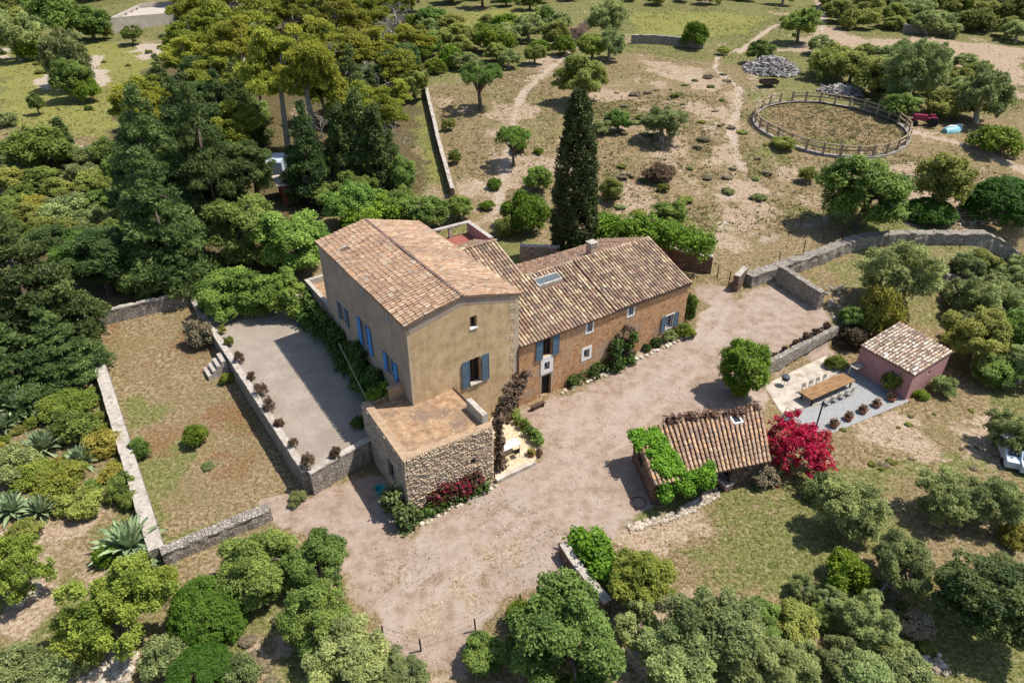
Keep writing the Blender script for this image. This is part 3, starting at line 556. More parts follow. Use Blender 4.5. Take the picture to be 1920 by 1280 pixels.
mb.add([FG @ Vector(p) for p in ((4.265, -0.012, ZR - 0.6), (LG, -0.012, ZE_R - 0.6), (LG, -0.012, ZE_R - 0.03), (4.265, -0.012, ZR - 0.03))], [(0, 1, 2, 3)])
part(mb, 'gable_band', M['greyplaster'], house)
window(FG, hs, house, M['darkwood'], 0.3, 1, fill='dark')
mb = MB(); mb.box(hs[0] - 0.03, hs[1] + 0.03, -0.06, 0.25, hs[2], hs[2] + 0.10, FG); part(mb, 'window_sill', M['white'], house)
window(FG, hd, house, M['darkwood'], 0.32, 1, 'french_window', 'dark')
mb = MB(); mb.box(hd[0], hd[1], -0.15, 0.3, hd[2] - 0.02, hd[2] + 0.04, FG); part(mb, 'door_sill', M['coping'], house)
shutter(FG, 3.98, 4.62, 3.9, 6.12, house, M['greyblue']); shutter(FG, 5.66, 6.30, 3.9, 6.12, house, M['greyblue'])
# left facade (in shade), u measured from B
lw = [(LL - 12.45, LL - 11.45, 5.0, 6.45), (LL - 8.2, LL - 7.0, 4.75, 7.1), (LL - 3.75, LL - 2.65, 4.9, 6.4)]
tw = [(LL - 11.95, LL - 11.45, 9.3, 10.0), (LL - 7.55, LL - 6.95, 9.3, 10.0), (LL - 3.35, LL - 2.75, 9.3, 10.0)]
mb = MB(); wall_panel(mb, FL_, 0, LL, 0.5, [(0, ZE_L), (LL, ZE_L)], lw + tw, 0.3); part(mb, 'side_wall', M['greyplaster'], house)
for h in tw: window(FL_, h, house, M['white'], 0.10, 0, fill='skyglass')
for h in (lw[0], lw[2]):
    window(FL_, h, house, M['bluewhite'], 0.2); q = 0.56
    shutter(FL_, h[0] - q, h[0] - 0.03, h[2], h[3], house, M['blue' if h is lw[0] else 'bluebright']); shutter(FL_, h[1] + 0.03, h[1] + q, h[2], h[3], house, M['blue' if h is lw[0] else 'bluebright'])
window(FL_, lw[1], house, M['bluewhite'], 0.2, 1, 'balcony_door')
for x0, x1 in ((lw[1][0] - 0.62, lw[1][0] - 0.03), (lw[1][1] + 0.03, lw[1][1] + 0.62)): shutter(FL_, x0, x1, lw[1][2], lw[1][3], house, M['bluebright'])
mb = MB(); mb.tube([FL_ @ Vector((LL - 9.8, -1.4, 4.6)), FL_ @ Vector((LL - 3.4, -1.9, 3.0))], 0.045); part(mb, 'handrail', M['rail'], house)
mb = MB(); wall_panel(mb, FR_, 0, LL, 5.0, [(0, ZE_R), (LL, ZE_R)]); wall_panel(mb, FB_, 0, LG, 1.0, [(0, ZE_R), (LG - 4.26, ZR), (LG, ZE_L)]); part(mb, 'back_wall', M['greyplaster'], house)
# main roof
o_ = 0.14; og = 0.10
rn = A + UG * 4.26; rf = rn + VL * LL
def P3(p, z): return Vector((p.x, p.y, z))
eL0 = P3(A - UG * o_ - VL * og, ZE_L + 0.0); eL1 = P3(B - UG * o_ + VL * og, ZE_L); eR0 = P3(C + UG * o_ - VL * og, ZE_R); eR1 = P3(D + UG * o_ + VL * og, ZE_R)
rN = P3(rn - VL * og, ZR + 0.06); rF = P3(rf + VL * og, ZR + 0.06)
hole = FL_ @ Vector((LL - 12.6, 1.0, 10.7))
part(roof_sheet(eL0, rN, rF, eL1), 'roof', M['pan'], house)
t_ = tiles(eL0 + Vector((0, 0, .02)), eL1 + Vector((0, 0, .02)), rF, rN, 0.30, 0.40, rng, PAL_MAIN, lambda p: (p - hole).length < 0.42, 0.02); part(t_, 'roof_tiles', M['tile'], house)
part(roof_sheet(eR1, rF, rN, eR0), 'roof', M['pan'], house)
t_ = tiles(eR0 + Vector((0, 0, .02)), eR1 + Vector((0, 0, .02)), rF, rN, 0.30, 0.40, rng, PAL_MAIN, None, 0.02); part(t_, 'roof_tiles', M['tile'], house)
part(ridge_tiles(rN, rF, rng, [(0.20, 0.13, 0.10), (0.26, 0.17, 0.13)], 0.13), 'ridge_tiles', M['tile'], house)
# wing: front wall
ZW = 5.55
hw = {'door': (2.2, 3.15, 0.05, 2.0), 'eye': (2.42, 2.93, 2.5, 3.2), 'big': (2.25, 3.1, 3.8, 5.4), 'up2': (6.58, 7.12, 4.5, 5.35), 'up3': (10.95, 11.5, 4.6, 5.35), 'low': (6.40, 6.98, 2.12, 2.9), 'right': (15.6, 16.5, 1.75, 3.05)}
mb = MB(); wall_panel(mb, FW, 0.001, LW, -0.3, [(0, ZW), (LW, ZW)], list(hw.values()), 0.3); part(mb, 'wing_wall', M['rust'], house)
dr = part((lambda m: (m.box(hw['door'][0] + .02, hw['door'][1] - .02, 0.24, 0.30, 0.05, 1.98, FW), m)[1])(MB()), 'door', M['dark'], house)
hh = MB(); hh.box(3.0, 3.05, 0.18, 0.24, 0.95, 1.10, FW); h_ = hh.build('handle', M['iron']); h_.parent = dr
surround(FW, hw['door'], house, 0.13, 0.02, M['quoin'])
mb = MB(); mb.box(2.05, 3.3, -0.05, 0.04, 2.2, 4.05, FW)
mb2 = MB()
for q in ((2.08, 2.42, 2.16, 3.75), (2.93, 3.26, 2.16, 3.75), (2.42, 2.93, 3.2, 3.75), (2.42, 2.93, 2.16, 2.5)): mb2.box(q[0], q[1], -0.05, 0.06, q[2], q[3], FW)
part(mb2, 'surround', M['white'], house, 'white painted panel round a small square window above the door')
for k, nb in (('eye', 0), ('big', 1), ('up2', 1), ('up3', 1), ('low', 0), ('right', 1)):
    window(FW, hw[k], house, M['darkwood'] if k == 'big' else M['bluewhite'], 0.22, nb, fill='dark' if k == 'big' else 'glass')
for k in ('up2', 'up3', 'low'): surround(FW, hw[k], house, 0.24 if k == 'low' else 0.16, 0.03)
surround(FW, hw['right'], house, 0.10, 0.03)
shutter(FW, 1.58, 2.2, 3.65, 5.45, house, M['blue']); shutter(FW, 3.15, 3.78, 3.65, 5.45, house, M['blue'])
shutter(FW, 15.02, 15.5, 1.7, 3.1, house, M['blue']); shutter(FW, 16.6, 17.08, 1.7, 3.1, house, M['blue'])
mb = MB(); mb.tube([FW @ Vector((-0.07, -0.08, z)) for z in (5.4, 2.5, 0.0)], 0.055); mb.tube([FW @ Vector((-0.07, -0.08, 5.4)), FW @ Vector((0.1, -0.1, 5.5))], 0.055); part(mb, 'drainpipe', M['pipe'], house)
TR, ZWR, TS, ZSR, US = 5.5, 7.75, 9.7, 9.45, 4.45
def Q(u, t, z): p = C + U * u + V * t; return Vector((p.x, p.y, z))
mb = MB(); FE = frame(W1, W1 + V); wall_panel(mb, FE, 0, 11.0, 0.3, [(0, ZW), (TR, ZWR - 0.1), (11.0, 5.6)]); part(mb, 'end_wall', M['rust'], house)
mb = MB(); wall_panel(mb, frame(Q(LW, 11, 0), Q(US, 11, 0)), 0, LW - US, 0.5, [(0, 5.6), (LW - US, 5.6)]); part(mb, 'rear_wall', M['brownstone'], house)
mb = MB(); wall_panel(mb, frame(Q(US, TR - 1, 0), Q(US, 13, 0)), 0, 14 - TR, 5.0, [(0, 7.2), (TS - TR + 1, ZSR - 0.1), (14 - TR, 8.0)]); part(mb, 'strip_wall', M['ochre'], house)
e0, e1 = Q(-0.0, -0.16, ZW + 0.02), Q(LW + 0.15, -0.16, ZW + 0.02)
rw0, rw1 = Q(US, TR, ZWR), Q(LW + 0.15, TR, ZWR)
sl = (ZWR - ZW) / (TR + 0.16)
part(roof_sheet(Q(US, -0.16, ZW), Q(LW + .15, -0.16, ZW), Q(LW + .15, TR, ZWR - .02), Q(US, TR, ZWR - .02)), 'roof', M['pan'], house)
def sk(p): q = p - C; u = q.dot(U); t = q.dot(V); return 4.7 < u < 7.3 and 3.95 < t < 4.95
US2 = 9.3; up_ = Vector((0, 0, .13))
part(tiles(Q(US, -0.16, ZW + .02), Q(US2, -0.16, ZW + .02), Q(US2, TR, ZWR), rw0, 0.325, 0.45, rng, PAL_WING, sk, 0.018), 'roof_tiles', M['tile'], house)
part(tiles(Q(US2, -0.16, ZW + .02) + up_, e1 + up_, rw1 + up_, Q(US2, TR, ZWR) + up_, 0.325, 0.45, rng, PAL_WING, None, 0.018), 'roof_tiles', M['tile'], house)
part(roof_sheet(Q(US2, -0.16, ZW) + up_, e1 + up_, rw1 + up_, Q(US2, TR, ZWR - .02) + up_), 'roof', M['pan'], house)
zs_ = ZW + sl * (TS + 0.16)
part(roof_sheet(Q(0, -0.16, ZW), Q(US, -0.16, ZW), Q(US, TS, zs_ - .02), Q(0, TS, zs_ - .02)), 'roof', M['pan'], house)
part(tiles(Q(0.02, -0.16, ZW + .02), Q(US, -0.16, ZW + .02), Q(US, TS, zs_), Q(0.02, TS, zs_), 0.325, 0.45, rng, PAL_WING, None, 0.018), 'roof_tiles', M['tile'], house)
part(roof_sheet(Q(US, 13.0, zs_ - 1.2), Q(0, 13.0, zs_ - 1.2), Q(0, TS, zs_ - .02), Q(US, TS, zs_ - .02)), 'roof', M['pan'], house)
part(tiles(Q(US, 13, zs_ - 1.18), Q(0, 13, zs_ - 1.18), Q(0, TS, zs_), Q(US, TS, zs_), 0.325, 0.45, rng, PAL_MAIN, None, 0.02), 'roof_tiles', M['tile'], house)
part(roof_sheet(Q(LW + .15, 11.1, 5.6), Q(US - 0.5, 11.1, 5.6), Q(US - 0.5, TR, ZWR - .02), Q(LW + .15, TR, ZWR - .02)), 'roof', M['pan'], house)
part(tiles(Q(LW + .15, 11.1, 5.62), Q(US, 11.1, 5.62), rw0, rw1, 0.34, 0.45, rng, PAL_MAIN[:10] + [(0.25, 0.16, 0.12)] * 6, None, 0.02), 'roof_tiles', M['tile'], house)
part(ridge_tiles(rw0 + Vector((0, 0, .03)), rw1 + Vector((0, 0, .03)), rng, PAL_WING, 0.13), 'ridge_tiles', M['tile'], house)
part(ridge_tiles(Q(0.1, TS, zs_ + .03), Q(US, TS, zs_ + .03), rng, PAL_WING, 0.13), 'ridge_tiles', M['tile'], house)
mb = MB()                                               # eave fascia of the wing
mb.box(0, LW + 0.15, -0.13, -0.02, ZW - 0.10, ZW - 0.02, FW); part(mb, 'eave', M['darkwood'], house)
# rooflight in the wing
zc = lambda t: ZW + sl * (t + 0.16)
m = MB(); u0, u1, t0, t1 = 4.8, 7.2, 4.08, 4.88; f = 0.12
for (a, b, c, d) in ((u0, u1, t0, t0 + f), (u0, u1, t1 - f, t1), (u0, u0 + f, t0 + f, t1 - f), (u1 - f, u1, t0 + f, t1 - f)):
    q = [Q(a, c, zc(c)), Q(b, c, zc(c)), Q(b, d, zc(d)), Q(a, d, zc(d))]; m.add(q + [p + Vector((0, 0, .22)) for p in q], [(4, 5, 6, 7), (0, 1, 5, 4), (1, 2, 6, 5), (2, 3, 7, 6), (3, 0, 4, 7)])
rl = part(m, 'rooflight', M['coping'], house)
m = MB(); m.quad(Q(u0 + f, t0 + f, zc(t0 + f) + .15), Q(u1 - f, t0 + f, zc(t0 + f) + .15), Q(u1 - f, t1 - f, zc(t1 - f) + .15), Q(u0 + f, t1 - f, zc(t1 - f) + .15)); p_ = m.build('pane', M['skyglass']); p_.parent = rl
m = MB(); Fc = frame(Q(11.7, 5.9, 0), Q(12.7, 5.9, 0)); m.box(0, 0.7, 0, 0.7, 6.9, 8.35, Fc); ch = part(m, 'chimney', M['chimney'], house)
m = MB()
m.box(-.05, .75, -.05, .75, 8.352, 8.42, Fc)
for x in (0.0, 0.30, 0.60): m.box(x, x + .10, 0, .7, 8.422, 8.58, Fc)
m.box(-.06, .76, -.06, .76, 8.582, 8.66, Fc); c_ = m.build('chimney_cap', M['coping']); c_.parent = ch
PAL_STONE = [(0.51, 0.385, 0.26)] * 4 + [(0.58, 0.455, 0.32)] * 3 + [(0.46, 0.34, 0.225)] * 3 + [(0.64, 0.52, 0.385), (0.41, 0.305, 0.21), (0.53, 0.44, 0.34)]
def stonework(F, u0, u1, z0, z1, seed, holes=(), pal=PAL_STONE, hh=(.08, .17), ll=(.14, .42)):
    """uneven coursed rubble facing: each stone stands a little proud of the bedding"""
    g = random.Random(seed); mb = MB(); z = z0
    while z < z1 - .05:
        h = min(g.uniform(*hh), z1 - z); u = u0
        while u < u1 - .04:
            l = min(g.uniform(*ll), u1 - u); 
            if u1 - u - l < .12: l = u1 - u
            a, b, c, d = u + .012, u + l - .012, z + .012, z + h - .012; o = g.uniform(.02, .08); e = min(.045, h * .25)
            if not any(a < q[1] and b > q[0] and c < q[3] and d > q[2] for q in holes):
                j = lambda k=.022: g.uniform(-k, k)
                bk = [(a, 0.02, c), (b, 0.02, c), (b, 0.02, d), (a, 0.02, d)]; fr = [(a + e + j(), -o + j(), c + e + j()), (b - e + j(), -o + j(), c + e + j()), (b - e + j(), -o + j(), d - e + j()), (a + e + j(), -o + j(), d - e + j())]
                mb.add([F @ Vector(p) for p in bk + fr], [(4, 5, 6, 7), (0, 1, 5, 4), (1, 2, 6, 5), (2, 3, 7, 6), (3, 0, 4, 7)], jit(g.choice(pal), g, .14))
            u += l
        z += h
    return mb
# stone terrace block in front of the gable
TFL = Vector((-6.65, 31.97, 0)); TFR = Vector((-1.25, 35.35, 0)); TBL = Vector((-10.27, 37.9, 0)); TQ = A + VL * 2.13; TRG = A + UG * 3.25
mb = MB(); FT = frame(TFL, TFR); lt = (TFR - TFL).length
wall_panel(mb, FT, 0, lt, -0.3, [(0, 4.42), (lt, 4.42)], [(lt - 1.75, lt - 1.35, 1.9, 2.3)], 0.3); wall_panel(mb, frame(TFR, TRG), 0, (TRG - TFR).length, -0.3, [(0, 4.42), ((TRG - TFR).length, 4.42)])
part(mb, 'terrace_wall', M['mortar'], house)
part(stonework(FT, 0, lt, -.1, 4.40, 21, [(lt - 1.75, lt - 1.35, 1.9, 2.3)]), 'stone_facing', M['stone'], house); part(stonework(frame(TFR, TRG), 0, (TRG - TFR).length, -.1, 4.40, 22), 'stone_facing', M['stone'], house)
mb = MB(); Fs = frame(TBL, TFL); ls = (TFL - TBL).length; wh = (ls - 2.9, ls - 1.9, 1.1, 2.6)
wall_panel(mb, Fs, 0, ls, -0.3, [(0, 4.43), (ls, 4.43)], [wh], 0.3); wall_panel(mb, frame(TQ, TBL), 0, (TBL - TQ).length, 0.2, [(0, 4.42), ((TBL - TQ).length, 4.42)])
part(mb, 'terrace_side_wall', M['mortar'], house); part(stonework(Fs, 0, ls, -.1, 4.40, 23, [wh]), 'stone_facing', M['stone'], house); window(Fs, wh, house, M['greyblue'], 0.2)
mb = MB(); mb.prism([tuple(p[:2]) for p in (TFL, TFR, TRG, A, TQ, TBL)], 4.1, 4.25); part(mb, 'terrace_floor', M['terracefloor'], house)
mb = MB()
def para(mb, a, b, t, z0, z1, side=1):
    F = frame(a, b); mb.box(0, (Vector(b) - Vector(a)).length, 0 if side > 0 else -t, t if side > 0 else 0, z0, z1, F)
para(mb, TFL, TFR, 0.55, 4.255, 4.43); para(mb, TBL, TFL - (TFL - TBL).normalized() * 0.56, 0.55, 4.256, 4.44); para(mb, TQ, TBL + (TQ - TBL).normalized() * 0.56, 0.35, 4.256, 4.435)
part(mb, 'parapet', M['parapet'], house)
mb = MB(); d_ = (TRG - TFR).normalized(); para(mb, TFR + d_ * 0.6, TFR + d_ * 2.7, 0.4, 4.256, 5.05); part(mb, 'capped_wall', M['coping'], house, 'short taller wall with pale cap on the terrace edge')
mb = MB(); Fq = frame(TQ, TQ - UG * 3); mb.box(0.03, 1.15, 0.36, 0.72, 4.26, 5.25, Fq); part(mb, 'terrace_pier', M['parapet'], house)
# far annex with flat roof, and the red roof terrace behind the main block
mb = MB(); B2 = B + VL * 5.8; B3 = B2 + UG * 5
wall_panel(mb, frame(B2, B), 0, 5.8, 0.5, [(0, 4.7), (5.8, 4.7)]); wall_panel(mb, frame(B3, B2), 0, 5, 0.5, [(0, 4.7), (5, 4.7)]); part(mb, 'annex_wall', M['greyplaster'], house)
mb = MB(); mb.prism([tuple(p[:2]) for p in (B, B + UG * 5, B3, B2)], 4.1, 4.2); part(mb, 'annex_floor', M['terracefloor'], house)
mb = MB(); para(mb, B2, B, 0.35, 4.205, 4.72); para(mb, B3, B2 + UG * 0.36, 0.35, 4.205, 4.72); part(mb, 'annex_parapet', M['coping'], house)
mb = MB(); R0, R1_, R2_, R3 = Q(0.2, TS + .1, 0), Q(6.4, 11.2, 0), Q(6.6, 17.6, 0), Q(0.2, 17.6, 0)
wall_panel(mb, frame(R1_, R2_), 0, (R2_ - R1_).length, 1, [(0, 6.9), ((R2_ - R1_).length, 6.9)]); wall_panel(mb, frame(R2_, R3), 0, (R3 - R2_).length, 1, [(0, 6.9), ((R3 - R2_).length, 6.9)]); part(mb, 'roof_terrace_wall', M['ochre'], house)
mb = MB(); mb.prism([tuple(p[:2]) for p in (Q(0.2, 13.05, 0), Q(6.4, 13.05, 0), R2_, R3)], 6.75, 6.88); part(mb, 'roof_terrace_floor', M['redfloor'], house)
mb = MB(); para(mb, Q(6.4, 13.1, 0), R2_ - V * 0.31, 0.3, 6.885, 7.95); part(mb, 'roof_terrace_parapet', M['pink'], house)
mb = MB(); para(mb, Q(6.35, 13.1, 0), R2_ - V * 0.31, 0.42, 7.955, 8.05); F = frame(R2_, R3)
mb.box(0, 6.4, -0.05, 0.35, 7.95, 8.06, F)
for x in (0.02, 2.1, 4.2): mb.box(x, x + .28, 0, .3, 6.885, 7.948, F)
part(mb, 'roof_terrace_rail', M['coping'], house)

# ------------------------------------------------------------------ foliage builders
def cloud_mesh(name, lobes, n, size, mat, seed, ar=1.7, jitter=0.6, up=0.45, zmin=0.02, bias=-0.55, droop=0.0, lobetint=0.22):
    """many leaf-sized faces spread through lobes (x, y, z, radius, vertical squash)"""
    g = np.random.default_rng(seed); Lb = np.asarray(lobes, float)
    wgt = Lb[:, 3] ** 2; idx = g.choice(len(Lb), n, p=wgt / wgt.sum())
    per = 8; nc = max(1, n // per); idx = idx[:nc]
    d = g.normal(size=(nc, 3)); d /= np.linalg.norm(d, axis=1)[:, None]
    flip = (d[:, 2] < bias); d[flip, 2] *= -1
    rr = Lb[idx, 3] * (0.40 + 0.75 * g.random(nc) ** 0.55)
    p = Lb[idx, :3] + d * rr[:, None] * np.stack([np.ones(nc), np.ones(nc), Lb[idx, 4]], -1)
    ct = g.normal(size=nc) * 0.12
    p = np.repeat(p, per, 0); d = np.repeat(d, per, 0); idx = np.repeat(idx, per); ct = np.repeat(ct, per); n = len(p)
    p = p + g.normal(size=(n, 3)) * size * 0.85
    p[:, 2] = np.maximum(p[:, 2], zmin)
    j = g.normal(size=(n, 3)); nr = d * (1 - jitter) + j * jitter * 0.6; nr[:, 2] += up; nr /= np.linalg.norm(nr, axis=1)[:, None]
    t = np.cross(nr, g.normal(size=(n, 3))); t[:, 2] -= droop; t /= np.linalg.norm(t, axis=1)[:, None] + 1e-9
    b = np.cross(nr, t); s = size * (0.6 + 0.8 * g.random(n))
    ta = t * (s * ar * 0.5)[:, None]; bb = b * (s * 0.5)[:, None]; nb = nr * (s * 0.18)[:, None]
    v = np.stack([p - ta - nb, p + bb, p + ta - nb, p - bb], 1).reshape(-1, 3).astype(np.float32)
    lt = g.normal(size=len(Lb)) * lobetint
    tint = np.clip(0.5 + g.normal(size=n) * 0.2 + lt[idx] + ct, 0, 1).astype(np.float32)
    me = bpy.data.meshes.new(name); me.vertices.add(4 * n); me.vertices.foreach_set('co', v.ravel())
    me.loops.add(4 * n); me.loops.foreach_set('vertex_index', np.arange(4 * n, dtype=np.int32))
    me.polygons.add(n); me.polygons.foreach_set('loop_start', np.arange(0, 4 * n, 4, dtype=np.int32))
    a = me.attributes.new('tint', 'FLOAT', 'FACE'); a.data.foreach_set('value', tint)
    me.materials.append(mat); me.update(calc_edges=True); return me
def ball_lobes(g, n, Rx, Rz, cz, rmin, rmax, low=-0.35, inner=0.2, zs=0.85, shell=0.9):
    out = []
    while len(out) < n:
        d = np.array([g.gauss(0, 1) for _ in range(3)]); d /= np.linalg.norm(d)
        if d[2] < low: continue
        r = g.uniform(rmin, rmax); k = g.uniform(0.3, 0.7) if g.random() < inner else g.uniform(shell - 0.16, shell + 0.06)
        out.append((d[0] * (Rx - r) * k, d[1] * (Rx - r) * k, cz + d[2] * (Rz - r * zs) * k, r, zs))
    return out
def trunk_mesh(name, mat, h, r, lobes, rng_, nb=7, lean=0.3, split=0.45):
    m = MB(); top = Vector((rng_.uniform(-lean, lean), rng_.uniform(-lean, lean), h * split))
    mid = top * 0.5 + Vector((rng_.uniform(-.1, .1), rng_.uniform(-.1, .1), 0))
    m.tube([(0, 0, -0.3), (0, 0, 0.05), mid, top], [r * 1.4, r * 1.15, r * 0.95, r * 0.8], 7)
    for L_ in rng_.sample(list(lobes), min(nb, len(lobes))):
        e = Vector(L_[:3]); k = top.lerp(e, 0.5) + Vector((rng_.uniform(-.15, .15), rng_.uniform(-.15, .15), 0.12 * h * rng_.random()))
        m.tube([top - Vector((0, 0, r)), k, e], [r * 0.62, r * 0.38, r * 0.12], 5)
    return m.mesh(name, mat, True)
KIND = {}
def species(kind, var):
    """(crown mesh, trunk mesh or None, nominal width, nominal height)"""
    key = (kind, var)
    if key in KIND: return KIND[key]
    g = random.Random(hash(kind) % 1 + sum(map(ord, kind)) * 31 + var * 7); sd_ = sum(map(ord, kind)) + var
    hi = var >= 10; T = None
    def cm(l, n, s, mat, **k): return cloud_mesh(kind + '_crown', l, int(n * (5.6 if hi else 3.0)), s * (0.40 if hi else 0.56), M[mat], sd_, **k)
    if kind in ('oak', 'fig', 'scrubtree', 'yellowtree'):
        W, H_ = 5.0, 4.7; l = ball_lobes(g, 62, 2.5, 2.15, 2.35, 0.24, 0.64, low=-0.7, shell=0.84)
        for i, t in enumerate(l):
            k = 1 + 0.20 * math.sin(3 * math.atan2(t[1], t[0]) + var * 2.1) + 0.12 * math.sin(5 * math.atan2(t[1], t[0]) + var) + g.uniform(-.08, .14); l[i] = (t[0] * k, t[1] * k, t[2] + g.uniform(-.4, .4), t[3], t[4])
        C_ = cm(l, 9000, 0.185, {'oak': 'L_oak', 'fig': 'L_fig', 'scrubtree': 'L_scrub', 'yellowtree': 'L_yellow'}[kind]); T = trunk_mesh(kind + '_trunk', M['bark'], H_, 0.2, l, g)
    elif kind == 'airy':
        W, H_ = 5.0, 4.4; l = ball_lobes(g, 95, 2.4, 2.0, 2.1, 0.13, 0.30, low=-0.6, inner=0.4, shell=0.84)
        l = [(x * (1 + .25 * math.sin(3 * math.atan2(y, x) + var)), y * (1 + .2 * math.sin(4 * math.atan2(y, x))), z + g.uniform(-.4, .6), r, g.uniform(1.2, 2.3)) for x, y, z, r, s in l]
        C_ = cm(l, 7600, 0.145, 'L_yellow', ar=1.8, jitter=0.85, lobetint=.3); T = trunk_mesh('airy_trunk', M['bark'], H_, 0.13, l, g, 14)
    elif kind == 'olive':
        W, H_ = 5.0, 4.4; l = ball_lobes(g, 80, 2.5, 2.05, 2.15, 0.24, 0.52, low=-0.7, inner=0.25, shell=0.86)
        l = [(x * (1 + .25 * math.sin(2 * math.atan2(y, x) + var)) * g.uniform(.9, 1.12), y * g.uniform(.9, 1.12), z + g.uniform(-.45, .45), r, s) for x, y, z, r, s in l]
        C_ = cm(l, 7600, 0.145, 'L_olive', ar=2.4, jitter=0.8); T = trunk_mesh('olive_trunk', M['palebark'], H_, 0.22, l, g)
    elif kind == 'pine':
        W, H_ = 6.5, 9.0; l = []
        for k in range(36):
            a = g.uniform(0, 6.28); q = math.sqrt(g.random()) * 2.7; z = 4.2 + 4.2 * (1 - (q / 3.3) ** 2) * g.uniform(0.2, 1.0) + g.uniform(-.7, .5)
            l.append((q * math.cos(a), q * math.sin(a), z, g.uniform(0.5, 1.0), 0.5))
        C_ = cm(l, 8000, 0.20, 'L_pine', ar=2.4, jitter=0.8); T = trunk_mesh('pine_trunk', M['palebark'], H_, 0.24, l, g, 11, 0.5, 0.55)
    elif kind == 'conifer':
        W, H_ = 5.0, 10.0; l = []
        for z in np.arange(0.7, 9.7, 0.52):
            rr = 2.45 * (1 - (z / 10.3) ** 1.25)
            for k in range(max(2, int(rr * 4.2))):
                a = g.uniform(0, 6.28); q = rr * g.uniform(0.7, 1.08); l.append((q * math.cos(a), q * math.sin(a), z + g.uniform(-.3, .3), 0.30 + 0.16 * rr, 0.7))
        C_ = cm(l, 11000, 0.21, 'L_conifer', ar=2.6, jitter=0.75, droop=0.9); T = trunk_mesh('conifer_trunk', M['bark'], H_, 0.11, l, g, 4, 0.1, 0.7)
    elif kind == 'darkoak':
        W, H_ = 5.5, 7.5; l = ball_lobes(g, 74, 2.7, 3.3, 4.1, 0.35, 0.75, low=-0.75)
        l = [(x * (1 + .18 * math.sin(3 * math.atan2(y, x) + var)), y, z, r, s) for x, y, z, r, s in l]
        C_ = cm(l, 11000, 0.20, 'L_conifer', ar=2.0, jitter=0.7, droop=0.5); T = trunk_mesh('oak_trunk', M['bark'], H_, 0.24, l, g)
    elif kind in ('shrub', 'brightshrub', 'yellowshrub', 'ivyshrub', 'rusty', 'goldshrub', 'olivescrub', 'dryshrub', 'darkshrub', 'redshrub', 'oakscrub', 'twig'):
        W, H_ = 3.0, 1.9; l = ball_lobes(g, 34, 1.5, 1.25, 0.62, 0.22, 0.48, low=-0.25)
        l = [(x * (1 + .2 * math.sin(2 * math.atan2(y, x) + var)), y, max(z + g.uniform(-.2, .2), .12), r, s) for x, y, z, r, s in l]
        mt = {'shrub': 'L_scrub', 'brightshrub': 'L_bright', 'yellowshrub': 'L_yellow', 'ivyshrub': 'L_ivy', 'rusty': 'L_rusty', 'goldshrub': 'L_gold', 'olivescrub': 'L_olive', 'dryshrub': 'L_dry', 'darkshrub': 'L_darkivy', 'redshrub': 'L_red', 'oakscrub': 'L_oak', 'twig': 'L_brown'}[kind]
        C_ = cm(l, 1500 if kind == 'twig' else 4200, 0.135, mt, jitter=0.75, ar=2.6 if kind == 'dryshrub' else 1.7)
    elif kind == 'dome':
        W, H_ = 4.0, 2.9; l = []
        for k in range(320):
            a = g.uniform(0, 6.28); z = g.random(); q = math.sqrt(1 - z * z); l.append((1.78 * q * math.cos(a), 1.78 * q * math.sin(a), 0.35 + 2.25 * z, g.uniform(0.18, 0.32), 0.9))
        C_ = cm(l, 17000, 0.12, 'L_dome', jitter=0.55)
    elif kind == 'lollipop':
        W, H_ = 4.0, 4.6; l = []
        for k in range(190):
            d = np.array([g.gauss(0, 1) for _ in range(3)]); d /= np.linalg.norm(d); q_ = 1.66 * (1 + .10 * math.sin(3 * math.atan2(d[1], d[0]) + 4 * d[2])) * g.uniform(.9, 1.06); l.append((q_ * d[0], q_ * d[1], 2.5 + 1.2 * q_ * d[2], g.uniform(0.28, 0.46), 0.9))
        C_ = cm(l, 11000, 0.16, 'L_bright', jitter=0.55); T = trunk_mesh('round_trunk', M['bark'], H_, 0.14, l[:8], g)
    elif kind == 'almond':
        W, H_ = 5.5, 5.2; l = ball_lobes(g, 34, 2.7, 1.7, 3.4, 0.30, 0.66, low=-0.3, inner=0.15)
        C_ = cm(l, 5200, 0.17, 'L_fig', jitter=0.8); T = trunk_mesh('almond_trunk', M['bark'], H_, 0.2, l, g, 12, 0.25, 0.38)
    elif kind == 'cypress':
        W, H_ = 4.3, 20.0; l = []
        for k in range(420):
            z = 0.5 + 19.0 * g.random() ** 1.15; rr = 1.88 * min(1.0, (z / 1.2) ** 0.25) * max(0.02, 1 - (z / 20.0) ** 3.6) ** 0.9; a = g.uniform(0, 6.28)
            l.append((rr * math.cos(a) * g.uniform(.8, 1.06), rr * math.sin(a) * g.uniform(.8, 1.06), z, g.uniform(0.25, 0.45), 2.0))
        C_ = cloud_mesh('cypress_crown', l, 62000, 0.12, M['L_cypress'], 5, ar=2.4, jitter=0.7, up=0.1, droop=-0.6, bias=-2); m = MB(); m.tube([(0, 0, -.3), (0, 0, 17)], [0.32, 0.05], 7); T = m.mesh('cypress_trunk', M['bark'])
    elif kind == 'smallcypress':
        W, H_ = 2.6, 11.0; l = []
        for k in range(150):
            z = 0.4 + 10.3 * g.random(); rr = 1.05 * min(1.0, (z / 1.0) ** 0.4) * max(0.05, 1 - (z / 11.2) ** 2.0) ** 0.7; a = g.uniform(0, 6.28)
            l.append((rr * math.cos(a), rr * math.sin(a), z, g.uniform(0.2, 0.42), 1.9))
        C_ = cm(l, 5200, 0.22, 'L_conifer', ar=2.6, droop=-0.5, bias=-2); m = MB(); m.tube([(0, 0, -.3), (0, 0, 9)], [0.2, 0.04], 6); T = m.mesh('cypress_trunk', M['bark'])
    elif kind == 'agave':
        W, H_ = 3.2, 1.7; m = MB(); nl = 46
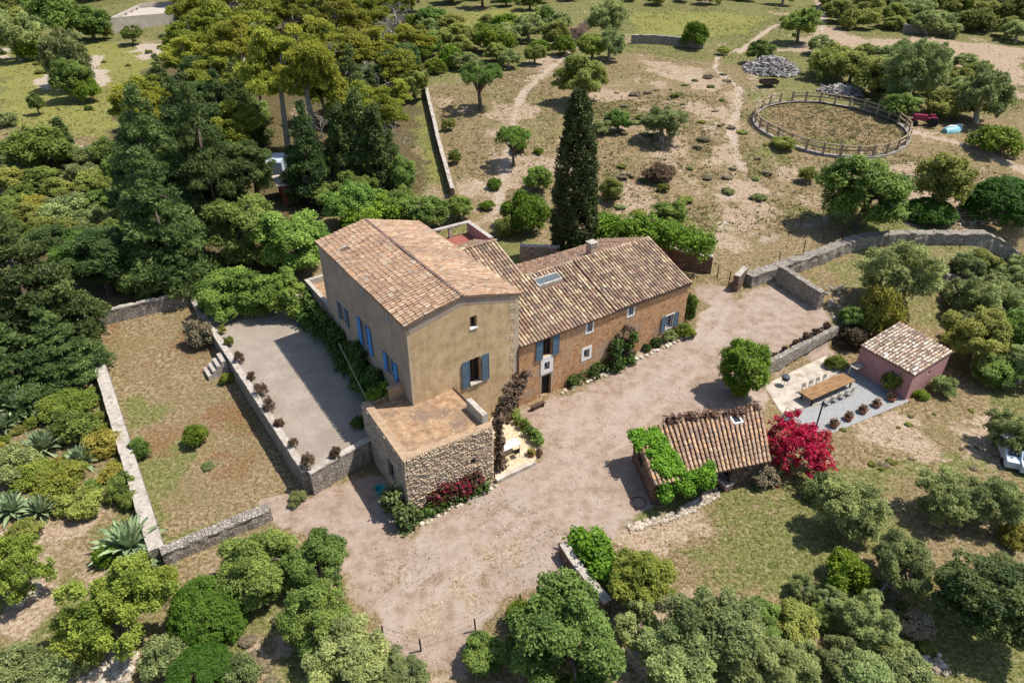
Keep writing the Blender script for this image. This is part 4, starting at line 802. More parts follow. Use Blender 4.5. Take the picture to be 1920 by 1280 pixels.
        for k in range(nl):
            a = k * 2.39996 + g.uniform(-.15, .15); f = k / nl; el = R(18 + 66 * f + g.uniform(-6, 6)); L_ = 1.75 * (1 - 0.25 * f) * g.uniform(.85, 1.1); wd = 0.21; vs = []
            dv = Vector((math.cos(a), math.sin(a), 0)); sv = Vector((-dv.y, dv.x, 0))
            for q, ww in ((0, .7), (.3, 1.0), (.62, .85), (.85, .45), (1, .05)):
                e = el - 0.45 * q * (1 - f); p = dv * (L_ * q * math.cos(e) + .08) + Vector((0, 0, 0.12 + L_ * q * math.sin(e)))
                upv = Vector((-dv.x * math.sin(e), -dv.y * math.sin(e), math.cos(e)))
                vs += [p + sv * wd * ww + upv * 0.05, p - upv * 0.02, p - sv * wd * ww + upv * 0.05]
            m.add(vs, [(3 * i, 3 * i + 1, 3 * i + 4, 3 * i + 3) for i in range(4)] + [(3 * i + 1, 3 * i + 2, 3 * i + 5, 3 * i + 4) for i in range(4)])
        C_ = m.mesh('agave_rosette', M['L_agave']); at_ = C_.attributes.new('tint', 'FLOAT', 'FACE'); at_.data.foreach_set('value', [g.uniform(.1, .9) for _ in range(nl) for _q in range(8)])
    elif kind == 'bare':
        W, H_ = 4.5, 6.0; m = MB()
        def br(p, d, L_, r, dep):
            e = p + d * L_; m.tube([p, p.lerp(e, .5) + Vector((g.uniform(-.1, .1), g.uniform(-.1, .1), 0)) * L_, e], [r, r * .8, r * .55], 5, cap=False)
            if dep:
                for _ in range(4 if dep > 2 else 3):
                    nd = (d + Vector((g.gauss(0, .6), g.gauss(0, .6), g.gauss(0, .35)))).normalized(); br(e - d * L_ * g.uniform(0, .4), nd, L_ * g.uniform(.55, .8), r * .5, dep - 1)
        br(Vector((0, 0, -.2)), Vector((0, 0, 1)), 2.4, 0.16, 4); C_ = m.mesh('bare_branches', M['deadwood'])
    KIND[key] = (C_, T, W, H_); return KIND[key]
HCF = {'cypress': 0.5, 'smallcypress': 0.5, 'conifer': 0.42, 'darkoak': 0.5, 'pine': 0.72, 'agave': 0.3, 'dome': 0.45, 'almond': 0.62, 'bare': 0.5}
LOW = ('shrub', 'brightshrub', 'yellowshrub', 'ivyshrub', 'rusty', 'goldshrub', 'olivescrub', 'dryshrub', 'darkshrub', 'dome', 'redshrub', 'agave', 'bare', 'oakscrub', 'twig')
PLANTED = []
CLEAR_VIEW = [(175, 555, 350, 600), (1440, 422, 1925, 462), (796, 160, 852, 345), (772, 190, 800, 330), (502, 268, 552, 332), (508, 330, 580, 390), (1700, 205, 1815, 262), (528, 150, 618, 262), (740, 215, 770, 300), (1530, 155, 1625, 195), (1380, 105, 1510, 170), (180, 0, 295, 70)]
prng = random.Random(99)
def plant_at(kind, x, y, z, wid, asp, label, cat=None, group=None, name=None, var=None, big=False, rz=None):
    var = prng.randrange(3) if var is None else var
    if big: var = 10 + var % 2
    C_, T, W, H_ = species(kind, var); s = wid / W; sz = asp * wid / H_
    nm = name or {'oak': 'oak_tree', 'fig': 'fig_tree', 'scrubtree': 'bushy_tree', 'yellowtree': 'young_tree', 'olive': 'olive_tree', 'pine': 'pine_tree', 'conifer': 'conifer_tree', 'darkoak': 'evergreen_tree', 'lollipop': 'clipped_tree', 'almond': 'almond_tree', 'cypress': 'cypress_tree', 'smallcypress': 'cypress_tree', 'airy': 'young_tree', 'agave': 'agave_plant', 'bare': 'dead_tree', 'dome': 'mastic_bush'}.get(kind, 'shrub')
    ct = cat or ('tree' if T is not None or kind == 'bare' else 'agave' if kind == 'agave' else 'bush')
    rz = prng.uniform(0, 6.28) if rz is None else rz
    if T is None:
        o = bpy.data.objects.new(nm, C_); link(o); o.location = (x, y, z); o.rotation_euler = (0, 0, rz); o.scale = (s, s, sz); tag(o, label, ct, group)
    else:
        o = empty(nm, label, ct, (x, y, z), rz, group); o.scale = (s, s, sz)
        link(bpy.data.objects.new('trunk', T), o); link(bpy.data.objects.new('crown', C_), o)
    PLANTED.append((x, y, wid)); return o
def plant(kind, cx, cy, wpx, asp, label, cat=None, group=None, name=None, rz=None, var=None):
    """cx, cy: middle of the crown in the photo, wpx its width there"""
    hc = 1.0
    for _ in range(4):
        x, y, z = ground(cx, cy, hc); D_ = math.sqrt(x * x + y * y + (CAM_H - z - hc) ** 2); wid = wpx / FPX * D_; hc = asp * wid * HCF.get(kind, 0.42 if kind in LOW else 0.58)
    return plant_at(kind, x, y, z, wid, asp, label, cat, group, name, var, wpx > 95 and kind != 'cypress', rz)
def hedge(name, label, cat, pts, width, h, mat, n, leaf, seed, zb=None, lob=0.4, dens=5, ar=1.6, group=None, jag=0.3):
    """foliage filling a strip along a line of points (x, y[, z])"""
    g = random.Random(seed); l = []; P_ = [Vector((p[0], p[1], p[2] if len(p) > 2 else (tz(p[0], p[1]) if zb is None else zb))) for p in pts]
    tot = sum((b - a).length for a, b in zip(P_, P_[1:]))
    for a, b in zip(P_, P_[1:]):
        d = (b - a); d2 = Vector((d.x, d.y, 0)); s = Vector((-d2.y, d2.x, 0)).normalized() if d2.length > 1e-3 else Vector((1, 0, 0))
        for _ in range(max(3, int(d.length * dens * max(1, width)))):
            r = lob * g.uniform(0.6, 1.2); p = a + d * g.random() + s * g.uniform(-.5, .5) * max(0.05, width - r)
            l.append((p.x, p.y, p.z + g.uniform(r * .3, max(r * .5, h * g.uniform(1 - jag, 1) - r * .6)), r, 0.9))
    c0 = sum((Vector(q[:3]) for q in l), Vector()) / len(l); zb0 = min(q[2] - q[3] for q in l)
    loc = Vector((c0.x, c0.y, zb0)); l = [(q[0] - loc.x, q[1] - loc.y, q[2] - loc.z, q[3], q[4]) for q in l]
    o = bpy.data.objects.new(name, cloud_mesh(name, l, n, leaf, M[mat], seed, ar=ar)); link(o); o.location = loc; return tag(o, label, cat, group)

# ------------------------------------------------------------------ patio, terraces, stone walls
PZ = 1.72
pat = [(-31.4, 59.3), (-13.55, 34.0), at(690, 832, PZ)[:2], (-9.9, 38.3), (-7.7, 40.4), (-15.3, 51.5), (-18.6, 56.6), (-24.5, 63)]
mb = MB(); mb.prism(pat, -0.6, PZ); m_, n_, b_ = newmat('patio_gravel'); co_ = objco(n_)
c_ = ramp(n_, noise(n_, co_, 0.7, 6, 0.65), [(0.3, (0.27, 0.222, 0.178)), (0.55, (0.335, 0.283, 0.232)), (0.75, (0.40, 0.345, 0.29))]); c_ = mix(n_, mulv(n_, ramp(n_, noise(n_, co_, 0.33, 5), [(0.46, (0, 0, 0)), (0.62, (1, 1, 1))]), .5), c_, (0.25, 0.205, 0.165)); c_ = mix(n_, ramp(n_, noise(n_, co_, 3.5, 4), [(0.60, (0, 0, 0)), (0.66, (1, 1, 1))]), c_, (0.25, 0.20, 0.15)); c_ = mix(n_, ramp(n_, noise(n_, co_, 11, 3), [(0.36, (1, 1, 1)), (0.44, (0, 0, 0))]), c_, (0.19, 0.15, 0.11))
n_.links.new(c_, b_.inputs['Base Color']); b_.inputs['Roughness'].default_value = 1; bump(n_, b_, noise(n_, co_, 16, 3), 0.5, 0.03)
tag(mb.build('patio', m_), kind='structure')
def stone_wall(name, label, pts, h, th, mat='greystone', cop='coping', ztop=None, cat='wall', seed=1, jitter=0.05, group=None, zdrop=0.5, copt=0.07, taper=0.85):
    """a stone wall along a polyline with an uneven face and a separate top course"""
    g = random.Random(seed); P_ = [Vector((p[0], p[1], 0)) for p in pts]; S = []
    for a, b in zip(P_, P_[1:]):
        k = max(1, int((b - a).length / 0.4)); S += [a.lerp(b, i / k) for i in range(k)]
    S.append(P_[-1]); c0 = sum(S, Vector()) / len(S); root = empty(name, label, cat, (c0.x, c0.y, tz(c0.x, c0.y)), 0, group)
    body, top = MB(), MB(); rings = []; tr = []
    for i, p in enumerate(S):
        d = (S[min(i + 1, len(S) - 1)] - S[max(i - 1, 0)]).normalized(); s = Vector((-d.y, d.x, 0)); z0 = tz(p.x, p.y); zt = (ztop(i / (len(S) - 1)) if callable(ztop) else ztop) if ztop is not None else z0 + h * (1 + g.uniform(-jitter, jitter) * 0.8)
        j = lambda: g.uniform(-jitter, jitter)
        zb = z0 - zdrop; prof = [(-th / 2, zb), (-th / 2 * (1 + taper) / 2, (z0 + zt) / 2), (-th / 2 * taper, zt), (th / 2 * taper, zt), (th / 2 * (1 + taper) / 2, (z0 + zt) / 2), (th / 2, zb)]
        rings.append([p + s * (o + j()) + Vector((0, 0, z + (j() if 0 < q < 5 else 0))) for q, (o, z) in enumerate(prof)])
        tr.append([p + s * o + Vector((0, 0, z)) for o, z in ((-th / 2 * taper - .03, zt - 0.05), (-th / 2 * taper - .02 + j() * .5, zt + copt + j() * .5), (th / 2 * taper + .02 + j() * .5, zt + copt + j() * .5), (th / 2 * taper + .03, zt - 0.05))])
    for MBx, rg in ((body, rings), (top, tr)):
        n = len(rg[0]); vs = [v for r_ in rg for v in r_]
        MBx.add(vs, [(i * n + q, i * n + q + 1, (i + 1) * n + q + 1, (i + 1) * n + q) for i in range(len(rg) - 1) for q in range(n - 1)] + [tuple(range(n)), tuple(range(len(vs) - 1, len(vs) - 1 - n, -1))])
    part(body, 'wall_face', M[mat], root)
    if cop: part(top, 'coping', M[cop], root)
    return root
def gw(*px): return [ground(*p)[:2] for p in px]
PATIO_L = [(-31.4, 59.3), (-13.5, 33.9)]
stone_wall('patio_wall', 'long straight retaining wall with pale coping between the gravel patio and the lawn', PATIO_L, 1, 0.5, 'greystone', 'coping', PZ + 0.12, seed=2)
stone_wall('patio_wall', 'short sunlit rubble wall at the near end of the gravel patio, beside the stone terrace', [(-13.25, 33.75), (-9.9, 37.2)], 1, 0.5, 'greystone', 'coping', PZ + 0.1, seed=3)
zl = 0.25
stone_wall('garden_wall', 'wide lime-topped wall on the outer long side of the lawn, beside the agaves', [at(293, 1030, .85)[:2], at(178, 660, 1.7)[:2], at(150, 585, 2.0)[:2]], 0.9, 0.95, 'greystone', 'coping', seed=4, jitter=0.04)
stone_wall('garden_wall', 'low grey dry-stone wall across the near end of the lawn', [at(301, 1034, .85)[:2], at(505, 950, .85)[:2]], 0.85, 0.85, 'greystone', 'greystone', seed=5, jitter=0.07)
stone_wall('garden_wall', 'shaded whitish wall across the far end of the lawn, under the dark trees', [at(170, 590, 2.1)[:2], at(352, 552, 2.3)[:2]], 1.3, 0.5, 'greystone', 'coping', seed=6)
stone_wall('dry_stone_wall', 'very long pale dry-stone wall curving past the gateway towards the right edge', [at(p[0], p[1] - 4, z)[:2] for p, z in (((1400, 540), 1.6), ((1462, 512), 2.3), ((1520, 488), 2.9), ((1580, 460), 3.5), ((1630, 440), 4.0), ((1720, 434), 4.2), ((1830, 437), 4.1), ((1960, 434), 4.2))], 1.1, 1.25, 'greystone', 'greystone', seed=7, jitter=0.12)
stone_wall('dry_stone_wall', 'thick shaded stone wall jutting from the long dry-stone wall into the yard', [at(1460, 513, 2.6)[:2], at(1540, 560, 2.3)[:2]], 1.7, 0.7, 'greystone', 'greystone', seed=8)
stone_wall('gate_pier', 'stubby stone gate pier at the yard entrance', [at(1376, 545, 1.6)[:2], at(1392, 528, 1.8)[:2]], 1.6, 0.6, 'brownstone', 'coping', seed=9, cat='gate pier')
stone_wall('retaining_wall', 'brown stone retaining wall under the clipped hedge behind the wing', [at(1215, 462, 3.2)[:2], at(1275, 485, 3.0)[:2], at(1335, 497, 2.8)[:2]], 1.7, 0.6, 'brownstone', 'coping', seed=10)
stone_wall('orchard_wall', 'thin white-topped wall running uphill beside the orchard', gw((797, 168), (822, 275), (849, 372)), 1.2, 0.5, 'brownstone', 'coping', seed=11)
stone_wall('yard_wall', 'short curved wall with wide pale top beside the bright creeper hedge', [at(x, y, .95)[:2] for x, y in ((1056, 1018), (1072, 1042), (1098, 1076), (1140, 1128))], 0.95, 0.55, 'brownstone', 'coping', seed=12, copt=0.05)
stone_wall('field_wall', 'dark field wall beyond the orchard at the foot of the far meadow', gw((1183, 82), (1250, 84), (1318, 92)), 1.5, 0.6, 'greystone', 'coping', seed=13)
stone_wall('field_wall', 'broken end of stone wall by the orchard footpath', gw((1060, 75), (1080, 72), (1104, 55)), 2.0, 0.6, 'brownstone', None, seed=14, jitter=0.15)
stone_wall('field_wall', 'mossy boundary wall at the bottom edge under the big grey-green tree', gw((1178, 1232), (1240, 1300)), 0.9, 0.5, 'greystone', 'coping', seed=15)
stone_wall('field_wall', 'collapsed rubble wall in the olive grove on the right', gw((1768, 524), (1800, 530), (1836, 542)), 0.6, 0.7, 'greystone', None, seed=16, jitter=0.18)
stone_wall('field_wall', 'short pale stretch of wall at the edge of the wood by the bright meadow', gw((140, 292), (190, 302)), 1.3, 0.5, 'greystone', 'coping', seed=17)
stone_wall('field_wall', 'rough stone wall below the scrub at the top right edge', gw((1690, 62), (1790, 66)), 1.6, 0.7, 'greystone', None, seed=18, jitter=0.15)
stone_wall('dining_wall', 'rubble retaining wall behind the dining terrace with rust-coloured bushes on top', [DL0, DL1], 1.2, 0.5, 'greystone', None, 1.1, seed=19, jitter=0.06)
stone_wall('courtyard_wall', 'shaded grey stone wall behind the house beside the cypress', [at(975, 458, 4.8)[:2], at(1050, 460, 4.8)[:2]], 2.6, 0.5, 'greystone', 'coping', seed=20)
# dining terrace
dz = tz(25, 45) + 0.004
pd = [at(1432, 722, -.6)[:2], at(1546, 668, -.6)[:2], at(1588, 690, -.6)[:2], at(1500, 740, -.6)[:2], at(1540, 756, -.6)[:2], at(1465, 775, -.6)[:2]]
mb = MB(); mb.prism(pd, -1.0, -0.57); tag(mb.build('paved_terrace', M['concrete']), kind='structure')
pg = [at(1465, 777, -.6)[:2], at(1540, 757, -.6)[:2], at(1502, 741, -.6)[:2], at(1590, 691, -.6)[:2], at(1622, 700, -.6)[:2], at(1705, 752, -.6)[:2], at(1560, 812, -.6)[:2], at(1520, 808, -.6)[:2]]
mb = MB(); mb.prism(pg, -1.0, -0.574); tag(mb.build('gravel_terrace', M['greygravel']), kind='structure')
bed = [at(x, y, 0.12)[:2] for x, y in ((929, 896), (1004, 862), (1014, 838), (985, 803), (958, 768), (930, 760), (915, 800))]
mb = MB(); mb.prism(bed, -0.3, 0.12); tag(mb.build('pebble_bed', nmat('pale_pebbles', [(0.3, (0.40, 0.31, 0.19)), (0.6, (0.60, 0.50, 0.34)), (0.8, (0.70, 0.62, 0.48))], 4.5, 0.95, 0.8, 0.04, 9)), kind='structure')
stone_wall('edging_wall', 'low whitewashed kerb along the pebble bed beside the stone terrace', [at(930, 900, .2)[:2], at(1002, 866, .2)[:2]], 0.3, 0.35, 'concrete', 'concrete', seed=21, jitter=0.02, cat='kerb', copt=0.03)

# ------------------------------------------------------------------ outbuilding with creeper, and the pink hut
shed = empty('outbuilding', 'low open-fronted outbuilding with pale tiled roof half covered by green creeper', 'outbuilding', (13, 35.5, 0))
BLs, BRs, FRs, FLs = Vector((8.5, 37.2, 0)), Vector((17.95, 40.0, 0)), Vector((16.95, 34.9, 0)), Vector((9.1, 32.7, 0))
mb = MB(); l1 = (FLs - BLs).length; wall_panel(mb, frame(BLs, FLs), 0, l1, -.3, [(0, 2.38), (l1, 1.9)], [(1.1, 2.1, 0.9, 1.6)], 0.3)
l2 = (BRs - FRs).length; wall_panel(mb, frame(FRs, BRs), 0, l2, -.3, [(0, 1.9), (l2, 2.38)]); l3 = (BLs - BRs).length; wall_panel(mb, frame(BRs, BLs), 0, l3, -.3, [(0, 2.38), (l3, 2.38)])
Ff = frame(FLs, FRs); lf = (FRs - FLs).length; wall_panel(mb, Ff, 0, lf, -.3, [(0, 1.85), (lf, 1.85)], [(0.9, 5.6, -0.29, 1.6)], 0.35); part(mb, 'wall', M['brownstone'], shed)
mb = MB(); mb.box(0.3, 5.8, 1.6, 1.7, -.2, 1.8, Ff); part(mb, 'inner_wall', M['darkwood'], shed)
ou = (BRs - BLs).normalized(); ov = (FLs - BLs).normalized()
e0 = P3(FLs - ou * .15 + ov * .3, 2.0); e1 = P3(FRs + ou * .15 + ov * .3, 2.0); r0 = P3(BLs - ou * .15 - ov * .1, 2.5); r1 = P3(BRs + ou * .15 - ov * .1, 2.5)
part(roof_sheet(e0, e1, r1, r0, 0.10), 'roof', M['pan'], shed)
sq = Vector((15.75, 38.7, 2.4)); part(tiles(e0 + Vector((0, 0, .02)), e1 + Vector((0, 0, .02)), r1 + Vector((0, 0, .02)), r0 + Vector((0, 0, .02)), 0.30, 0.45, rng, PAL_SHED, lambda p: (p - sq).length < 0.55, 0.02), 'roof_tiles', M['tile'], shed)
mb = MB(); Fk = Matrix.Translation(sq) @ Matrix(((ou.x, ov.x, 0, 0), (ou.y, ov.y, 0, 0), (0, 0, 1, 0), (0, 0, 0, 1)))
for q in ((-.38, .38, -.7, -.58), (-.38, .38, .58, .7), (-.38, -.26, -.58, .58), (.26, .38, -.58, .58)): mb.box(q[0], q[1], q[2], q[3], -.1, .16, Fk)
kf = part(mb, 'rooflight', M['white'], shed); mb = MB(); mb.box(-.26, .26, -.58, .58, -.05, .07, Fk); p_ = mb.build('pane', M['glass']); p_.parent = kf
hut = empty('garden_hut', 'small pink plastered hut with mottled white and brown tiled roof', 'hut', (32.6, 48.5, -0.4))
HF, HR, HB, HL = Vector((31.65, 44.85, 0)), Vector((36.2, 48.0, 0)), Vector((33.95, 52.4, 0)), Vector((29.25, 49.0, 0))
mb = MB(); lA = (HR - HF).length; FH = frame(HF, HR); wall_panel(mb, FH, 0, lA, -1.2, [(0, 1.85), (lA, 1.95)], [(2.5, 2.85, 0.9, 1.25)], 0.25)
lB = (HF - HL).length; wall_panel(mb, frame(HL, HF), 0, lB, -1.2, [(0, 1.95), (lB, 1.85)]); wall_panel(mb, frame(HR, HB), 0, (HB - HR).length, -1.2, [(0, 1.95), ((HB - HR).length, 2.2)]); wall_panel(mb, frame(HB, HL), 0, (HL - HB).length, -1.2, [(0, 2.2), ((HL - HB).length, 1.95)])
part(mb, 'wall', M['pink'], hut)
mb = MB(); mb.box(2.52, 2.83, 0.2, 0.24, 0.92, 1.23, FH); part(mb, 'window', M['dark'], hut)
c0 = (HF + HR + HB + HL) / 4
def ov_(p, z, k=0.12): return P3(p + (p - c0).normalized() * k, z)
q_ = (ov_(HL, 1.97), ov_(HF, 1.87), ov_(HR, 2.02), ov_(HB, 2.27))
part(roof_sheet(q_[0], q_[1], q_[2], q_[3], 0.10), 'roof', M['pan'], hut)
part(tiles(q_[0], q_[1], q_[2], q_[3], 0.29, 0.42, rng, PAL_HUT, None, 0.025), 'roof_tiles', M['tile'], hut)
mb = MB(); F = frame(HL, HF); mb.box(0.2, 0.85, -1.1, -0.05, 0.35, 0.45, F); mb.box(0.2, 0.3, -1.1, -1.0, -.6, 0.35, F); part(mb, 'porch_shelf', M['coping'], hut)

# ------------------------------------------------------------------ furniture and small things
def settle(o): return o
# dining table and chairs
tf = [Vector(p) for p in ((22.85, 44.95, 0), (27.5, 47.65, 0), (28.35, 46.55, 0), (23.6, 43.75, 0))]
tc = sum(tf, Vector()) / 4; td = (tf[1] - tf[0]).normalized(); ta = math.atan2(td.y, td.x); TZ0 = -0.573
tbl = empty('dining_table', 'long brown plank dining table on the grey gravel', 'table', (tc.x, tc.y, TZ0), ta)
mb = MB()
for k in range(6): mb.box(-2.65, 2.65, -0.62 + k * 0.208, -0.62 + k * 0.208 + 0.2, 0.70, 0.76 + 0.004 * (k % 3))
mb.build('tabletop', M['wood'], tbl)
for sx in (-2.3, 2.3):
    for sy in (-.5, .5): mb = MB(); mb.box(sx - .05, sx + .05, sy - .05, sy + .05, 0, 0.70); mb.build('leg', M['iron'], tbl)
def chair(x, y, rz, label):
    t = empty('garden_chair', label, 'chair', (x, y, TZ0), rz, 'pale chairs round the dining table')
    mb = MB(); mb.box(-.23, .23, -.22, .22, .43, .47); mb.build('seat', M['canvas'], t)
    mb = MB(); mb.tube([(-.22, -.2, .47), (-.23, -.25, .7), (-.18, -.28, .86), (.18, -.28, .86), (.23, -.25, .7), (.22, -.2, .47)], .02, 5); mb.add([(-.2, -.25, .5), (.2, -.25, .5), (.19, -.275, .84), (-.19, -.275, .84), (-.2, -.265, .5), (.2, -.265, .5), (.19, -.29, .84), (-.19, -.29, .84)], [(0, 1, 2, 3), (7, 6, 5, 4)]); mb.build('backrest', M['canvas'], t)
    for sx, sy in ((-.2, -.2), (.2, -.2), (-.2, .19), (.2, .19)): mb = MB(); mb.tube([(sx, sy, .43), (sx * 1.12, sy * 1.15, 0)], .018, 5); mb.build('leg', M['iron'], t)
CH = ['pale canvas chair on the open gravel side of the table, first from the black post', 'pale canvas chair on the open gravel side of the table, second from the black post', 'pale canvas chair on the open gravel side of the table, third from the black post', 'pale canvas chair on the open gravel side of the table, closest to the hut']
CB = ['pale canvas chair tucked in on the paved side of the table, nearest the kettle barbecue', 'second pale chair on the paved side of the table, counted from the kettle barbecue', 'third pale chair on the paved side of the table, counted from the kettle barbecue', 'pale canvas chair tucked in on the paved side of the table, nearest the hut']
tn = Vector((-td.y, td.x, 0))
for k in range(4):
    p = tc - tn * 1.05 + td * (-1.1 + k * 0.85); chair(p.x, p.y, ta + 0.05 * (k - 1.5), CH[k])
for k in range(4):
    p = tc + tn * 0.85 + td * (-1.5 + k * 0.85); chair(p.x, p.y, ta + math.pi, CB[k])
# kettle barbecue, fire bowl, fire chair
x, y, _ = at(1470, 722, -.57); bq = empty('barbecue', 'round dark kettle barbecue on the pale paving by the stone wall', 'barbecue', (x, y, -.57))
mb = MB(); mb.lathe([(.05, .48), (.26, .55), (.34, .72), (.355, .80)], 14); mb.build('bowl', M['iron'], bq)
mb = MB(); mb.lathe([(.355, .805), (.33, .93), (.2, 1.02), (.03, 1.05)], 14); ld = mb.build('lid', flat('enamel_grey', (.10, .11, .13), .3), bq); mb = MB(); mb.box(-.08, .08, -.015, .015, 1.05, 1.10); mb.build('handle', M['iron'], ld)
for k in range(3): a = k * 2.1; mb = MB(); mb.tube([(.12 * math.cos(a), .12 * math.sin(a), .5), (.34 * math.cos(a), .34 * math.sin(a), 0)], .015, 5); mb.build('leg', M['iron'], bq)
x, y, _ = at(1484, 780, -.57); t = empty('fire_bowl', 'little dark fire bowl beside the metal chair at the edge of the gravel', 'fire bowl', (x, y, tz(x, y)))
mb = MB(); mb.lathe([(.12, 0), (.14, .12), (.3, .3), (.33, .34), (.27, .31), (.1, .2)], 14); mb.build('bowl', M['clay'], t)
x, y, _ = at(1470, 788, -.5); t = empty('metal_chair', 'dark wire lounge chair standing between outbuilding and gravel terrace', 'chair', (x, y, tz(x, y)), 2.2)
mb = MB(); mb.tube([(-.3, .35, .38), (-.3, -.25, .32), (-.32, -.55, .95), (.32, -.55, .95), (.3, -.25, .32), (.3, .35, .38), (-.3, .35, .38)], .025, 5); mb.build('frame', M['iron'], t)
mb = MB(); mb.box(-.28, .28, -.25, .33, .33, .37); mb.build('seat', M['greyblue'], t)
for sx, sy in ((-.3, .3), (.3, .3), (-.3, -.3), (.3, -.3)): mb = MB(); mb.tube([(sx, sy, .34), (sx * 1.1, sy * 1.2, 0)], .02, 5); mb.build('leg', M['iron'], t)
x, y, _ = at(1530, 800, -.57); t = empty('black_post', 'tall black post standing on the gravel beside the magenta bougainvillea', 'post', (x, y, -.57))
mb = MB(); mb.tube([(0, 0, 0), (0, 0, 2.45)], .06, 8); mb.build('pole', M['iron'], t); mb = MB(); mb.lathe([(.2, 0), (.2, .05), (.07, .09)], 10); mb.build('base', M['iron'], t)
x, y, _ = at(1592, 704, -.57); t = empty('garden_sink', 'outdoor washstand with pale basin against the shaded wall of the hut', 'washstand', (x + 1.6, y + .6, TZ0), ta)
mb = MB(); mb.box(-.5, .5, -.3, .3, .72, .8); mb.build('counter', M['darkwood'], t)
mb = MB(); mb.lathe([(.1, .8), (.26, .86), (.3, .95), (.26, .93), (.08, .84)], 12); mb.build('basin', M['bluewhite'], t)
for sx in (-.45, .45): mb = MB(); mb.box(sx - .04, sx + .04, -.28, .28, 0, .72); mb.build('leg', M['darkwood'], t)
# round planters along the gravel, each with a small clipped plant
def planter(x, y, z, r, label, group, leaf='L_brown', nm='planter'):
    t = empty(nm, label, 'planter', (x, y, z), 0, group)
    mb = MB(); mb.lathe([(r * .7, 0), (r, r * .9), (r * 1.06, r * .95), (r * .9, r * .95), (r * .85, r * .75)], 12); mb.build('pot', M['clay'], t)
    g = random.Random(int(x * 100)); l = [(g.uniform(-.35, .35) * r, g.uniform(-.35, .35) * r, r * (.9 + g.random() * .5), r * .55, .8) for _ in range(9)]
    link(bpy.data.objects.new('plant', cloud_mesh('plant', l, 260, .09, M[leaf], int(x * 10))), t)
for (px, py), lb in zip(((1563, 799), (1590, 786), (1617, 773), (1643, 761), (1671, 750)), ('beside the black post', 'second from the black post', 'in the middle of the gravel edge', 'second from the corner of the hut', 'at the corner of the hut')):
    x, y, _ = at(px, py, -.57); planter(x, y, -.572, .36, 'round terracotta planter with dry plant, ' + lb, 'planters along the gravel terrace edge')
ORD = ['first', 'second', 'third', 'fourth', 'fifth', 'sixth', 'seventh', 'eighth', 'ninth', 'tenth', 'eleventh', 'twelfth']
for k, (px, py) in enumerate(((1460, 664), (1477, 653), (1498, 643), (1517, 632), (1537, 625), (1555, 615))):
    x, y, _ = at(px, py, 1.2); yw = DL0[1] + (x - DL0[0]) * (DL1[1] - DL0[1]) / (DL1[0] - DL0[0]) + .65; plant_at('rusty', x, yw, tz(x, yw), prng.uniform(.65, 1.0), prng.uniform(.7, .95), f'rust-brown ball bush above the dining terrace wall, {ORD[k]} from the clipped round tree', group='rust bushes above the dining terrace', var=k % 3)
# pot plants along the patio edge
pts_ = [(418, 618), (432, 640), (450, 672), (472, 703), (492, 734), (507, 762), (524, 792), (552, 832), (580, 872)]
for k, (px, py) in enumerate(pts_):
    x, y, _ = at(px, py + 8, PZ); plant_at(('rusty', 'twig', 'twig')[k % 3] if k > 1 else 'shrub', x, y, PZ, prng.uniform(.7, 1.15), prng.uniform(.85, 1.3), f'small brownish potted shrub on the patio edge, {ORD[k]} counted from the wood', group='potted shrubs along the patio edge', var=k % 3, name='potted_shrub')
x, y, _ = at(630, 858, PZ); plant_at('rusty', x, y, PZ, 0.95, 1.0, 'small brownish potted shrub alone on the near end of the patio', name='potted_shrub')
x, y, _ = at(672, 800, PZ); plant_at('darkshrub', x, y, PZ, 1.2, 0.8, 'dark bush in the shadow of the stone terrace block')
# garden steps down to the lawn
x, y, _ = at(415, 680, 1.0); a_ = math.atan2(PATIO_L[1][1] - PATIO_L[0][1], PATIO_L[1][0] - PATIO_L[0][0]); t = empty('garden_steps', 'short flight of pale stone steps from the patio down to the lawn', 'steps', (x, y, tz(x, y)), a_)
hst = PZ - tz(x, y)
for k in range(4): mb = MB(); mb.box(-.75, .75, -1.35 + k * .42, -.95 + k * .42, -.3, hst * (k + 1) / 4.6); mb.build('step', M['coping'], t)
# things on the lawn and by the terrace
x, y, _ = at(712, 915, .4); t = empty('plastic_tub', 'teal plastic tub in the shade beside the stone terrace', 'tub', (x, y, tz(x, y)))
mb = MB(); mb.lathe([(.24, 0), (.34, .42), (.36, .44), (.31, .42), (.22, .08)], 14); mb.build('tub', M['teal'], t); mb = MB(); mb.tube([(.36, -.1, .42), (.42, 0, .34), (.36, .1, .42)], .02, 5); mb.build('handle', M['teal'], t)
x, y, _ = at(955, 838, .6); t = empty('white_table', 'white garden table on the pebble bed beside the stone terrace', 'table', (x, y, .12), .6)
mb = MB(); mb.box(-.75, .75, -.4, .4, .70, .74); mb.build('tabletop', M['white'], t)
for sx in (-.65, .65):
    for sy in (-.32, .32): mb = MB(); mb.tube([(sx, sy, .7), (sx, sy, 0)], .025, 5); mb.build('leg', M['white'], t)
x, y, _ = at(967, 852, .3); t = empty('metal_chair', 'dark metal chair pulled up to the white table on the pebble bed', 'chair', (x, y, .12), .6)
mb = MB(); mb.box(-.2, .2, -.2, .2, .42, .45); mb.build('seat', M['iron'], t); mb = MB(); mb.box(-.2, .2, -.22, -.2, .45, .85); mb.build('backrest', M['iron'], t)
for sx, sy in ((-.18, -.18), (.18, -.18), (-.18, .18), (.18, .18)): mb = MB(); mb.tube([(sx, sy, .42), (sx, sy, 0)], .015, 5); mb.build('leg', M['iron'], t)
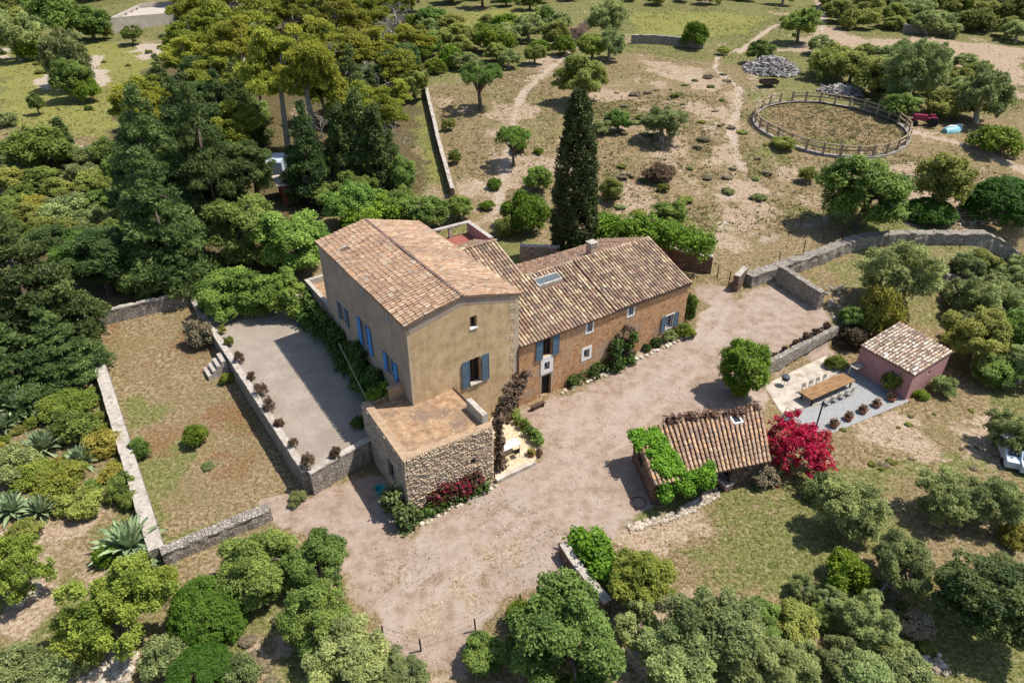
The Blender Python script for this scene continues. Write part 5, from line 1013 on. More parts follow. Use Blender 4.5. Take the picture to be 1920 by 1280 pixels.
for k, ((px, py), lb) in enumerate((((997, 851), 'olive-coloured ball plant in a pot at the corner of the pebble bed'), ((1012, 850), 'smaller dark pot at the outer corner of the pebble bed'))):
    x, y, _ = at(px, py, .2); planter(x, y, .1, .3 - .06 * k, lb, None, 'L_gold' if k == 0 else 'L_brown', 'flower_pot')
x, y, _ = at(1008, 758, .35); t = empty('plank_bench', 'low dark plank bench against the rust wall near the drainpipe', 'bench', (x, y, tz(x, y)), math.atan2(U.y, U.x))
mb = MB(); mb.box(-.65, .65, -.16, .16, .36, .42); mb.build('seat', M['darkwood'], t)
for sx in (-.5, .5): mb = MB(); mb.box(sx - .05, sx + .05, -.14, .14, 0, .36); mb.build('leg', M['darkwood'], t)
x, y, _ = at(1356, 903, .3); t = empty('old_trough', 'pinkish enamel trough standing at the open front of the outbuilding', 'trough', (x, y, tz(x, y)), -1.1)
mb = MB(); mb.prism([(-.6, -.3), (.6, -.3), (.6, .3), (-.6, .3)], .08, .5); mb.build('basin', M['trough'], t)
mb = MB(); mb.box(-.63, .63, -.34, -.28, .46, .55); mb.box(-.63, .63, .28, .34, .46, .55); mb.box(-.63, -.57, -.28, .28, .46, .55); mb.box(.57, .63, -.28, .28, .46, .55); mb.build('rim', M['white'], t)
x, y, _ = at(1197, 938, .2); t = empty('wire_hoop', 'rusty wire hoop lying in the shade beside the outbuilding', 'hoop', (x, y, tz(x, y) + .06))
mb = MB(); mb.tube([(.5 * math.cos(k * .3927), .5 * math.sin(k * .3927), 0) for k in range(17)], .03, 5); mb.build('ring', M['pipe'], t)

# ------------------------------------------------------------------ round pen
PC = Vector((44.3, 98.0, 0)); PR = 10.1; pen = empty('round_pen', 'round timber-railed horse pen on a low stone base', 'horse pen', (PC.x, PC.y, tz(PC.x, PC.y)))
NP = 30; gate_k = 12
def pp_(k, r=PR): a = 2 * math.pi * k / NP + .1; x, y = PC.x + r * math.cos(a), PC.y + r * math.sin(a); return Vector((x, y, tz(x, y) + 0.25))
skip = {8}
for k in range(NP):
    p = pp_(k); mb = MB(); mb.box(-.13, .13, -.13, .13, -.6, 1.40, Matrix.Translation(p) @ Matrix.Rotation(2 * math.pi * k / NP + .1, 4, 'Z')); part(mb, 'post', M['rail'], pen)
    if k in skip: continue
    q = pp_(k + 1)
    for z in (1.22, .68): mb = MB(); mb.tube([p + Vector((0, 0, z)), q + Vector((0, 0, z))], .10, 6); part(mb, 'rail', M['rail'], pen)
mb = MB(); n = 72; vs = []
for k in range(n):
    a = 2 * math.pi * k / n
    for r, dzz in ((PR - .35, .20), (PR + .3, .22), (PR + .4, -.8)): x, y = PC.x + r * math.cos(a), PC.y + r * math.sin(a); vs.append((x, y, tz(x, y) + dzz + random.Random(k).uniform(-.05, .05)))
mb.add(vs, [(3 * k + q, 3 * k + q + 1, 3 * ((k + 1) % n) + q + 1, 3 * ((k + 1) % n) + q) for k in range(n) for q in (0, 1)]); part(mb, 'stone_base', M['greystone'], pen)

# ------------------------------------------------------------------ ruin, woodland shed, vehicles, wood piles
x, y, z = ground(213, 64); z -= .3
ruin = empty('roofless_ruin', 'roofless pale ruin at the edge of the far meadow', 'ruin', (x, y, z))
rN_, rR_, rL_ = Vector((x, y, 0)), Vector((x + 9.5, y + 9, 0)), Vector((x - 4.6, y + 23, 0)); rB_ = rR_ + rL_ - rN_; hr_ = z + 3.3
mb = MB(); para(mb, rN_, rR_, .4, z, hr_); para(mb, rR_, rB_, .4, z, hr_ - .5); para(mb, rB_, rL_, .4, z, hr_ + .2)
Fr = frame(rL_, rN_); lr_ = (rN_ - rL_).length
for a, b in ((0.4, 2.6), (4.2, 7.2), (8.8, 12.0), (13.8, 17.0), (18.8, lr_ - .41)): mb.box(a, b, 0, .4, z, hr_ - .4, Fr)
mb.box(.4, lr_ - .41, 0, .4, hr_ - .398, hr_, Fr); part(mb, 'wall', M['ruin'], ruin)
mb = MB(); mb.prism([tuple(p[:2]) for p in (rN_, rR_, rB_, rL_)], hr_ - .8, hr_ - .7); mb.v = [((a - (rN_.x + rB_.x) / 2) * .93 + (rN_.x + rB_.x) / 2, (b - (rN_.y + rB_.y) / 2) * .93 + (rN_.y + rB_.y) / 2, c) for a, b, c in mb.v]; part(mb, 'floor_slab', M['ruin'], ruin)
x, y, z = ground(555, 372); t = empty('woodland_shed', 'little red-brown shed with pale flat roof among the trees', 'shed', (x, y, z), .45)
mb = MB(); mb.box(-1.6, 1.6, -1.5, 1.5, -.2, 2.3); mb.build('wall', flat('red_boards', (.20, .075, .045), .8, .2), t); mb = MB(); mb.box(-2.1, 1.9, -1.9, 1.9, 2.303, 2.45); mb.build('roof', M['concrete'], t)
mb = MB(); mb.box(-.45, .45, -1.56, -1.5, -.1, 1.9); mb.build('door', M['darkwood'], t)
x, y, z = ground(525, 322); van = empty('parked_van', 'white van with dark windscreen parked among the trees', 'van', (x, y, z), R(95))
mb = MB(); pr_ = [(-2.5, .45), (-2.5, 1.9), (-2.3, 2.1), (.9, 2.1), (1.6, 1.45), (2.45, 1.2), (2.5, .45)]
vs = [(a, -.93, b) for a, b in pr_] + [(a, .93, b) for a, b in pr_]; n = len(pr_); mb.add(vs, [tuple(range(n)), tuple(range(2 * n - 1, n - 1, -1))] + [(i, n + i, n + (i + 1) % n, (i + 1) % n) for i in range(n)]); mb.build('body', M['bluewhite'], van)
mb = MB(); mb.quad((.96, -.8, 2.06), (.96, .8, 2.06), (1.60, .8, 1.49), (1.60, -.8, 1.49)); mb.v = [(a + .02, b, c + .02) for a, b, c in mb.v]; mb.build('windscreen', M['glass'], van)
for sx in (-1.6, 1.6):
    for sy in (-.86, .86): mb = MB(); mb.lathe([(.1, -.1), (.33, -.1), (.35, 0), (.33, .1), (.1, .1)], 14, Matrix.Translation((sx, sy, .35)) @ Matrix.Rotation(R(90), 4, 'X')); mb.build('wheel', M['tyre'], van)
for kx, (px, py, lb) in enumerate(((1893, 856, 'white car parked under the olive tree at the right edge'), (1921, 866, 'second white car cut off by the right edge of the grove'))):
    x, y, z = ground(px, py); car = empty('parked_car', lb, 'car', (x, y, z), R(70), 'white cars under the olive tree')
    pr_ = [(-1.9, .4), (-1.95, .95), (-1.3, 1.05), (-.9, 1.45), (.5, 1.47), (1.1, 1.0), (1.85, .85), (1.9, .4)]; n = len(pr_)
    mb = MB(); mb.add([(a, -.82, b) for a, b in pr_] + [(a, .82, b) for a, b in pr_], [tuple(range(n)), tuple(range(2 * n - 1, n - 1, -1))] + [(i, n + i, n + (i + 1) % n, (i + 1) % n) for i in range(n)]); mb.build('body', M['bluewhite'], car)
    for q in (((.54, 1.46), (1.1, 1.02)), ((-.93, 1.44), (-1.3, 1.07))):
        s_ = 1 if q[0][0] > 0 else -1; mb = MB(); mb.quad((q[0][0] + .02 * s_, -.7, q[0][1]), (q[0][0] + .02 * s_, .7, q[0][1]), (q[1][0] + .02 * s_, .7, q[1][1]), (q[1][0] + .02 * s_, -.7, q[1][1])); mb.build('windscreen' if s_ > 0 else 'rear_window', M['glass'], car)
    for sx in (-1.2, 1.2):
        for sy in (-.76, .76): mb = MB(); mb.lathe([(.1, -.09), (.29, -.09), (.31, 0), (.29, .09), (.1, .09)], 12, Matrix.Translation((sx, sy, .31)) @ Matrix.Rotation(R(90), 4, 'X')); mb.build('wheel', M['tyre'], car)
x, y, z = ground(1737, 236); tr_ = empty('old_tractor', 'faded magenta-red tractor parked beside the bushes', 'tractor', (x, y, z), R(160))
mb = MB(); mb.box(.2, 1.9, -.35, .35, .75, 1.45); mb.box(-.9, .2, -.4, .4, .7, 1.1); mb.build('body', M['tractor'], tr_)
mb = MB(); mb.box(-.9, -.2, -1.05, -.55, 1.25, 1.4); mb.box(-.9, -.2, .55, 1.05, 1.25, 1.4); mb.build('mudguard', M['tractor'], tr_)
mb = MB(); mb.box(-.8, -.35, -.25, .25, 1.101, 1.25); mb.box(-.85, -.78, -.25, .25, 1.25, 1.6); mb.build('seat', M['iron'], tr_)
mb = MB(); mb.tube([(.1, 0, 1.1), (-.1, 0, 1.6)], .025, 5); mb.lathe([(.17, 0), (.2, .02), (.17, .04)], 12, Matrix.Translation((-.1, 0, 1.6))); mb.build('steering_wheel', M['iron'], tr_)
for sx, sy, r in ((-.55, -.8, .7), (-.55, .8, .7), (1.6, -.65, .4), (1.6, .65, .4)): mb = MB(); mb.lathe([(r * .3, -.16), (r * .94, -.16), (r, 0), (r * .94, .16), (r * .3, .16)], 16, Matrix.Translation((sx, sy, r)) @ Matrix.Rotation(R(90), 4, 'X')); mb.build('wheel', M['tyre'], tr_)
x, y, z = ground(1786, 246); bt = empty('upturned_boat', 'small turquoise and white boat hull lying upside down on the grass', 'boat', (x, y, z), R(25))
mb = MB(); ns = 12; prf = []
for k in range(ns + 1):
    f = k / ns; wd = .85 * math.sin(math.pi * min(1, .12 + f * .88)) ** .6 if f < 1 else .03; hh_ = .75 * (.75 + .25 * math.sin(math.pi * f)); prf.append([(-1.75 + 3.5 * f, wd * math.cos(t_), max(0, hh_ * math.sin(t_) ** .8)) for t_ in np.linspace(0, math.pi, 9)])
vs = [v for r_ in prf for v in r_]; mb.add(vs, [(i * 9 + q, i * 9 + q + 1, (i + 1) * 9 + q + 1, (i + 1) * 9 + q) for i in range(ns) for q in range(8)] + [tuple(range(9)), tuple(range(len(vs) - 1, len(vs) - 10, -1))]); mb.build('hull', M['boat'], bt, True)
mb = MB(); mb.box(-1.6, 1.65, -.05, .05, .70, .80); mb.build('keel', M['white'], bt)
mb = MB(); mb.box(-.7, 1.5, -.28, .35, .735, .77); mb.build('patch', M['white'], bt)
def woodpile(px, py, rx, ry, h, n, seed, label):
    x, y, z = ground(px, py); g = random.Random(seed); mb = MB()
    for k in range(n):
        a = g.uniform(0, 6.28); q = math.sqrt(g.random()); cx, cy = x + rx * q * math.cos(a), y + ry * q * math.sin(a); cz = tz(cx, cy) + h * (1 - q * q) * g.uniform(.3, 1) + .12
        d = Vector((g.gauss(0, 1), g.gauss(0, 1), g.gauss(0, .35))).normalized() * g.uniform(.5, 1.5); mb.tube([Vector((cx, cy, cz)) - d * .5, Vector((cx, cy, cz)) + d * .5], g.uniform(.06, .15), 5, jit(g.choice([(.42, .39, .37), (.52, .49, .46), (.26, .23, .21)]), g))
    n0 = 16; vs = [(x + rx * .9 * math.cos(k * 6.283 / n0), y + ry * .9 * math.sin(k * 6.283 / n0), z - .1) for k in range(n0)] + [(x + rx * .5 * math.cos(k * 6.283 / n0), y + ry * .5 * math.sin(k * 6.283 / n0), z + h * .62) for k in range(n0)]
    mb.add(vs, [(k, (k + 1) % n0, n0 + (k + 1) % n0, n0 + k) for k in range(n0)] + [tuple(range(n0, 2 * n0))], (.13, .11, .10))
    o = mb.build('wood_pile', M['stone']); tag(o, label, 'wood pile')
woodpile(1446, 132, 4.6, 4.2, 2.0, 620, 3, 'bigger heap of grey cut branches beyond the round pen')
woodpile(1576, 175, 3.4, 2.4, 1.1, 300, 4, 'smaller flat heap of grey cut branches just behind the round pen')
x, y, z = ground(1440, 163); t = empty('farm_trailer', 'dark box trailer beside the bigger heap of branches', 'trailer', (x, y, z), .2)
mb = MB(); mb.box(-1.3, 1.3, -.8, .8, .5, .6); mb.box(-1.3, 1.3, -.8, -.74, .6, 1.1); mb.box(-1.3, 1.3, .74, .8, .6, 1.1); mb.box(-1.3, -1.24, -.74, .74, .6, 1.1); mb.box(1.24, 1.3, -.74, .74, .6, 1.1); mb.build('box', M['darkwood'], t)
for sy in (-.9, .9): mb = MB(); mb.lathe([(.1, -.08), (.3, -.08), (.3, .08), (.1, .08)], 12, Matrix.Translation((0, sy, .3)) @ Matrix.Rotation(R(90), 4, 'X')); mb.build('wheel', M['tyre'], t)
# fence posts with wire
def fence_posts(px, h, label, group, wires=2, r=0.05, heights=None):
    P_ = [ground(*p) for p in px]
    for k, (x, y, z) in enumerate(P_):
        mb = MB(); mb.tube([(0, 0, -.3), (prng.uniform(-.1, .1), prng.uniform(-.1, .1), h)], r, 6); o = mb.build('fence_post', M['darkwood']); o.location = (x, y, z); tag(o, label, 'fence post', group)
    mb = MB(); x0, y0, z0 = P_[0]
    for a, b in zip(P_, P_[1:]):
        for wq_ in range(wires): zz = h * (0.9 - .4 * wq_); mb.tube([(a[0], a[1], a[2] + zz), ((a[0] + b[0]) / 2, (a[1] + b[1]) / 2, (a[2] + b[2]) / 2 + zz - .05), (b[0], b[1], b[2] + zz)], .006, 3, cap=False)
    o = mb.build('fence_wire', M['iron']); tag(o, 'thin wire strung along the ' + group, 'fence wire')
fence_posts([(718, 1196), (790, 1220), (892, 1182), (976, 1138)], 1.15, 'dark fence post along the lower edge of the weedy yard', 'fence posts at the lower edge of the yard')
fence_posts([(1396, 527), (1459, 500), (1505, 478), (1541, 460), (1577, 447), (1624, 423), (1745, 425), (1810, 428), (1900, 425)], 1.6, 'thin fence post standing behind the long dry-stone wall', 'fence posts behind the long dry-stone wall')
fence_posts([(1322, 508), (1345, 520), (1366, 534)], 1.4, 'thin post of the wire gate between hedge wall and gate pier', 'posts of the wire gate')
# stones edging the beds, and loose rubble
def stones(px, label, group, r=(.12, .24), seed=1, step=.42, z=None):
    g = random.Random(seed); W = [Vector((*ground(*p)[:2], 0)) for p in px]
    for a, b in zip(W, W[1:]):
        k = max(1, int((b - a).length / step))
        for i in range(k):
            p = a.lerp(b, (i + g.random() * .6) / k) + Vector((g.uniform(-.1, .1), g.uniform(-.1, .1), 0)); mb = MB(); rr = g.uniform(*r); mb.rock((0, 0, rr * .25), rr, g, jit(g.choice([(.55, .47, .36), (.46, .37, .27), (.62, .54, .43)]), g))
            o = mb.build('edging_stone', M['stone']); o.location = (p.x, p.y, tz(p.x, p.y) if z is None else z); o.rotation_euler = (0, 0, g.uniform(0, 6)); tag(o, label, 'stone', group)
stones([(786, 986), (840, 958), (905, 925), (938, 905)], 'pale edging stone along the foot of the stone terrace', 'edging stones below the stone terrace', seed=5)
stones([(1048, 740), (1085, 723), (1130, 705), (1165, 688), (1200, 672), (1240, 655), (1290, 630)], 'pale edging stone along the flower bed below the rust wall', 'edging stones of the bed below the rust wall', seed=6, r=(.14, .28))
def rubble(px, n, label, seed, r=(.10, .35), spread=1.0):
    g = random.Random(seed); W = G2(px); xs = [p[0] for p in W]; ys = [p[1] for p in W]; mb = MB(); k = 0
    while k < n:
        x, y = g.uniform(min(xs), max(xs)), g.uniform(min(ys), max(ys))
        if not inpoly(np.array([x]), np.array([y]), W)[0]: continue
        rr = g.uniform(*r) * (0.6 + .6 * g.random()); mb.rock((x, y, tz(x, y) + rr * .2), rr, g, jit(g.choice([(.46, .39, .31), (.40, .32, .235), (.54, .47, .38), (.32, .26, .20)]), g)); k += 1
    o = mb.build('rubble', M['stone']); tag(o, label, 'rubble', None, 'stuff')
rubble([(1252, 965), (1340, 915), (1350, 930), (1290, 965), (1180, 1000), (1170, 985)], 420, 'pale rubble spilled in front of the outbuilding', 11, (.06, .2))
rubble([(120, 1262), (170, 1235), (225, 1215), (262, 1228), (245, 1275), (180, 1285), (120, 1280)], 260, 'grey and white rubble heap at the lower left corner', 12, (.12, .34))
rubble([(40, 1110), (80, 1085), (75, 1120), (30, 1140)], 70, 'dark rubble beside the yellow-green tree at the left edge', 13, (.1, .3))
rubble([tuple(project(*p, 0.12)) for p in [(b_[0], b_[1]) for b_ in bed[:5]]], 240, 'pale pebbles scattered on the bed beside the terrace', 14, (.05, .12))
rubble([(985, 775), (1120, 700), (1300, 620), (1330, 540), (1450, 600), (1430, 700), (1330, 790), (1190, 820), (1220, 960), (1060, 1010), (1110, 1110), (860, 1250), (660, 1160), (650, 1000), (790, 990), (1000, 870)], 1500, 'small loose stones scattered over the yard', 18, (.025, .075))
rubble([(1545, 540), (1580, 550), (1590, 590), (1560, 600)], 40, 'pale stones at the end of the thick yard wall', 15, (.1, .25))
rubble([(1700, 1240), (1760, 1225), (1780, 1262), (1720, 1275)], 60, 'pale stones among the prickly plants at the bottom right', 16, (.1, .3))
rubble([(1770, 395), (1900, 405), (1900, 428), (1770, 425)], 70, 'scattered stones behind the long dry-stone wall', 17, (.12, .35))

# ------------------------------------------------------------------ climbers, hedges and beds round the buildings
q0 = FL_ @ Vector((-5.5, -.85, 0)); q1 = FL_ @ Vector((LL - 3.0, -.9, 0))
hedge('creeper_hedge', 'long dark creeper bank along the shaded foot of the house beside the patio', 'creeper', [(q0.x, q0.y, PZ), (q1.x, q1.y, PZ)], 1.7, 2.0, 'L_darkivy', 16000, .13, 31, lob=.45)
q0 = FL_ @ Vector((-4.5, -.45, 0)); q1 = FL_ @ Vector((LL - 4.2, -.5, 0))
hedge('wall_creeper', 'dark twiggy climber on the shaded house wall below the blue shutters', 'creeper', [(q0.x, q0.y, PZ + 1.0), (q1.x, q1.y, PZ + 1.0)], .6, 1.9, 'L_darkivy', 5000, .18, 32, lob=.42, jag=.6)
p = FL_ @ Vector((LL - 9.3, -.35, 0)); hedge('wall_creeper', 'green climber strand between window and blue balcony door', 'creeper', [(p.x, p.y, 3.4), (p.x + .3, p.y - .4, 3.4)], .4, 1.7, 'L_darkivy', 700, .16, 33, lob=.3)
p = TBL + UG * .7; hedge('creeper', 'bright green creeper tuft on the parapet corner of the stone terrace', 'creeper', [(p.x, p.y, 4.6), (p.x + 1.2, p.y + .5, 4.7)], .7, .5, 'L_bright', 700, .16, 34, lob=.25)
v0 = TFR + Vector((.35, .35, 0)); v1 = A + UG * 7.0 + Vector((.3, -.5, 0))
hedge('bare_vine', 'dry brown vine climbing from the terrace corner up the ochre gable', 'vine', [(v0.x + .1, v0.y + .6, 3.6), (v0.x + .7, v0.y + 2.2, 4.4), (v0.x + 1.6, v0.y + 4.2, 5.0)], 1.2, 1.6, 'L_brown', 5200, .10, 35, lob=.24, jag=.8, ar=2.6, dens=12)
hedge('bare_vine', 'thick brown vine stem hanging down the corner of the stone terrace', 'vine', [(v0.x, v0.y + .1, 0.1), (v0.x, v0.y + .15, 1.3), (v0.x + .05, v0.y + .3, 2.6), (v0.x + .1, v0.y + .5, 3.9)],   .55, 1.0, 'L_brown', 2600, .10, 36, lob=.17, dens=12, jag=.6)
hedge('garden_shrub', 'brown-leaved bush behind the white table beside the stone terrace', 'bush', [at(928, 842, .2), at(934, 880, .2)], 1.0, 1.0, 'L_brown', 800, .15, 37, lob=.35)
hedge('red_bougainvillea', 'crimson flowering climber at the foot of the sunlit stone terrace wall', 'bougainvillea', [at(818, 948, .05), at(860, 930, .05), at(900, 912, .05)], .9, 1.9, 'L_red', 2600, .15, 38, lob=.4, jag=.6)
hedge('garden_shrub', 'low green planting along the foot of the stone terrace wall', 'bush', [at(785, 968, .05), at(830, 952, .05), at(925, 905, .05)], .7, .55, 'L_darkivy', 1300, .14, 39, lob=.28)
hedge('garden_shrub', 'dark spiky shrub at the shaded near corner of the stone terrace', 'bush', [at(735, 955, .2), at(768, 985, .05)], 1.2, 1.9, 'L_cypress', 1900, .17, 40, lob=.45, jag=.5)
for k, (a, b) in enumerate((((952, 770), (972, 788)), ((974, 792), (990, 808)), ((992, 811), (1004, 823)), ((1004, 826), (1016, 838)))):
    hedge('box_hedge', f'clipped hedge block on the yard side of the pebble bed, {ORD[k]} from the house', 'hedge', [at(*a, .1), at(*b, .1)], .65, .85, 'L_oak', 1500, .10, 41 + k, lob=.22, dens=9, jag=.08, group='clipped hedge blocks of the pebble bed')
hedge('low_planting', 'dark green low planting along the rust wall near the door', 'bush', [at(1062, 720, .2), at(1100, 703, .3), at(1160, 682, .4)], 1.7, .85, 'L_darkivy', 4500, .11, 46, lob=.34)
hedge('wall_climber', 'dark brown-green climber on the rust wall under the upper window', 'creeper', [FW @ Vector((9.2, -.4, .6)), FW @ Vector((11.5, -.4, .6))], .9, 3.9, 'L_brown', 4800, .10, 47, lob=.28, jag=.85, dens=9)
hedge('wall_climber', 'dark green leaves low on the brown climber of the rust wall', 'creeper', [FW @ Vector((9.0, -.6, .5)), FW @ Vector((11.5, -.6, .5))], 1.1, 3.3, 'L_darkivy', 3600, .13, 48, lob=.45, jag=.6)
hedge('clipped_hedge', 'broad bright hedge on top of the brown retaining wall behind the wing', 'hedge', [at(1112, 440, 4.6), at(1180, 444, 4.8), at(1250, 458, 4.8), at(1328, 478, 4.6)], 3.6, 2.2, 'L_ivy', 26000, .14, 49, lob=.6, jag=.12, dens=9)
sb = [P3(BLs + ou * .5 + ov * .3, 2.35), P3(BLs + ou * .8 + ov * 2.2, 2.2), P3(FLs + ou * 1.4 - ov * .2, 1.95)]
hedge('green_creeper', 'thick bright green creeper covering the left end of the outbuilding roof', 'creeper', sb, 2.1, .45, 'L_ivy', 19000, .10, 50, lob=.32, jag=.12, dens=10)
hedge('green_creeper', 'bright green creeper spilling over the front eave of the outbuilding', 'creeper', [P3(FLs + ou * .5 + ov * .4, .9), P3(FLs + ou * 3.9 + ov * .4, 1.3)], 1.2, 1.4, 'L_ivy', 16000, .10, 51, lob=.34, jag=.3, dens=10)
hedge('brown_creeper', 'dry brown creeper straggling along the high back edge of the outbuilding roof', 'creeper', [P3(BLs + ou * 2.5 - ov * .1, 2.45), P3(BLs + ou * 5.5 - ov * .1, 2.5), P3(BRs - ou * 2.2 + ov * .3, 2.45), P3(BRs - ou * .4 - ov * .1, 2.4)], .6, .45, 'L_brown', 1500, .14, 52, lob=.24, jag=.5)
x, y, _ = at(1492, 838, 1.5); o = plant_at('redshrub', x, y, 0, 5.2, .62, 'big magenta bougainvillea arching over the end of the outbuilding', 'bougainvillea', None, 'magenta_bougainvillea', 0, True)
o.data = cloud_mesh('magenta_bougainvillea', [(q[0] * (1 + .22 * math.sin(3 * math.atan2(q[1], q[0]) + 1)), q[1], q[2] * 1.1, q[3], 1.0) for q in ball_lobes(random.Random(4), 105, 1.4, 1.2, .75, .09, .24, low=-.6, inner=.3, shell=.86) + [(math.cos(a) * (1.0 + .16 * t), math.sin(a) * (1.0 + .16 * t), 1.35 + b - .09 * t * t, .13 - .015 * t, 1.0) for k in range(17) for a, b in [(k * 2.4 + .3, .35 * math.sin(k * 5.1))] for t in range(6)]], 17000, .055, M['L_mag'], 77, jitter=.75, lobetint=.2)
x, y, _ = at(1428, 888, .5); plant_at('dryshrub', x, y, tz(x, y), 2.6, .62, 'dry grey twiggy bush below the magenta bougainvillea')
plant('lollipop', 1397, 687, 88, 1.2, 'bright green round clipped tree standing alone in the yard', rz=0.5)
plant_at('cypress', 6.1, 64.6, tz(6.1, 64.6), 4.5, 3.75, 'very tall dark cypress standing behind the house')
plant('agave', 1211, 630, 46, .75, 'pale agave against the rust wall beside the climber', var=1)
for kd, cx, cy, wp, asp, lb in (('shrub', 1182, 662, 26, .7, 'small yellow-green plant at the foot of the agave by the rust wall'), ('darkshrub', 1228, 640, 28, .7, 'small dark mound between agave and grey window bush'), ('olivescrub', 1252, 628, 34, .65, 'grey-green mound under the right window of the wing'),
                                ('yellowshrub', 1283, 620, 42, .6, 'yellow-green mound at the right corner of the wing'), ('darkshrub', 1292, 580, 30, 1.9, 'dark upright cactus-like shrub at the right corner of the wing'), ('shrub', 1300, 572, 22, 1.7, 'slim green upright shrub just beyond the corner of the wing'), ('darkshrub', 1212, 652, 20, .8, 'tiny dark plant between stones in front of the agave')):
    plant(kd, cx, cy, wp, asp, lb)

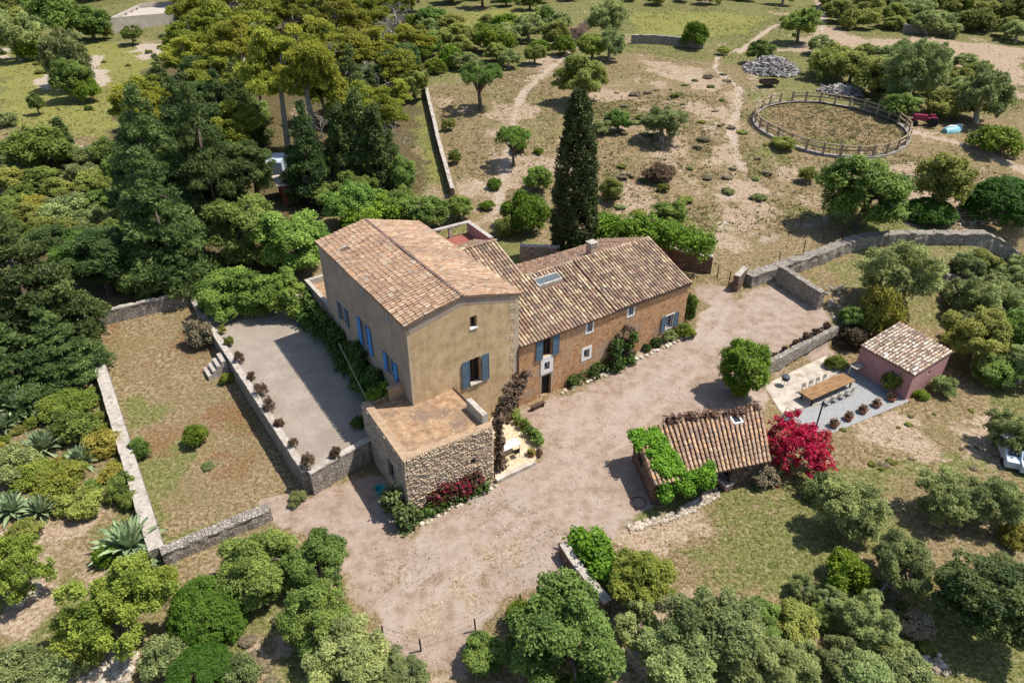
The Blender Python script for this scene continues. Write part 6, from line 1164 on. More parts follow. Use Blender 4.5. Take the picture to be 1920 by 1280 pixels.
# ------------------------------------------------------------------ trees and bushes one by one
LST = [
 # lawn and patio
 ('brightshrub', 367, 818, 50, .75, 'bright green round bush alone in the middle of the lawn'),
 ('dryshrub', 374, 625, 54, 1.0, 'feathery green pampas-like tuft at the patio wall above the garden steps'),
 ('yellowshrub', 425, 709, 30, .7, 'little yellow-green bush below the garden steps'),
 ('oakscrub', 260, 845, 46, .8, 'dark round bush leaning over the wide lime-topped wall'),
 ('olivescrub', 557, 934, 38, .6, 'pale grey-green low bush between lawn and sunlit rubble wall'),
 ('olivescrub', 390, 872, 26, .4, 'faint grey weed clump in the near part of the lawn'),
 ('darkshrub', 403, 568, 60, .7, 'dark bush in the tree shade at the far end of the patio'),
 # big trees at the far end of the patio
 ('fig', 430, 540, 130, .8, 'spreading light green tree overhanging the lawn corner of the patio'),
 ('fig', 520, 545, 120, .8, 'light green tree at the far patio end with crown touching the house'),
 ('fig', 545, 440, 150, .85, 'large light green tree behind the house end, crown against the roof'),
 ('oak', 455, 420, 150, .9, 'large mid-green tree in the wood above the patio trees'),
 ('fig', 660, 375, 110, .8, 'rounded green tree directly behind the roof ridge, left of the brushy bushes'),
 ('brightshrub', 700, 405, 130, .5, 'bright low hedge-like foliage showing over the roof ridge'),
 ('oak', 795, 392, 90, .8, 'mid-green tree beside the lower end of the orchard wall'),
 ('fig', 745, 385, 80, .8, 'small green tree behind the roof, next to the orchard wall tree'),
 ('fig', 860, 385, 55, .9, 'small green tree hard against the lower end of the orchard wall'),
 # dark conifers left
 ('conifer', 50, 560, 180, 1.35, 'huge dark conifer at the left edge beside the lawn'),
 ('conifer', 105, 655, 120, 1.05, 'dark conifer overhanging the far end of the lime-topped wall'),
 ('conifer', 20, 690, 130, 1.0, 'dark spreading conifer low at the left edge above the agaves'),
 ('darkoak', 190, 490, 130, .9, 'dense dull green tree at the far left corner of the lawn'),
 ('oak', 262, 520, 80, .85, 'mid-green tree right behind the far lawn wall'),
 ('fig', 160, 470, 110, .85, 'fresh green tree in the middle of the left-hand thicket'),
 ('conifer', 300, 430, 150, 1.6, 'tall dark conifer behind the far lawn wall'),
 ('conifer', 285, 320, 130, 1.8, 'tall dark conifer with pointed top at the edge of the bright meadow'),
 ('conifer', 385, 310, 110, 2.1, 'slender dark conifer in the heart of the wood'),
 ('conifer', 350, 260, 90, 1.8, 'dark conifer just behind the slender one in the wood'),
 ('darkoak', 470, 320, 100, 1.2, 'olive-dark tree to one side of the parked van'),
 ('conifer', 575, 300, 90, 1.9, 'dark conifer standing over the parked van'),
 ('smallcypress', 640, 285, 44, 3.6, 'narrow dark cypress in the wood, first of the group by the leaning pines'),
 ('smallcypress', 672, 270, 46, 3.8, 'narrow dark cypress in the wood, tallest of its group'),
 ('smallcypress', 705, 285, 44, 3.6, 'narrow dark cypress in the wood beside the dead white branches'),
 ('conifer', 735, 310, 60, 1.8, 'dark conifer below the dead white branches'),
 ('oak', 752, 320, 60, 1.3, 'dark round-topped tree beside the grassy verge of the orchard wall'),
 # tall pines with pale trunks
 ('pine', 505, 75, 130, 1.7, 'tall leaning pine with a long pale bare trunk'),
 ('pine', 565, 60, 130, 1.8, 'tallest pine with olive crown and thick grey trunk above the van'),
 ('pine', 440, 60, 110, 1.3, 'olive pine crown left of the leaning pine'),
 ('pine', 660, 190, 100, 1.3, 'olive pine crown in front of the grey dead tree'),
 ('pine', 720, 200, 80, 1.4, 'small olive pine between the dead tree and the orchard wall'),
 ('bare', 690, 150, 90, 1.0, 'grey dead tree with a tangle of bare twigs among the pines'),
 ('bare', 742, 262, 60, 1.3, 'broken white dead branches beside the grassy verge'),
 ('bare', 612, 120, 70, 1.5, 'dead brownish tree behind the tallest pine'),
 ('bare', 735, 40, 90, 1.0, 'pale dead tree on the skyline of the wood'),
 ('bare', 430, 205, 60, 1.0, 'small dead tree low in the middle of the wood'),
 # upper left meadow
 ('olive', 118, 95, 78, 1.2, 'dull olive tree by the pale rock patch in the far meadow'),
 ('oak', 132, 140, 66, 1.0, 'dark green tree right below the dull olive in the far meadow'),
 ('brightshrub', 60, 92, 52, .7, 'bright green bush at the upper edge of the far meadow'),
 ('brightshrub', 160, 172, 50, .7, 'bright dome-like bush at the lower end of the meadow tree row'),
 ('oak', 66, 190, 26, 1.3, 'tiny tree alone in the far meadow'),
 ('olive', 20, 55, 80, .9, 'dark olive tree at the far left edge above the meadow'),
 ('oak', 95, 22, 90, .8, 'dark evergreen at the top left, behind the bright bush'),
 ('fig', 165, 35, 66, .8, 'green tree beside the roofless ruin'),
 ('shrub', 183, 58, 48, .6, 'low bush at the foot of the ruin wall'),
 ('oak', 245, 62, 34, .9, 'small bush in front of the ruin'),
 ('oak', 262, 200, 44, .9, 'dark isolated bush at the meadow edge of the wood'),
 ('shrub', 292, 160, 40, 1.2, 'thin bush between the bright meadow and the pines'),
 ('fig', 70, 270, 95, .8, 'fresh green tree at the lower edge of the bright meadow'),
 ('smallcypress', 117, 255, 26, 2.0, 'small dark cypress at the lower edge of the bright meadow'),
 ('olivescrub', 12, 225, 36, .6, 'pale dry scrub at the far left edge of the bright meadow'),
 # orchard
 ('almond', 900, 148, 96, .9, 'almond tree with open crown and round shadow in the upper orchard'),
 ('almond', 963, 262, 72, 1.1, 'almond tree with visible trunk in the lower orchard'),
 ('scrubtree', 1090, 138, 100, .9, 'yellowish-green tree behind the tip of the cypress'),
 ('yellowtree', 1110, 82, 60, .8, 'pale yellowish tree beside the orchard footpath'),
 ('olive', 1145, 75, 62, .9, 'grey-green tree at the end of the far dark field wall'),
 ('olive', 1140, 25, 84, .8, 'greyish tree at the top edge above the orchard path'),
 ('shrub', 842, 233, 26, 1.0, 'small bush beside the orchard wall, upper one'),
 ('shrub', 853, 295, 28, 1.0, 'small bush beside the orchard wall, lower one'),
 ('brightshrub', 985, 400, 100, .75, 'big bright bush at the foot of the cypress'),
 ('fig', 1010, 330, 60, .9, 'fresh green bush hugging the shaded flank of the cypress'),
 ('shrub', 950, 425, 50, .8, 'bush just behind the red roof terrace'),
 # slope below the pen
 ('olive', 1245, 225, 100, .65, 'wide silvery bush on the slope beside the winding trail'),
 ('fig', 1160, 222, 54, .75, 'green bush between the cypress and the silvery bush'),
 ('scrubtree', 1148, 350, 50, .9, 'pale green bush just beyond the sunny flank of the cypress'),
 ('fig', 1258, 397, 72, .8, 'fresh green fig bush above the clipped hedge'),
 ('rusty', 1235, 325, 64, .5, 'brown withered bush on the slope below the silvery bush'),
 ('shrub', 1245, 352, 24, .7, 'little green bush below the brown withered bush'),
 ('olivescrub', 1130, 238, 46, .6, 'grey scrub beside the cypress top'),
 ('fig', 1628, 345, 158, .85, 'broad fresh green fig tree in front of the round pen'),
 ('scrubtree', 1775, 330, 92, 1.1, 'taller olive-green tree beside the broad fig tree'),
 ('dome', 1883, 375, 104, .62, 'smooth bright green dome bush at the right edge behind the long wall'),
 ('dome', 1745, 393, 80, .4, 'low dark green mound in the shade of the olive-green tree by the pen'),
 ('shrub', 1515, 328, 36, .8, 'small dark bush midway between the trail and the fig tree'),
 ('brightshrub', 1872, 268, 84, .45, 'bright low bush beside the turquoise boat'),
 ('shrub', 1470, 268, 44, .5, 'green weeds growing against the stone base of the pen'),
 ('olive', 1722, 125, 112, .95, 'wind-blown grey-green tree beyond the pen, tallest of its row'),
 ('olive', 1850, 168, 88, .95, 'grey-green tree leaning beside the sandy track near the right edge'),
 ('scrubtree', 1645, 135, 84, .8, 'bushy green tree behind the smaller heap of branches'),
 ('shrub', 1560, 115, 80, .7, 'green bush beside the bigger heap of branches'),
 ('scrubtree', 1600, 120, 70, .8, 'green bush filling the gap behind both heaps of branches'),
 ('oak', 1692, 192, 70, .6, 'green bush right behind the old tractor'),
 ('shrub', 1785, 200, 90, .45, 'wide low bush above the turquoise boat'),
 ('oak', 1425, 92, 50, .8, 'dark bush just above the bigger heap of branches'),
 ('oak', 1503, 40, 64, .9, 'dark round tree where the sandy track begins'),
 ('shrub', 1356, 95, 26, .6, 'tiny bush at the fork of the pale trail'),
 ('brightshrub', 1302, 70, 52, .8, 'bright bush over the end of the dark field wall'),
 # right-hand grove
 ('olive', 1695, 505, 150, .85, 'large grey-green olive below the long dry-stone wall'),
 ('goldshrub', 1655, 585, 74, 1.2, 'golden-brown bushy tree behind the pink hut'),
 ('oak', 1600, 590, 50, .8, 'dark bush shading the yard end of the thick wall'),
 ('scrubtree', 1838, 622, 116, .9, 'light olive-green tree behind the pink hut'),
 ('oak', 1864, 690, 76, .7, 'fresh green tree right beside the pink hut'),
 ('olive', 1862, 562, 104, .8, 'darker olive tree in the upper part of the grove'),
 ('olive', 1898, 522, 72, .75, 'olive tree at the right edge under the long dry-stone wall'),
 ('fig', 1905, 620, 80, 1.0, 'green tree cut off by the right edge of the grove'),
 ('olive', 1900, 805, 80, .9, 'olive tree shading the white cars'),
 ('yellowshrub', 1674, 714, 44, 1.1, 'yellow-green bush with big leaves in front of the pink hut'),
 ('olivescrub', 1770, 724, 44, .8, 'blue-grey prickly plant at the back corner of the pink hut'),
 ('brightshrub', 1727, 740, 28, .5, 'small bright bush at the foot of the sunlit hut wall'),
 ('yellowshrub', 1568, 680, 40, .6, 'yellowish plants in the bed between the paving and the hut'),
 ('rusty', 1595, 632, 60, .7, 'reddish-brown shrub at the end of the dining terrace wall'),
 # lower right grove
 ('olive', 1600, 945, 135, .85, 'airy olive with a large sharp shadow below the bougainvillea'),
 ('olivescrub', 1538, 915, 60, .9, 'thin grey bush beside the magenta bougainvillea'),
 ('olive', 1775, 925, 112, .8, 'bushy olive on the open dry grass at the right'),
 ('olive', 1868, 935, 105, .85, 'blue-green olive beside the bushy one near the right edge'),
 ('olive', 1695, 1050, 112, .9, 'dark grey-green olive in the lower right grove'),
 ('darkoak', 1855, 1125, 175, .85, 'massive dark green tree at the lower right edge'),
 ('olive', 1625, 1155, 105, .85, 'dark olive bush near the white fallen branch'),
 ('brightshrub', 1590, 1075, 90, .7, 'fresh green bush between the lawn-like grass and the dark olive'),
 ('goldshrub', 1905, 1005, 50, .7, 'yellow flowering bush at the right edge of the lower grove'),
 ('scrubtree', 1490, 1165, 95, .8, 'green tree at the edge of the grassy clearing'),
 ('olive', 1580, 1230, 80, .8, 'dark bush near the prickly plants at the bottom'),
 ('olivescrub', 1620, 1265, 110, .5, 'pale prickly plants at the bottom edge'),
 ('olivescrub', 1700, 1262, 90, .5, 'grey-green prickly plants beside the white stones at the bottom'),
 ('dryshrub', 1720, 1170, 60, .5, 'dry grass clump beside the massive dark tree'),
 # bottom centre
 ('yellowtree', 1205, 1082, 130, .9, 'yellow-green tree beside the curved yard wall'),
 ('olive', 1335, 1178, 205, .75, 'very large grey-green tree at the bottom beside the clearing'),
 ('olive', 1270, 1235, 170, .75, 'grey-green tree at the bottom edge in front of the very large one'),
 ('olive', 1425, 1240, 140, .75, 'silvery tree at the bottom edge beside the path'),
 ('oak', 1060, 1190, 245, .85, 'very large leafy green tree in the middle of the bottom edge'),
 ('oak', 905, 1222, 90, .75, 'dark green bush beside the very large leafy tree'),
 ('brightshrub', 975, 1158, 62, .8, 'bright green bush peeping out behind the very large leafy tree'),
 ('oak', 480, 1050, 165, .75, 'dense lobed oak next to the low grey wall of the lawn'),
 ('oak', 590, 1045, 130, .85, 'dense oak with knobbly crown at the edge of the weedy yard'),
 ('oak', 590, 1150, 140, .95, 'dark oak in the lower row at the edge of the weedy yard'),
 ('olive', 650, 1240, 170, .75, 'grey-green tree at the bottom edge of the weedy yard'),
 ('olive', 745, 1262, 110, .6, 'low grey bush at the bottom edge by the fence posts'),
 ('dome', 385, 1140, 124, .78, 'smooth dark green dome bush below the low grey wall'),
 ('dome', 375, 1262, 110, .6, 'bright green dome bush at the bottom edge'),
 ('olivescrub', 315, 1225, 90, .7, 'grey-green bush above the bright dome at the bottom edge'),
 ('olivescrub', 445, 1262, 70, .8, 'grey-green bush on the path side of the bright dome'),
 ('airy', 215, 1130, 200, .75, 'wide yellow-green tree in the lower left corner'),
 ('yellowshrub', 150, 1190, 110, .7, 'yellowish bush at the foot of the wide yellow-green tree'),
 ('yellowshrub', 300, 1090, 60, .9, 'upright yellow-green bush near the end of the lime-topped wall'),
 ('airy', 22, 1065, 130, .85, 'yellow-green tree cut off by the left edge'),
 ('olivescrub', 30, 1265, 110, .6, 'soft grey bush in the lower left corner'),
 ('olivescrub', 100, 1272, 90, .6, 'soft green bush beside the rubble heap in the lower left corner'),
 # agave garden
 ('agave', 238, 1015, 104, .62, 'largest agave, at the outer corner of the lime-topped wall'),
 ('agave', 268, 1050, 58, .7, 'yellowish agave just below the largest one'),
 ('agave', 32, 758, 80, .75, 'blue-green agave at the left edge under the conifers'),
 ('agave', 80, 832, 68, .7, 'blue-green agave in the middle of the wild garden'),
 ('agave', 152, 858, 62, .7, 'blue-green agave among yellow flowers beside the lime-topped wall'),
 ('agave', 20, 950, 62, .7, 'dark agave low at the left edge'),
 ('agave', 75, 952, 60, .7, 'dark agave on the bank at the lower side of the wild garden'),
 ('agave', 4, 795, 51, .7, 'half-hidden agave cut off by the left edge'),
 ('yellowshrub', 125, 760, 100, .38, 'yellow-green spurge mass in the upper wild garden'),
 ('oakscrub', 140, 800, 80, .6, 'grey-green bush in the middle of the spurge'),
 ('goldshrub', 195, 830, 70, .5, 'golden flowering spurge beside the lime-topped wall'),
 ('goldshrub', 212, 890, 50, .6, 'golden spurge lower along the lime-topped wall'),
 ('oakscrub', 228, 915, 54, .8, 'dark green bush against the outer face of the lime-topped wall'),
 ('yellowshrub', 115, 900, 105, .38, 'yellow-green spurge mass in the lower wild garden'),
 ('yellowshrub', 60, 885, 75, .38, 'pale spurge behind the dark agaves'),
 ('olivescrub', 25, 870, 80, .6, 'dull green shrub at the left edge of the wild garden'),
 ('shrub', 150, 945, 80, .5, 'dull bush at the lower rim of the wild garden'),
 ('brightshrub', 195, 1040, 46, .7, 'bright bush beside the largest agave'),
 ('shrub', 45, 1000, 60, .5, 'bush on the bank below the dark agaves'),
 ('oakscrub', 245, 940, 40, .8, 'bush between the golden spurge and the largest agave'),
]
for kd, cx, cy, wp, asp, lb in LST: plant(kd, cx, cy, wp, asp, lb)
for kd, cx, cy, wp, asp in (('pine', 620, 60, 95, 1.2), ('pine', 665, 85, 90, 1.1), ('pine', 705, 70, 85, 1.1), ('pine', 750, 110, 80, 1.1), ('pine', 640, 20, 90, 1.1), ('pine', 690, 15, 85, 1.0), ('pine', 770, 60, 80, 1.0), ('pine', 600, 150, 80, 1.2), ('oak', 640, 165, 70, 1.0), ('pine', 735, 165, 70, 1.2), ('oak', 700, 215, 60, 1.1), ('pine', 480, 150, 80, 1.2), ('pine', 400, 130, 90, 1.1), ('pine', 350, 90, 90, 1.1), ('scrubtree', 775, 150, 60, 1.0), ('bare', 455, 175, 60, 1.1), ('bare', 572, 205, 60, 1.2), ('bare', 660, 50, 66, 1.1), ('bare', 722, 62, 70, 1.1), ('bare', 600, 232, 46, 1.1), ('bare', 335, 215, 54, 1.0), ('bare', 640, 140, 60, 1.1)):
    plant(kd, cx, cy, wp, asp, {'bare': 'leafless grey-brown tree among the pines of the upper wood', 'pine': 'olive-green pine crown in the upper part of the wood', 'oak': 'dark round evergreen between the pines of the upper wood', 'scrubtree': 'greyish tree between the pines of the upper wood'}[kd], group='trees of the upper wood')
hedge('creeper_hedge', 'bright green creeper hedge on the inner side of the curved yard wall', 'hedge', [at(1085, 1012, .5), at(1110, 1035, .5), at(1135, 1075, .5), at(1150, 1100, .5)], 1.9, 1.25, 'L_ivy', 7000, .16, 60, lob=.45, jag=.35)
x, y, z = ground(1658, 1105); o = None; mb = MB()
mb.tube([(-.7, -.5, .1), (0, 0, .5), (.45, .6, 1.0)], [.07, .06, .03], 5); mb.tube([(-.6, .35, .15), (0, 0, .45), (.7, -.5, .2)], [.05, .05, .02], 5); o = mb.build('fallen_branch', M['deadwood']); o.location = (x, y, z); tag(o, 'white fallen branch beside the dark olive bush', 'branch')
x, y, z = ground(1563, 545); mb = MB(); g_ = random.Random(5)
for k in range(14): a = g_.uniform(0, 6.28); mb.tube([(0, 0, .2), (math.cos(a) * .6, math.sin(a) * .6, .5), (math.cos(a) * 1.2, math.sin(a) * 1.2, g_.uniform(.1, .9))], [.05, .04, .015], 4)
o = mb.build('brushwood', M['deadwood']); o.location = (x, y, z); tag(o, 'tangle of white dead branches behind the thick yard wall', 'branches')

# ------------------------------------------------------------------ woodland and scrub filling the regions between
def fill(poly, n, kinds, wr, asp, group, seed, mind=0.62):
    """kinds: (kind, weight, label); things no one could tell apart share a label within their group"""
    g = random.Random(seed); W = G2(poly); x0, x1 = min(p[0] for p in W), max(p[0] for p in W); y0, y1 = min(p[1] for p in W), max(p[1] for p in W); done = tries = 0
    while done < n and tries < n * 60:
        tries += 1; x, y = g.uniform(x0, x1), g.uniform(y0, y1)
        if not inpoly(np.array([x]), np.array([y]), W)[0]: continue
        wd = g.uniform(*wr); 
        if any((x - p[0]) ** 2 + (y - p[1]) ** 2 < (mind * 0.5 * (wd + p[2])) ** 2 for p in PLANTED): continue
        cxp, cyp = project(x, y, tz(x, y) + wd * .5); rpx = 0.5 * wd * FPX / math.hypot(y, CAM_H)
        if any(c_[0] - rpx < cxp < c_[2] + rpx and c_[1] - rpx < cyp < c_[3] + rpx * .8 for c_ in CLEAR_VIEW): continue
        k = g.choices(kinds, [q[1] for q in kinds])[0]; big = k[0] in ('conifer', 'darkoak', 'pine', 'smallcypress')
        plant_at(k[0], x, y, tz(x, y), wd * (0.5 if k[0] == 'smallcypress' else 1), g.uniform(*asp) * (1.5 if k[0] in ('conifer', 'pine') else 3.0 if k[0] == 'smallcypress' else 0.85 if k[0] in LOW else 1), k[2], None, group); done += 1
fill([(290, 40), (420, -10), (640, -15), (780, 20), (800, 130), (760, 150), (640, 130), (470, 150), (330, 170), (300, 110)], 46, [('pine', 5, 'olive-green pine crown in the upper part of the wood'), ('oak', 2, 'dark round evergreen between the pines of the upper wood'), ('olive', 1.5, 'greyish tree between the pines of the upper wood')], (6, 9.5), (.8, 1.05), 'trees of the upper wood', 201)
fill([(255, 215), (330, 170), (470, 150), (640, 140), (770, 150), (795, 300), (640, 350), (470, 300), (420, 400), (280, 420)], 40, [('conifer', 3, 'dark conifer in the middle of the wood'), ('darkoak', 3, 'dark evergreen in the middle of the wood'), ('pine', 2, 'pine standing among the dark trees in the middle of the wood'), ('oak', 2, 'mid-green tree in the middle of the wood')], (4.2, 7.0), (.9, 1.15), 'trees in the middle of the wood', 202, .58)
fill([(0, 300), (120, 290), (250, 320), (270, 450), (130, 460), (0, 470)], 34, [('olivescrub', 3, 'greyish scrub in the thicket beyond the big left-edge conifer'), ('scrubtree', 3, 'olive-brown bushy tree in the thicket beyond the big left-edge conifer'), ('oak', 2, 'green bushy tree in the thicket beyond the big left-edge conifer'), ('goldshrub', .6, 'brownish bush in the thicket beyond the big left-edge conifer')], (3.5, 6.0), (.6, .85), 'thicket beyond the big left-edge conifer', 203)
fill([(90, 470), (250, 450), (360, 470), (340, 540), (180, 565), (120, 520)], 9, [('oak', 2, 'mid-green tree pressing on the far lawn wall'), ('darkoak', 2, 'dark tree pressing on the far lawn wall')], (4, 6), (.85, 1.1), 'trees behind the far lawn wall', 204)
fill([(580, 330), (760, 340), (830, 400), (700, 400), (600, 420), (480, 400)], 12, [('fig', 3, 'leafy green tree between the wood and the farmhouse roof'), ('oak', 2, 'darker green tree between the wood and the farmhouse roof')], (3.5, 6), (.7, .9), 'trees between wood and roof', 205)
fill([(715, 145), (765, 165), (785, 330), (760, 350), (730, 260)], 8, [('oak', 2, 'bushy tree along the grassy verge of the orchard wall'), ('fig', 2, 'fresh green tree along the grassy verge of the orchard wall')], (3, 5), (.8, 1.1), 'trees along the verge', 206)
fill([(740, 20), (830, 60), (1050, 50), (1060, 110), (960, 130), (810, 140), (760, 110)], 34, [('scrubtree', 3, 'olive-green bush on the bank above the orchard'), ('fig', 2, 'fresh green bush on the bank above the orchard'), ('brightshrub', 2, 'low bright bush on the bank above the orchard'), ('olive', 1, 'grey-green bush on the bank above the orchard')], (4, 8), (.55, .85), 'bushes on the bank above the orchard', 207)
fill([(640, -12), (1130, -12), (1100, 20), (840, 28), (680, 25)], 20, [('scrubtree', 3, 'bush along the top edge above the far clearing'), ('oak', 2, 'dark bush along the top edge above the far clearing')], (5, 9), (.6, .85), 'bushes above the far clearing', 208)
fill([(1540, -12), (1925, -12), (1925, 88), (1620, 60), (1550, 40)], 60, [('olive', 3, 'grey-green tree in the scrub beyond the sandy track'), ('scrubtree', 3, 'olive-green bush in the scrub beyond the sandy track'), ('shrub', 2, 'low bush in the scrub beyond the sandy track')], (5, 9), (.55, .85), 'scrub beyond the sandy track', 209)
fill([(1180, -12), (1500, -12), (1480, 12), (1180, 14)], 14, [('shrub', 3, 'low bush along the top edge beyond the far field'), ('olive', 2, 'grey bush along the top edge beyond the far field')], (4, 7), (.55, .8), 'bushes beyond the far field', 210)
fill([(1520, 100), (1780, 110), (1900, 190), (1925, 260), (1850, 215), (1690, 190), (1600, 155), (1510, 150)], 26, [('shrub', 3, 'olive-green bush in the belt behind the round pen'), ('olive', 2, 'grey-green tree in the belt behind the round pen')], (3.5, 6), (.5, .8), 'belt of bushes behind the round pen', 211)
fill([(0, -12), (310, -12), (300, 30), (180, 25), (60, 75), (0, 80)], 22, [('oak', 3, 'dark evergreen bush along the upper left edge'), ('scrubtree', 2, 'olive-green bush along the upper left edge'), ('fig', 1, 'fresh green bush along the upper left edge')], (5, 9), (.6, .85), 'bushes along the upper left edge', 212)
fill([(1800, 490), (1925, 490), (1925, 740), (1840, 740), (1790, 600)], 12, [('olive', 3, 'olive tree of the grove on the right edge'), ('scrubtree', 2, 'light green tree of the grove on the right edge')], (3, 4.6), (.8, .95), 'grove on the right edge', 213)
fill([(1450, 1100), (1560, 1090), (1600, 1200), (1560, 1290), (1440, 1290)], 8, [('olive', 3, 'grey-green bush in the thicket at the bottom right'), ('brightshrub', 2, 'fresh green bush in the thicket at the bottom right'), ('oak', 1, 'dark green bush in the thicket at the bottom right')], (1.6, 2.8), (.7, .9), 'thicket at the bottom right', 214, .8)
fill([(1180, 1200), (1450, 1180), (1500, 1290), (1200, 1290)], 3, [('olive', 3, 'grey-green crown in the tree clump at the bottom'), ('oak', 1, 'green crown in the tree clump at the bottom')], (2.5, 4), (.75, .9), 'tree clump at the bottom', 215)
fill([(0, 720), (170, 700), (230, 900), (250, 960), (150, 960), (0, 970)], 36, [('yellowshrub', 4, 'small yellow-green plant in the wild garden'), ('shrub', 2, 'small dull green plant in the wild garden'), ('goldshrub', 1, 'small golden plant in the wild garden'), ('oakscrub', 1.5, 'small dark plant in the wild garden')], (.7, 1.5), (.4, .6), 'small plants of the wild garden', 216, .55)
fill([(880, 300), (1030, 270), (1030, 440), (930, 440)], 7, [('brightshrub', 2, 'low bright bush on the shaded side of the cypress'), ('shrub', 1, 'low dull bush on the shaded side of the cypress')], (1.5, 3), (.5, .7), 'low bushes beside the cypress', 217)
fill([(1110, 180), (1400, 120), (1500, 330), (1420, 430), (1150, 420)], 60, [('olivescrub', 2, 'small grey scrub tuft on the bare slope'), ('shrub', 2, 'small green scrub tuft on the bare slope'), ('dryshrub', 3, 'small dry scrub tuft on the bare slope')], (.5, 2.4), (.22, .42), 'scrub tufts on the bare slope', 218, .35)
fill([(0, 90), (320, 90), (300, 220), (240, 260), (0, 240)], 16, [('shrub', 2, 'small green tuft in the bright meadow'), ('oakscrub', 1, 'small dark tuft in the bright meadow')], (.8, 1.8), (.4, .6), 'tufts in the bright meadow', 219, .5)
fill([(1520, 800), (1900, 760), (1900, 900), (1560, 930)], 22, [('shrub', 2, 'small green tuft on the dry grass below the hut'), ('dryshrub', 2, 'small straw tuft on the dry grass below the hut')], (.3, .8), (.35, .5), 'tufts on the dry grass below the hut', 220, .4)
fill([(1640, 1080), (1780, 1000), (1800, 1280), (1640, 1280)], 16, [('dryshrub', 2, 'straw-coloured tuft under the lower right trees'), ('shrub', 2, 'dull green tuft under the lower right trees'), ('olivescrub', 1, 'greyish tuft under the lower right trees')], (.6, 1.4), (.45, .7), 'undergrowth of the lower right grove', 221, .4)
fill([(430, 1180), (530, 1140), (520, 1290), (430, 1290)], 8, [('dryshrub', 2, 'straw tuft on the footpath bank at the bottom'), ('shrub', 1, 'dull tuft on the footpath bank at the bottom')], (.5, 1.2), (.45, .7), 'tufts on the footpath bank', 222, .4)

# ------------------------------------------------------------------ grass and weeds nobody could count
_bare = np.clip(dirt + gravel + pale, 0, 1)
def bare_at(x, y): return _bare[np.clip(np.searchsorted(gy, y), 0, len(gy) - 1), np.clip(np.searchsorted(gx, x), 0, len(gx) - 1)]
def tufts(name, label, mat, test, n, size, xr, yr, seed, hgt=1.0, per=5, dens=None):
    g = np.random.default_rng(seed); x = g.uniform(xr[0], xr[1], n); y = xr[0] * 0 + g.uniform(yr[0], yr[1], n)
    px, py = project(x, y, terr(x, y)); k = test(px, py, x, y) & (px > -60) & (px < 1980) & (py < 1330)
    if dens is not None: k &= g.random(n) < dens(x, y)
    if 'weeds' not in name: k &= g.random(n) > .93 * bare_at(x, y)
    x, y = x[k], y[k]; m = len(x); x = np.repeat(x, per) + g.normal(0, size * .5, m * per); y = np.repeat(y, per) + g.normal(0, size * .5, m * per); sc_ = np.repeat(g.uniform(.5, 1.3, m), per) * size
    z = terr(x, y) - 0.02; a = g.uniform(0, 6.28, m * per); lean = g.uniform(.1, .9, m * per); hh = sc_ * hgt * g.uniform(.6, 1.2, m * per); wd = sc_ * .28
    dx, dy = np.cos(a), np.sin(a); b0 = np.stack([x - dy * wd, y + dx * wd, z], -1); b1 = np.stack([x + dy * wd, y - dx * wd, z], -1); tp = np.stack([x + dx * hh * lean, y + dy * hh * lean, z + hh], -1)
    v = np.stack([b0, b1, tp], 1).reshape(-1, 3).astype(np.float32); nn = m * per; me = bpy.data.meshes.new(name)
    me.vertices.add(3 * nn); me.vertices.foreach_set('co', v.ravel()); me.loops.add(3 * nn); me.loops.foreach_set('vertex_index', np.arange(3 * nn, dtype=np.int32)); me.polygons.add(nn); me.polygons.foreach_set('loop_start', np.arange(0, 3 * nn, 3, dtype=np.int32))
    at_ = me.attributes.new('tint', 'FLOAT', 'FACE'); at_.data.foreach_set('value', np.clip(np.repeat(g.normal(.5, .25, m), per) + g.normal(0, .1, nn), 0, 1).astype(np.float32)); me.materials.append(M[mat]); me.update(calc_edges=True)
    tag(link(bpy.data.objects.new(name, me)), label, None, None, 'stuff')
def near(poly): W = G2(poly); return lambda px, py, x, y: inpoly(x, y, W)
yard_px = [(640, 990), (760, 1000), (930, 910), (1060, 1000), (1130, 1120), (960, 1140), (860, 1280), (700, 1230)]
tufts('weeds', 'scattered weeds over the sandy yard', 'L_weed', near(yard_px), 11000, .085, (-12, 8), (20, 36), 301, .7, 6, lambda x, y: sst(fbm(x, y, 3, 81), .35, .6))
lawn_px = [(185, 600), (350, 560), (560, 915), (505, 945), (315, 1005)]
tufts('yard_weeds', 'small weeds along the margins of the yard', 'L_weed', near([(985, 775), (1300, 610), (1330, 540), (1540, 585), (1440, 700), (1330, 790), (1190, 820), (1220, 960), (1060, 1010), (930, 900), (640, 1000), (560, 930)]), 3500, .07, (-14, 30), (28, 60), 310, .7, 6, lambda x, y: sst(fbm(x, y, 3.5, 83), .52, .68))
tufts('lawn_grass', 'thin patchy grass of the walled lawn', 'L_grass', near(lawn_px), 9000, .12, (-45, -12), (28, 62), 302, .5, 3, lambda x, y: sst(fbm(x, y, 6, 91), .40, .62))
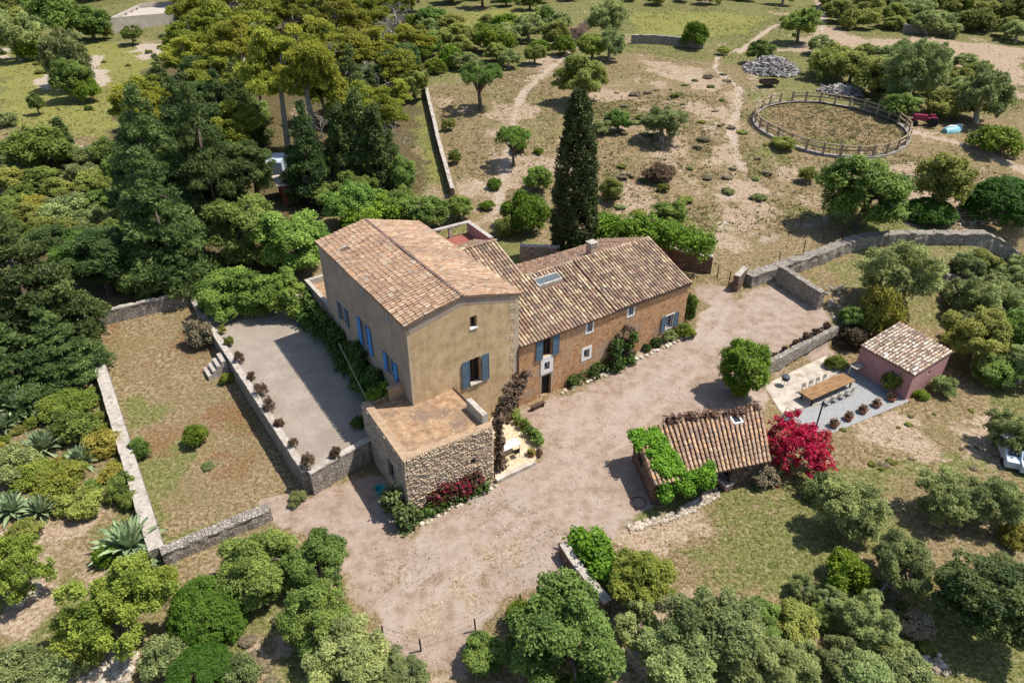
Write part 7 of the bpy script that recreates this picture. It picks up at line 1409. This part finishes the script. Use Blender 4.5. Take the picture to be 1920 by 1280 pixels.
exc = [G2(q) for q in ([(975, 775), (1300, 605), (1330, 520), (1395, 560), (1540, 585), (1570, 640), (1445, 700), (1720, 745), (1560, 815), (1440, 800), (1195, 815), (1225, 955), (1065, 1010), (1130, 1130), (860, 1280), (640, 1200), (510, 950), (690, 880), (770, 985)], lawn_px, [(350, 545), (575, 913), (700, 880), (590, 560)], [(570, 520), (780, 760), (970, 780), (1300, 620), (1230, 440), (820, 400), (600, 440)])]
def open_ground(px, py, x, y):
    k = np.ones(len(x), bool)
    for W in exc: k &= ~inpoly(x, y, W)
    return k
slope_px = [(1110, 180), (1330, 110), (1420, 140), (1400, 200), (1420, 290), (1560, 300), (1700, 290), (1900, 330), (1900, 400), (1560, 400), (1480, 440), (1340, 440), (1240, 400), (1130, 420)]
tufts('slope_herbs', 'rank herbs and dry stalks covering the slope round the pen', 'L_grass', near(slope_px), 15000, .32, (5, 75), (60, 112), 305, .6, 5, lambda x, y: sst(fbm(x, y, 8, 53), .42, .58))
tufts('slope_straw', 'dead straw and brown stalks covering the slope round the pen', 'L_weed', near(slope_px), 20000, .28, (5, 75), (60, 112), 309, .6, 5, lambda x, y: .35 + .65 * sst(fbm(x, y, 6, 58), .42, .6))
tufts('pen_grass', 'dry tangled grass inside the round pen', 'L_weed', lambda px, py, x, y: (x - PC.x) ** 2 + (y - PC.y) ** 2 < 92, 3200, .30, (33, 56), (86, 110), 306, .6, 5)
tufts('clearing_grass', 'grass and straw of the clearing below the outbuilding', 'L_grass', near([(1170, 1000), (1330, 930), (1450, 890), (1560, 960), (1560, 1090), (1400, 1120), (1280, 1080)]), 9000, .12, (3, 25), (22, 40), 307, .7, 5)
tufts('orchard_grass', 'dry grass under the orchard trees', 'L_weed', near([(805, 170), (1030, 120), (1045, 260), (960, 420), (860, 360)]), 12000, .26, (-18, 14), (64, 150), 308, .6, 4)
tufts('near_grass', 'rough grass and dry stalks on the near garden ground', 'L_grass', open_ground, 60000, .13, (-48, 48), (19, 62), 303, .7, 4, lambda x, y: .25 + .75 * sst(fbm(x, y, 5, 55), .35, .65))
tufts('field_grass', 'rough grass of the fields and slopes', 'L_grass', open_ground, 80000, .26, (-130, 130), (62, 200), 304, .7, 4, lambda x, y: .2 + .8 * sst(fbm(x, y, 9, 56), .4, .65))
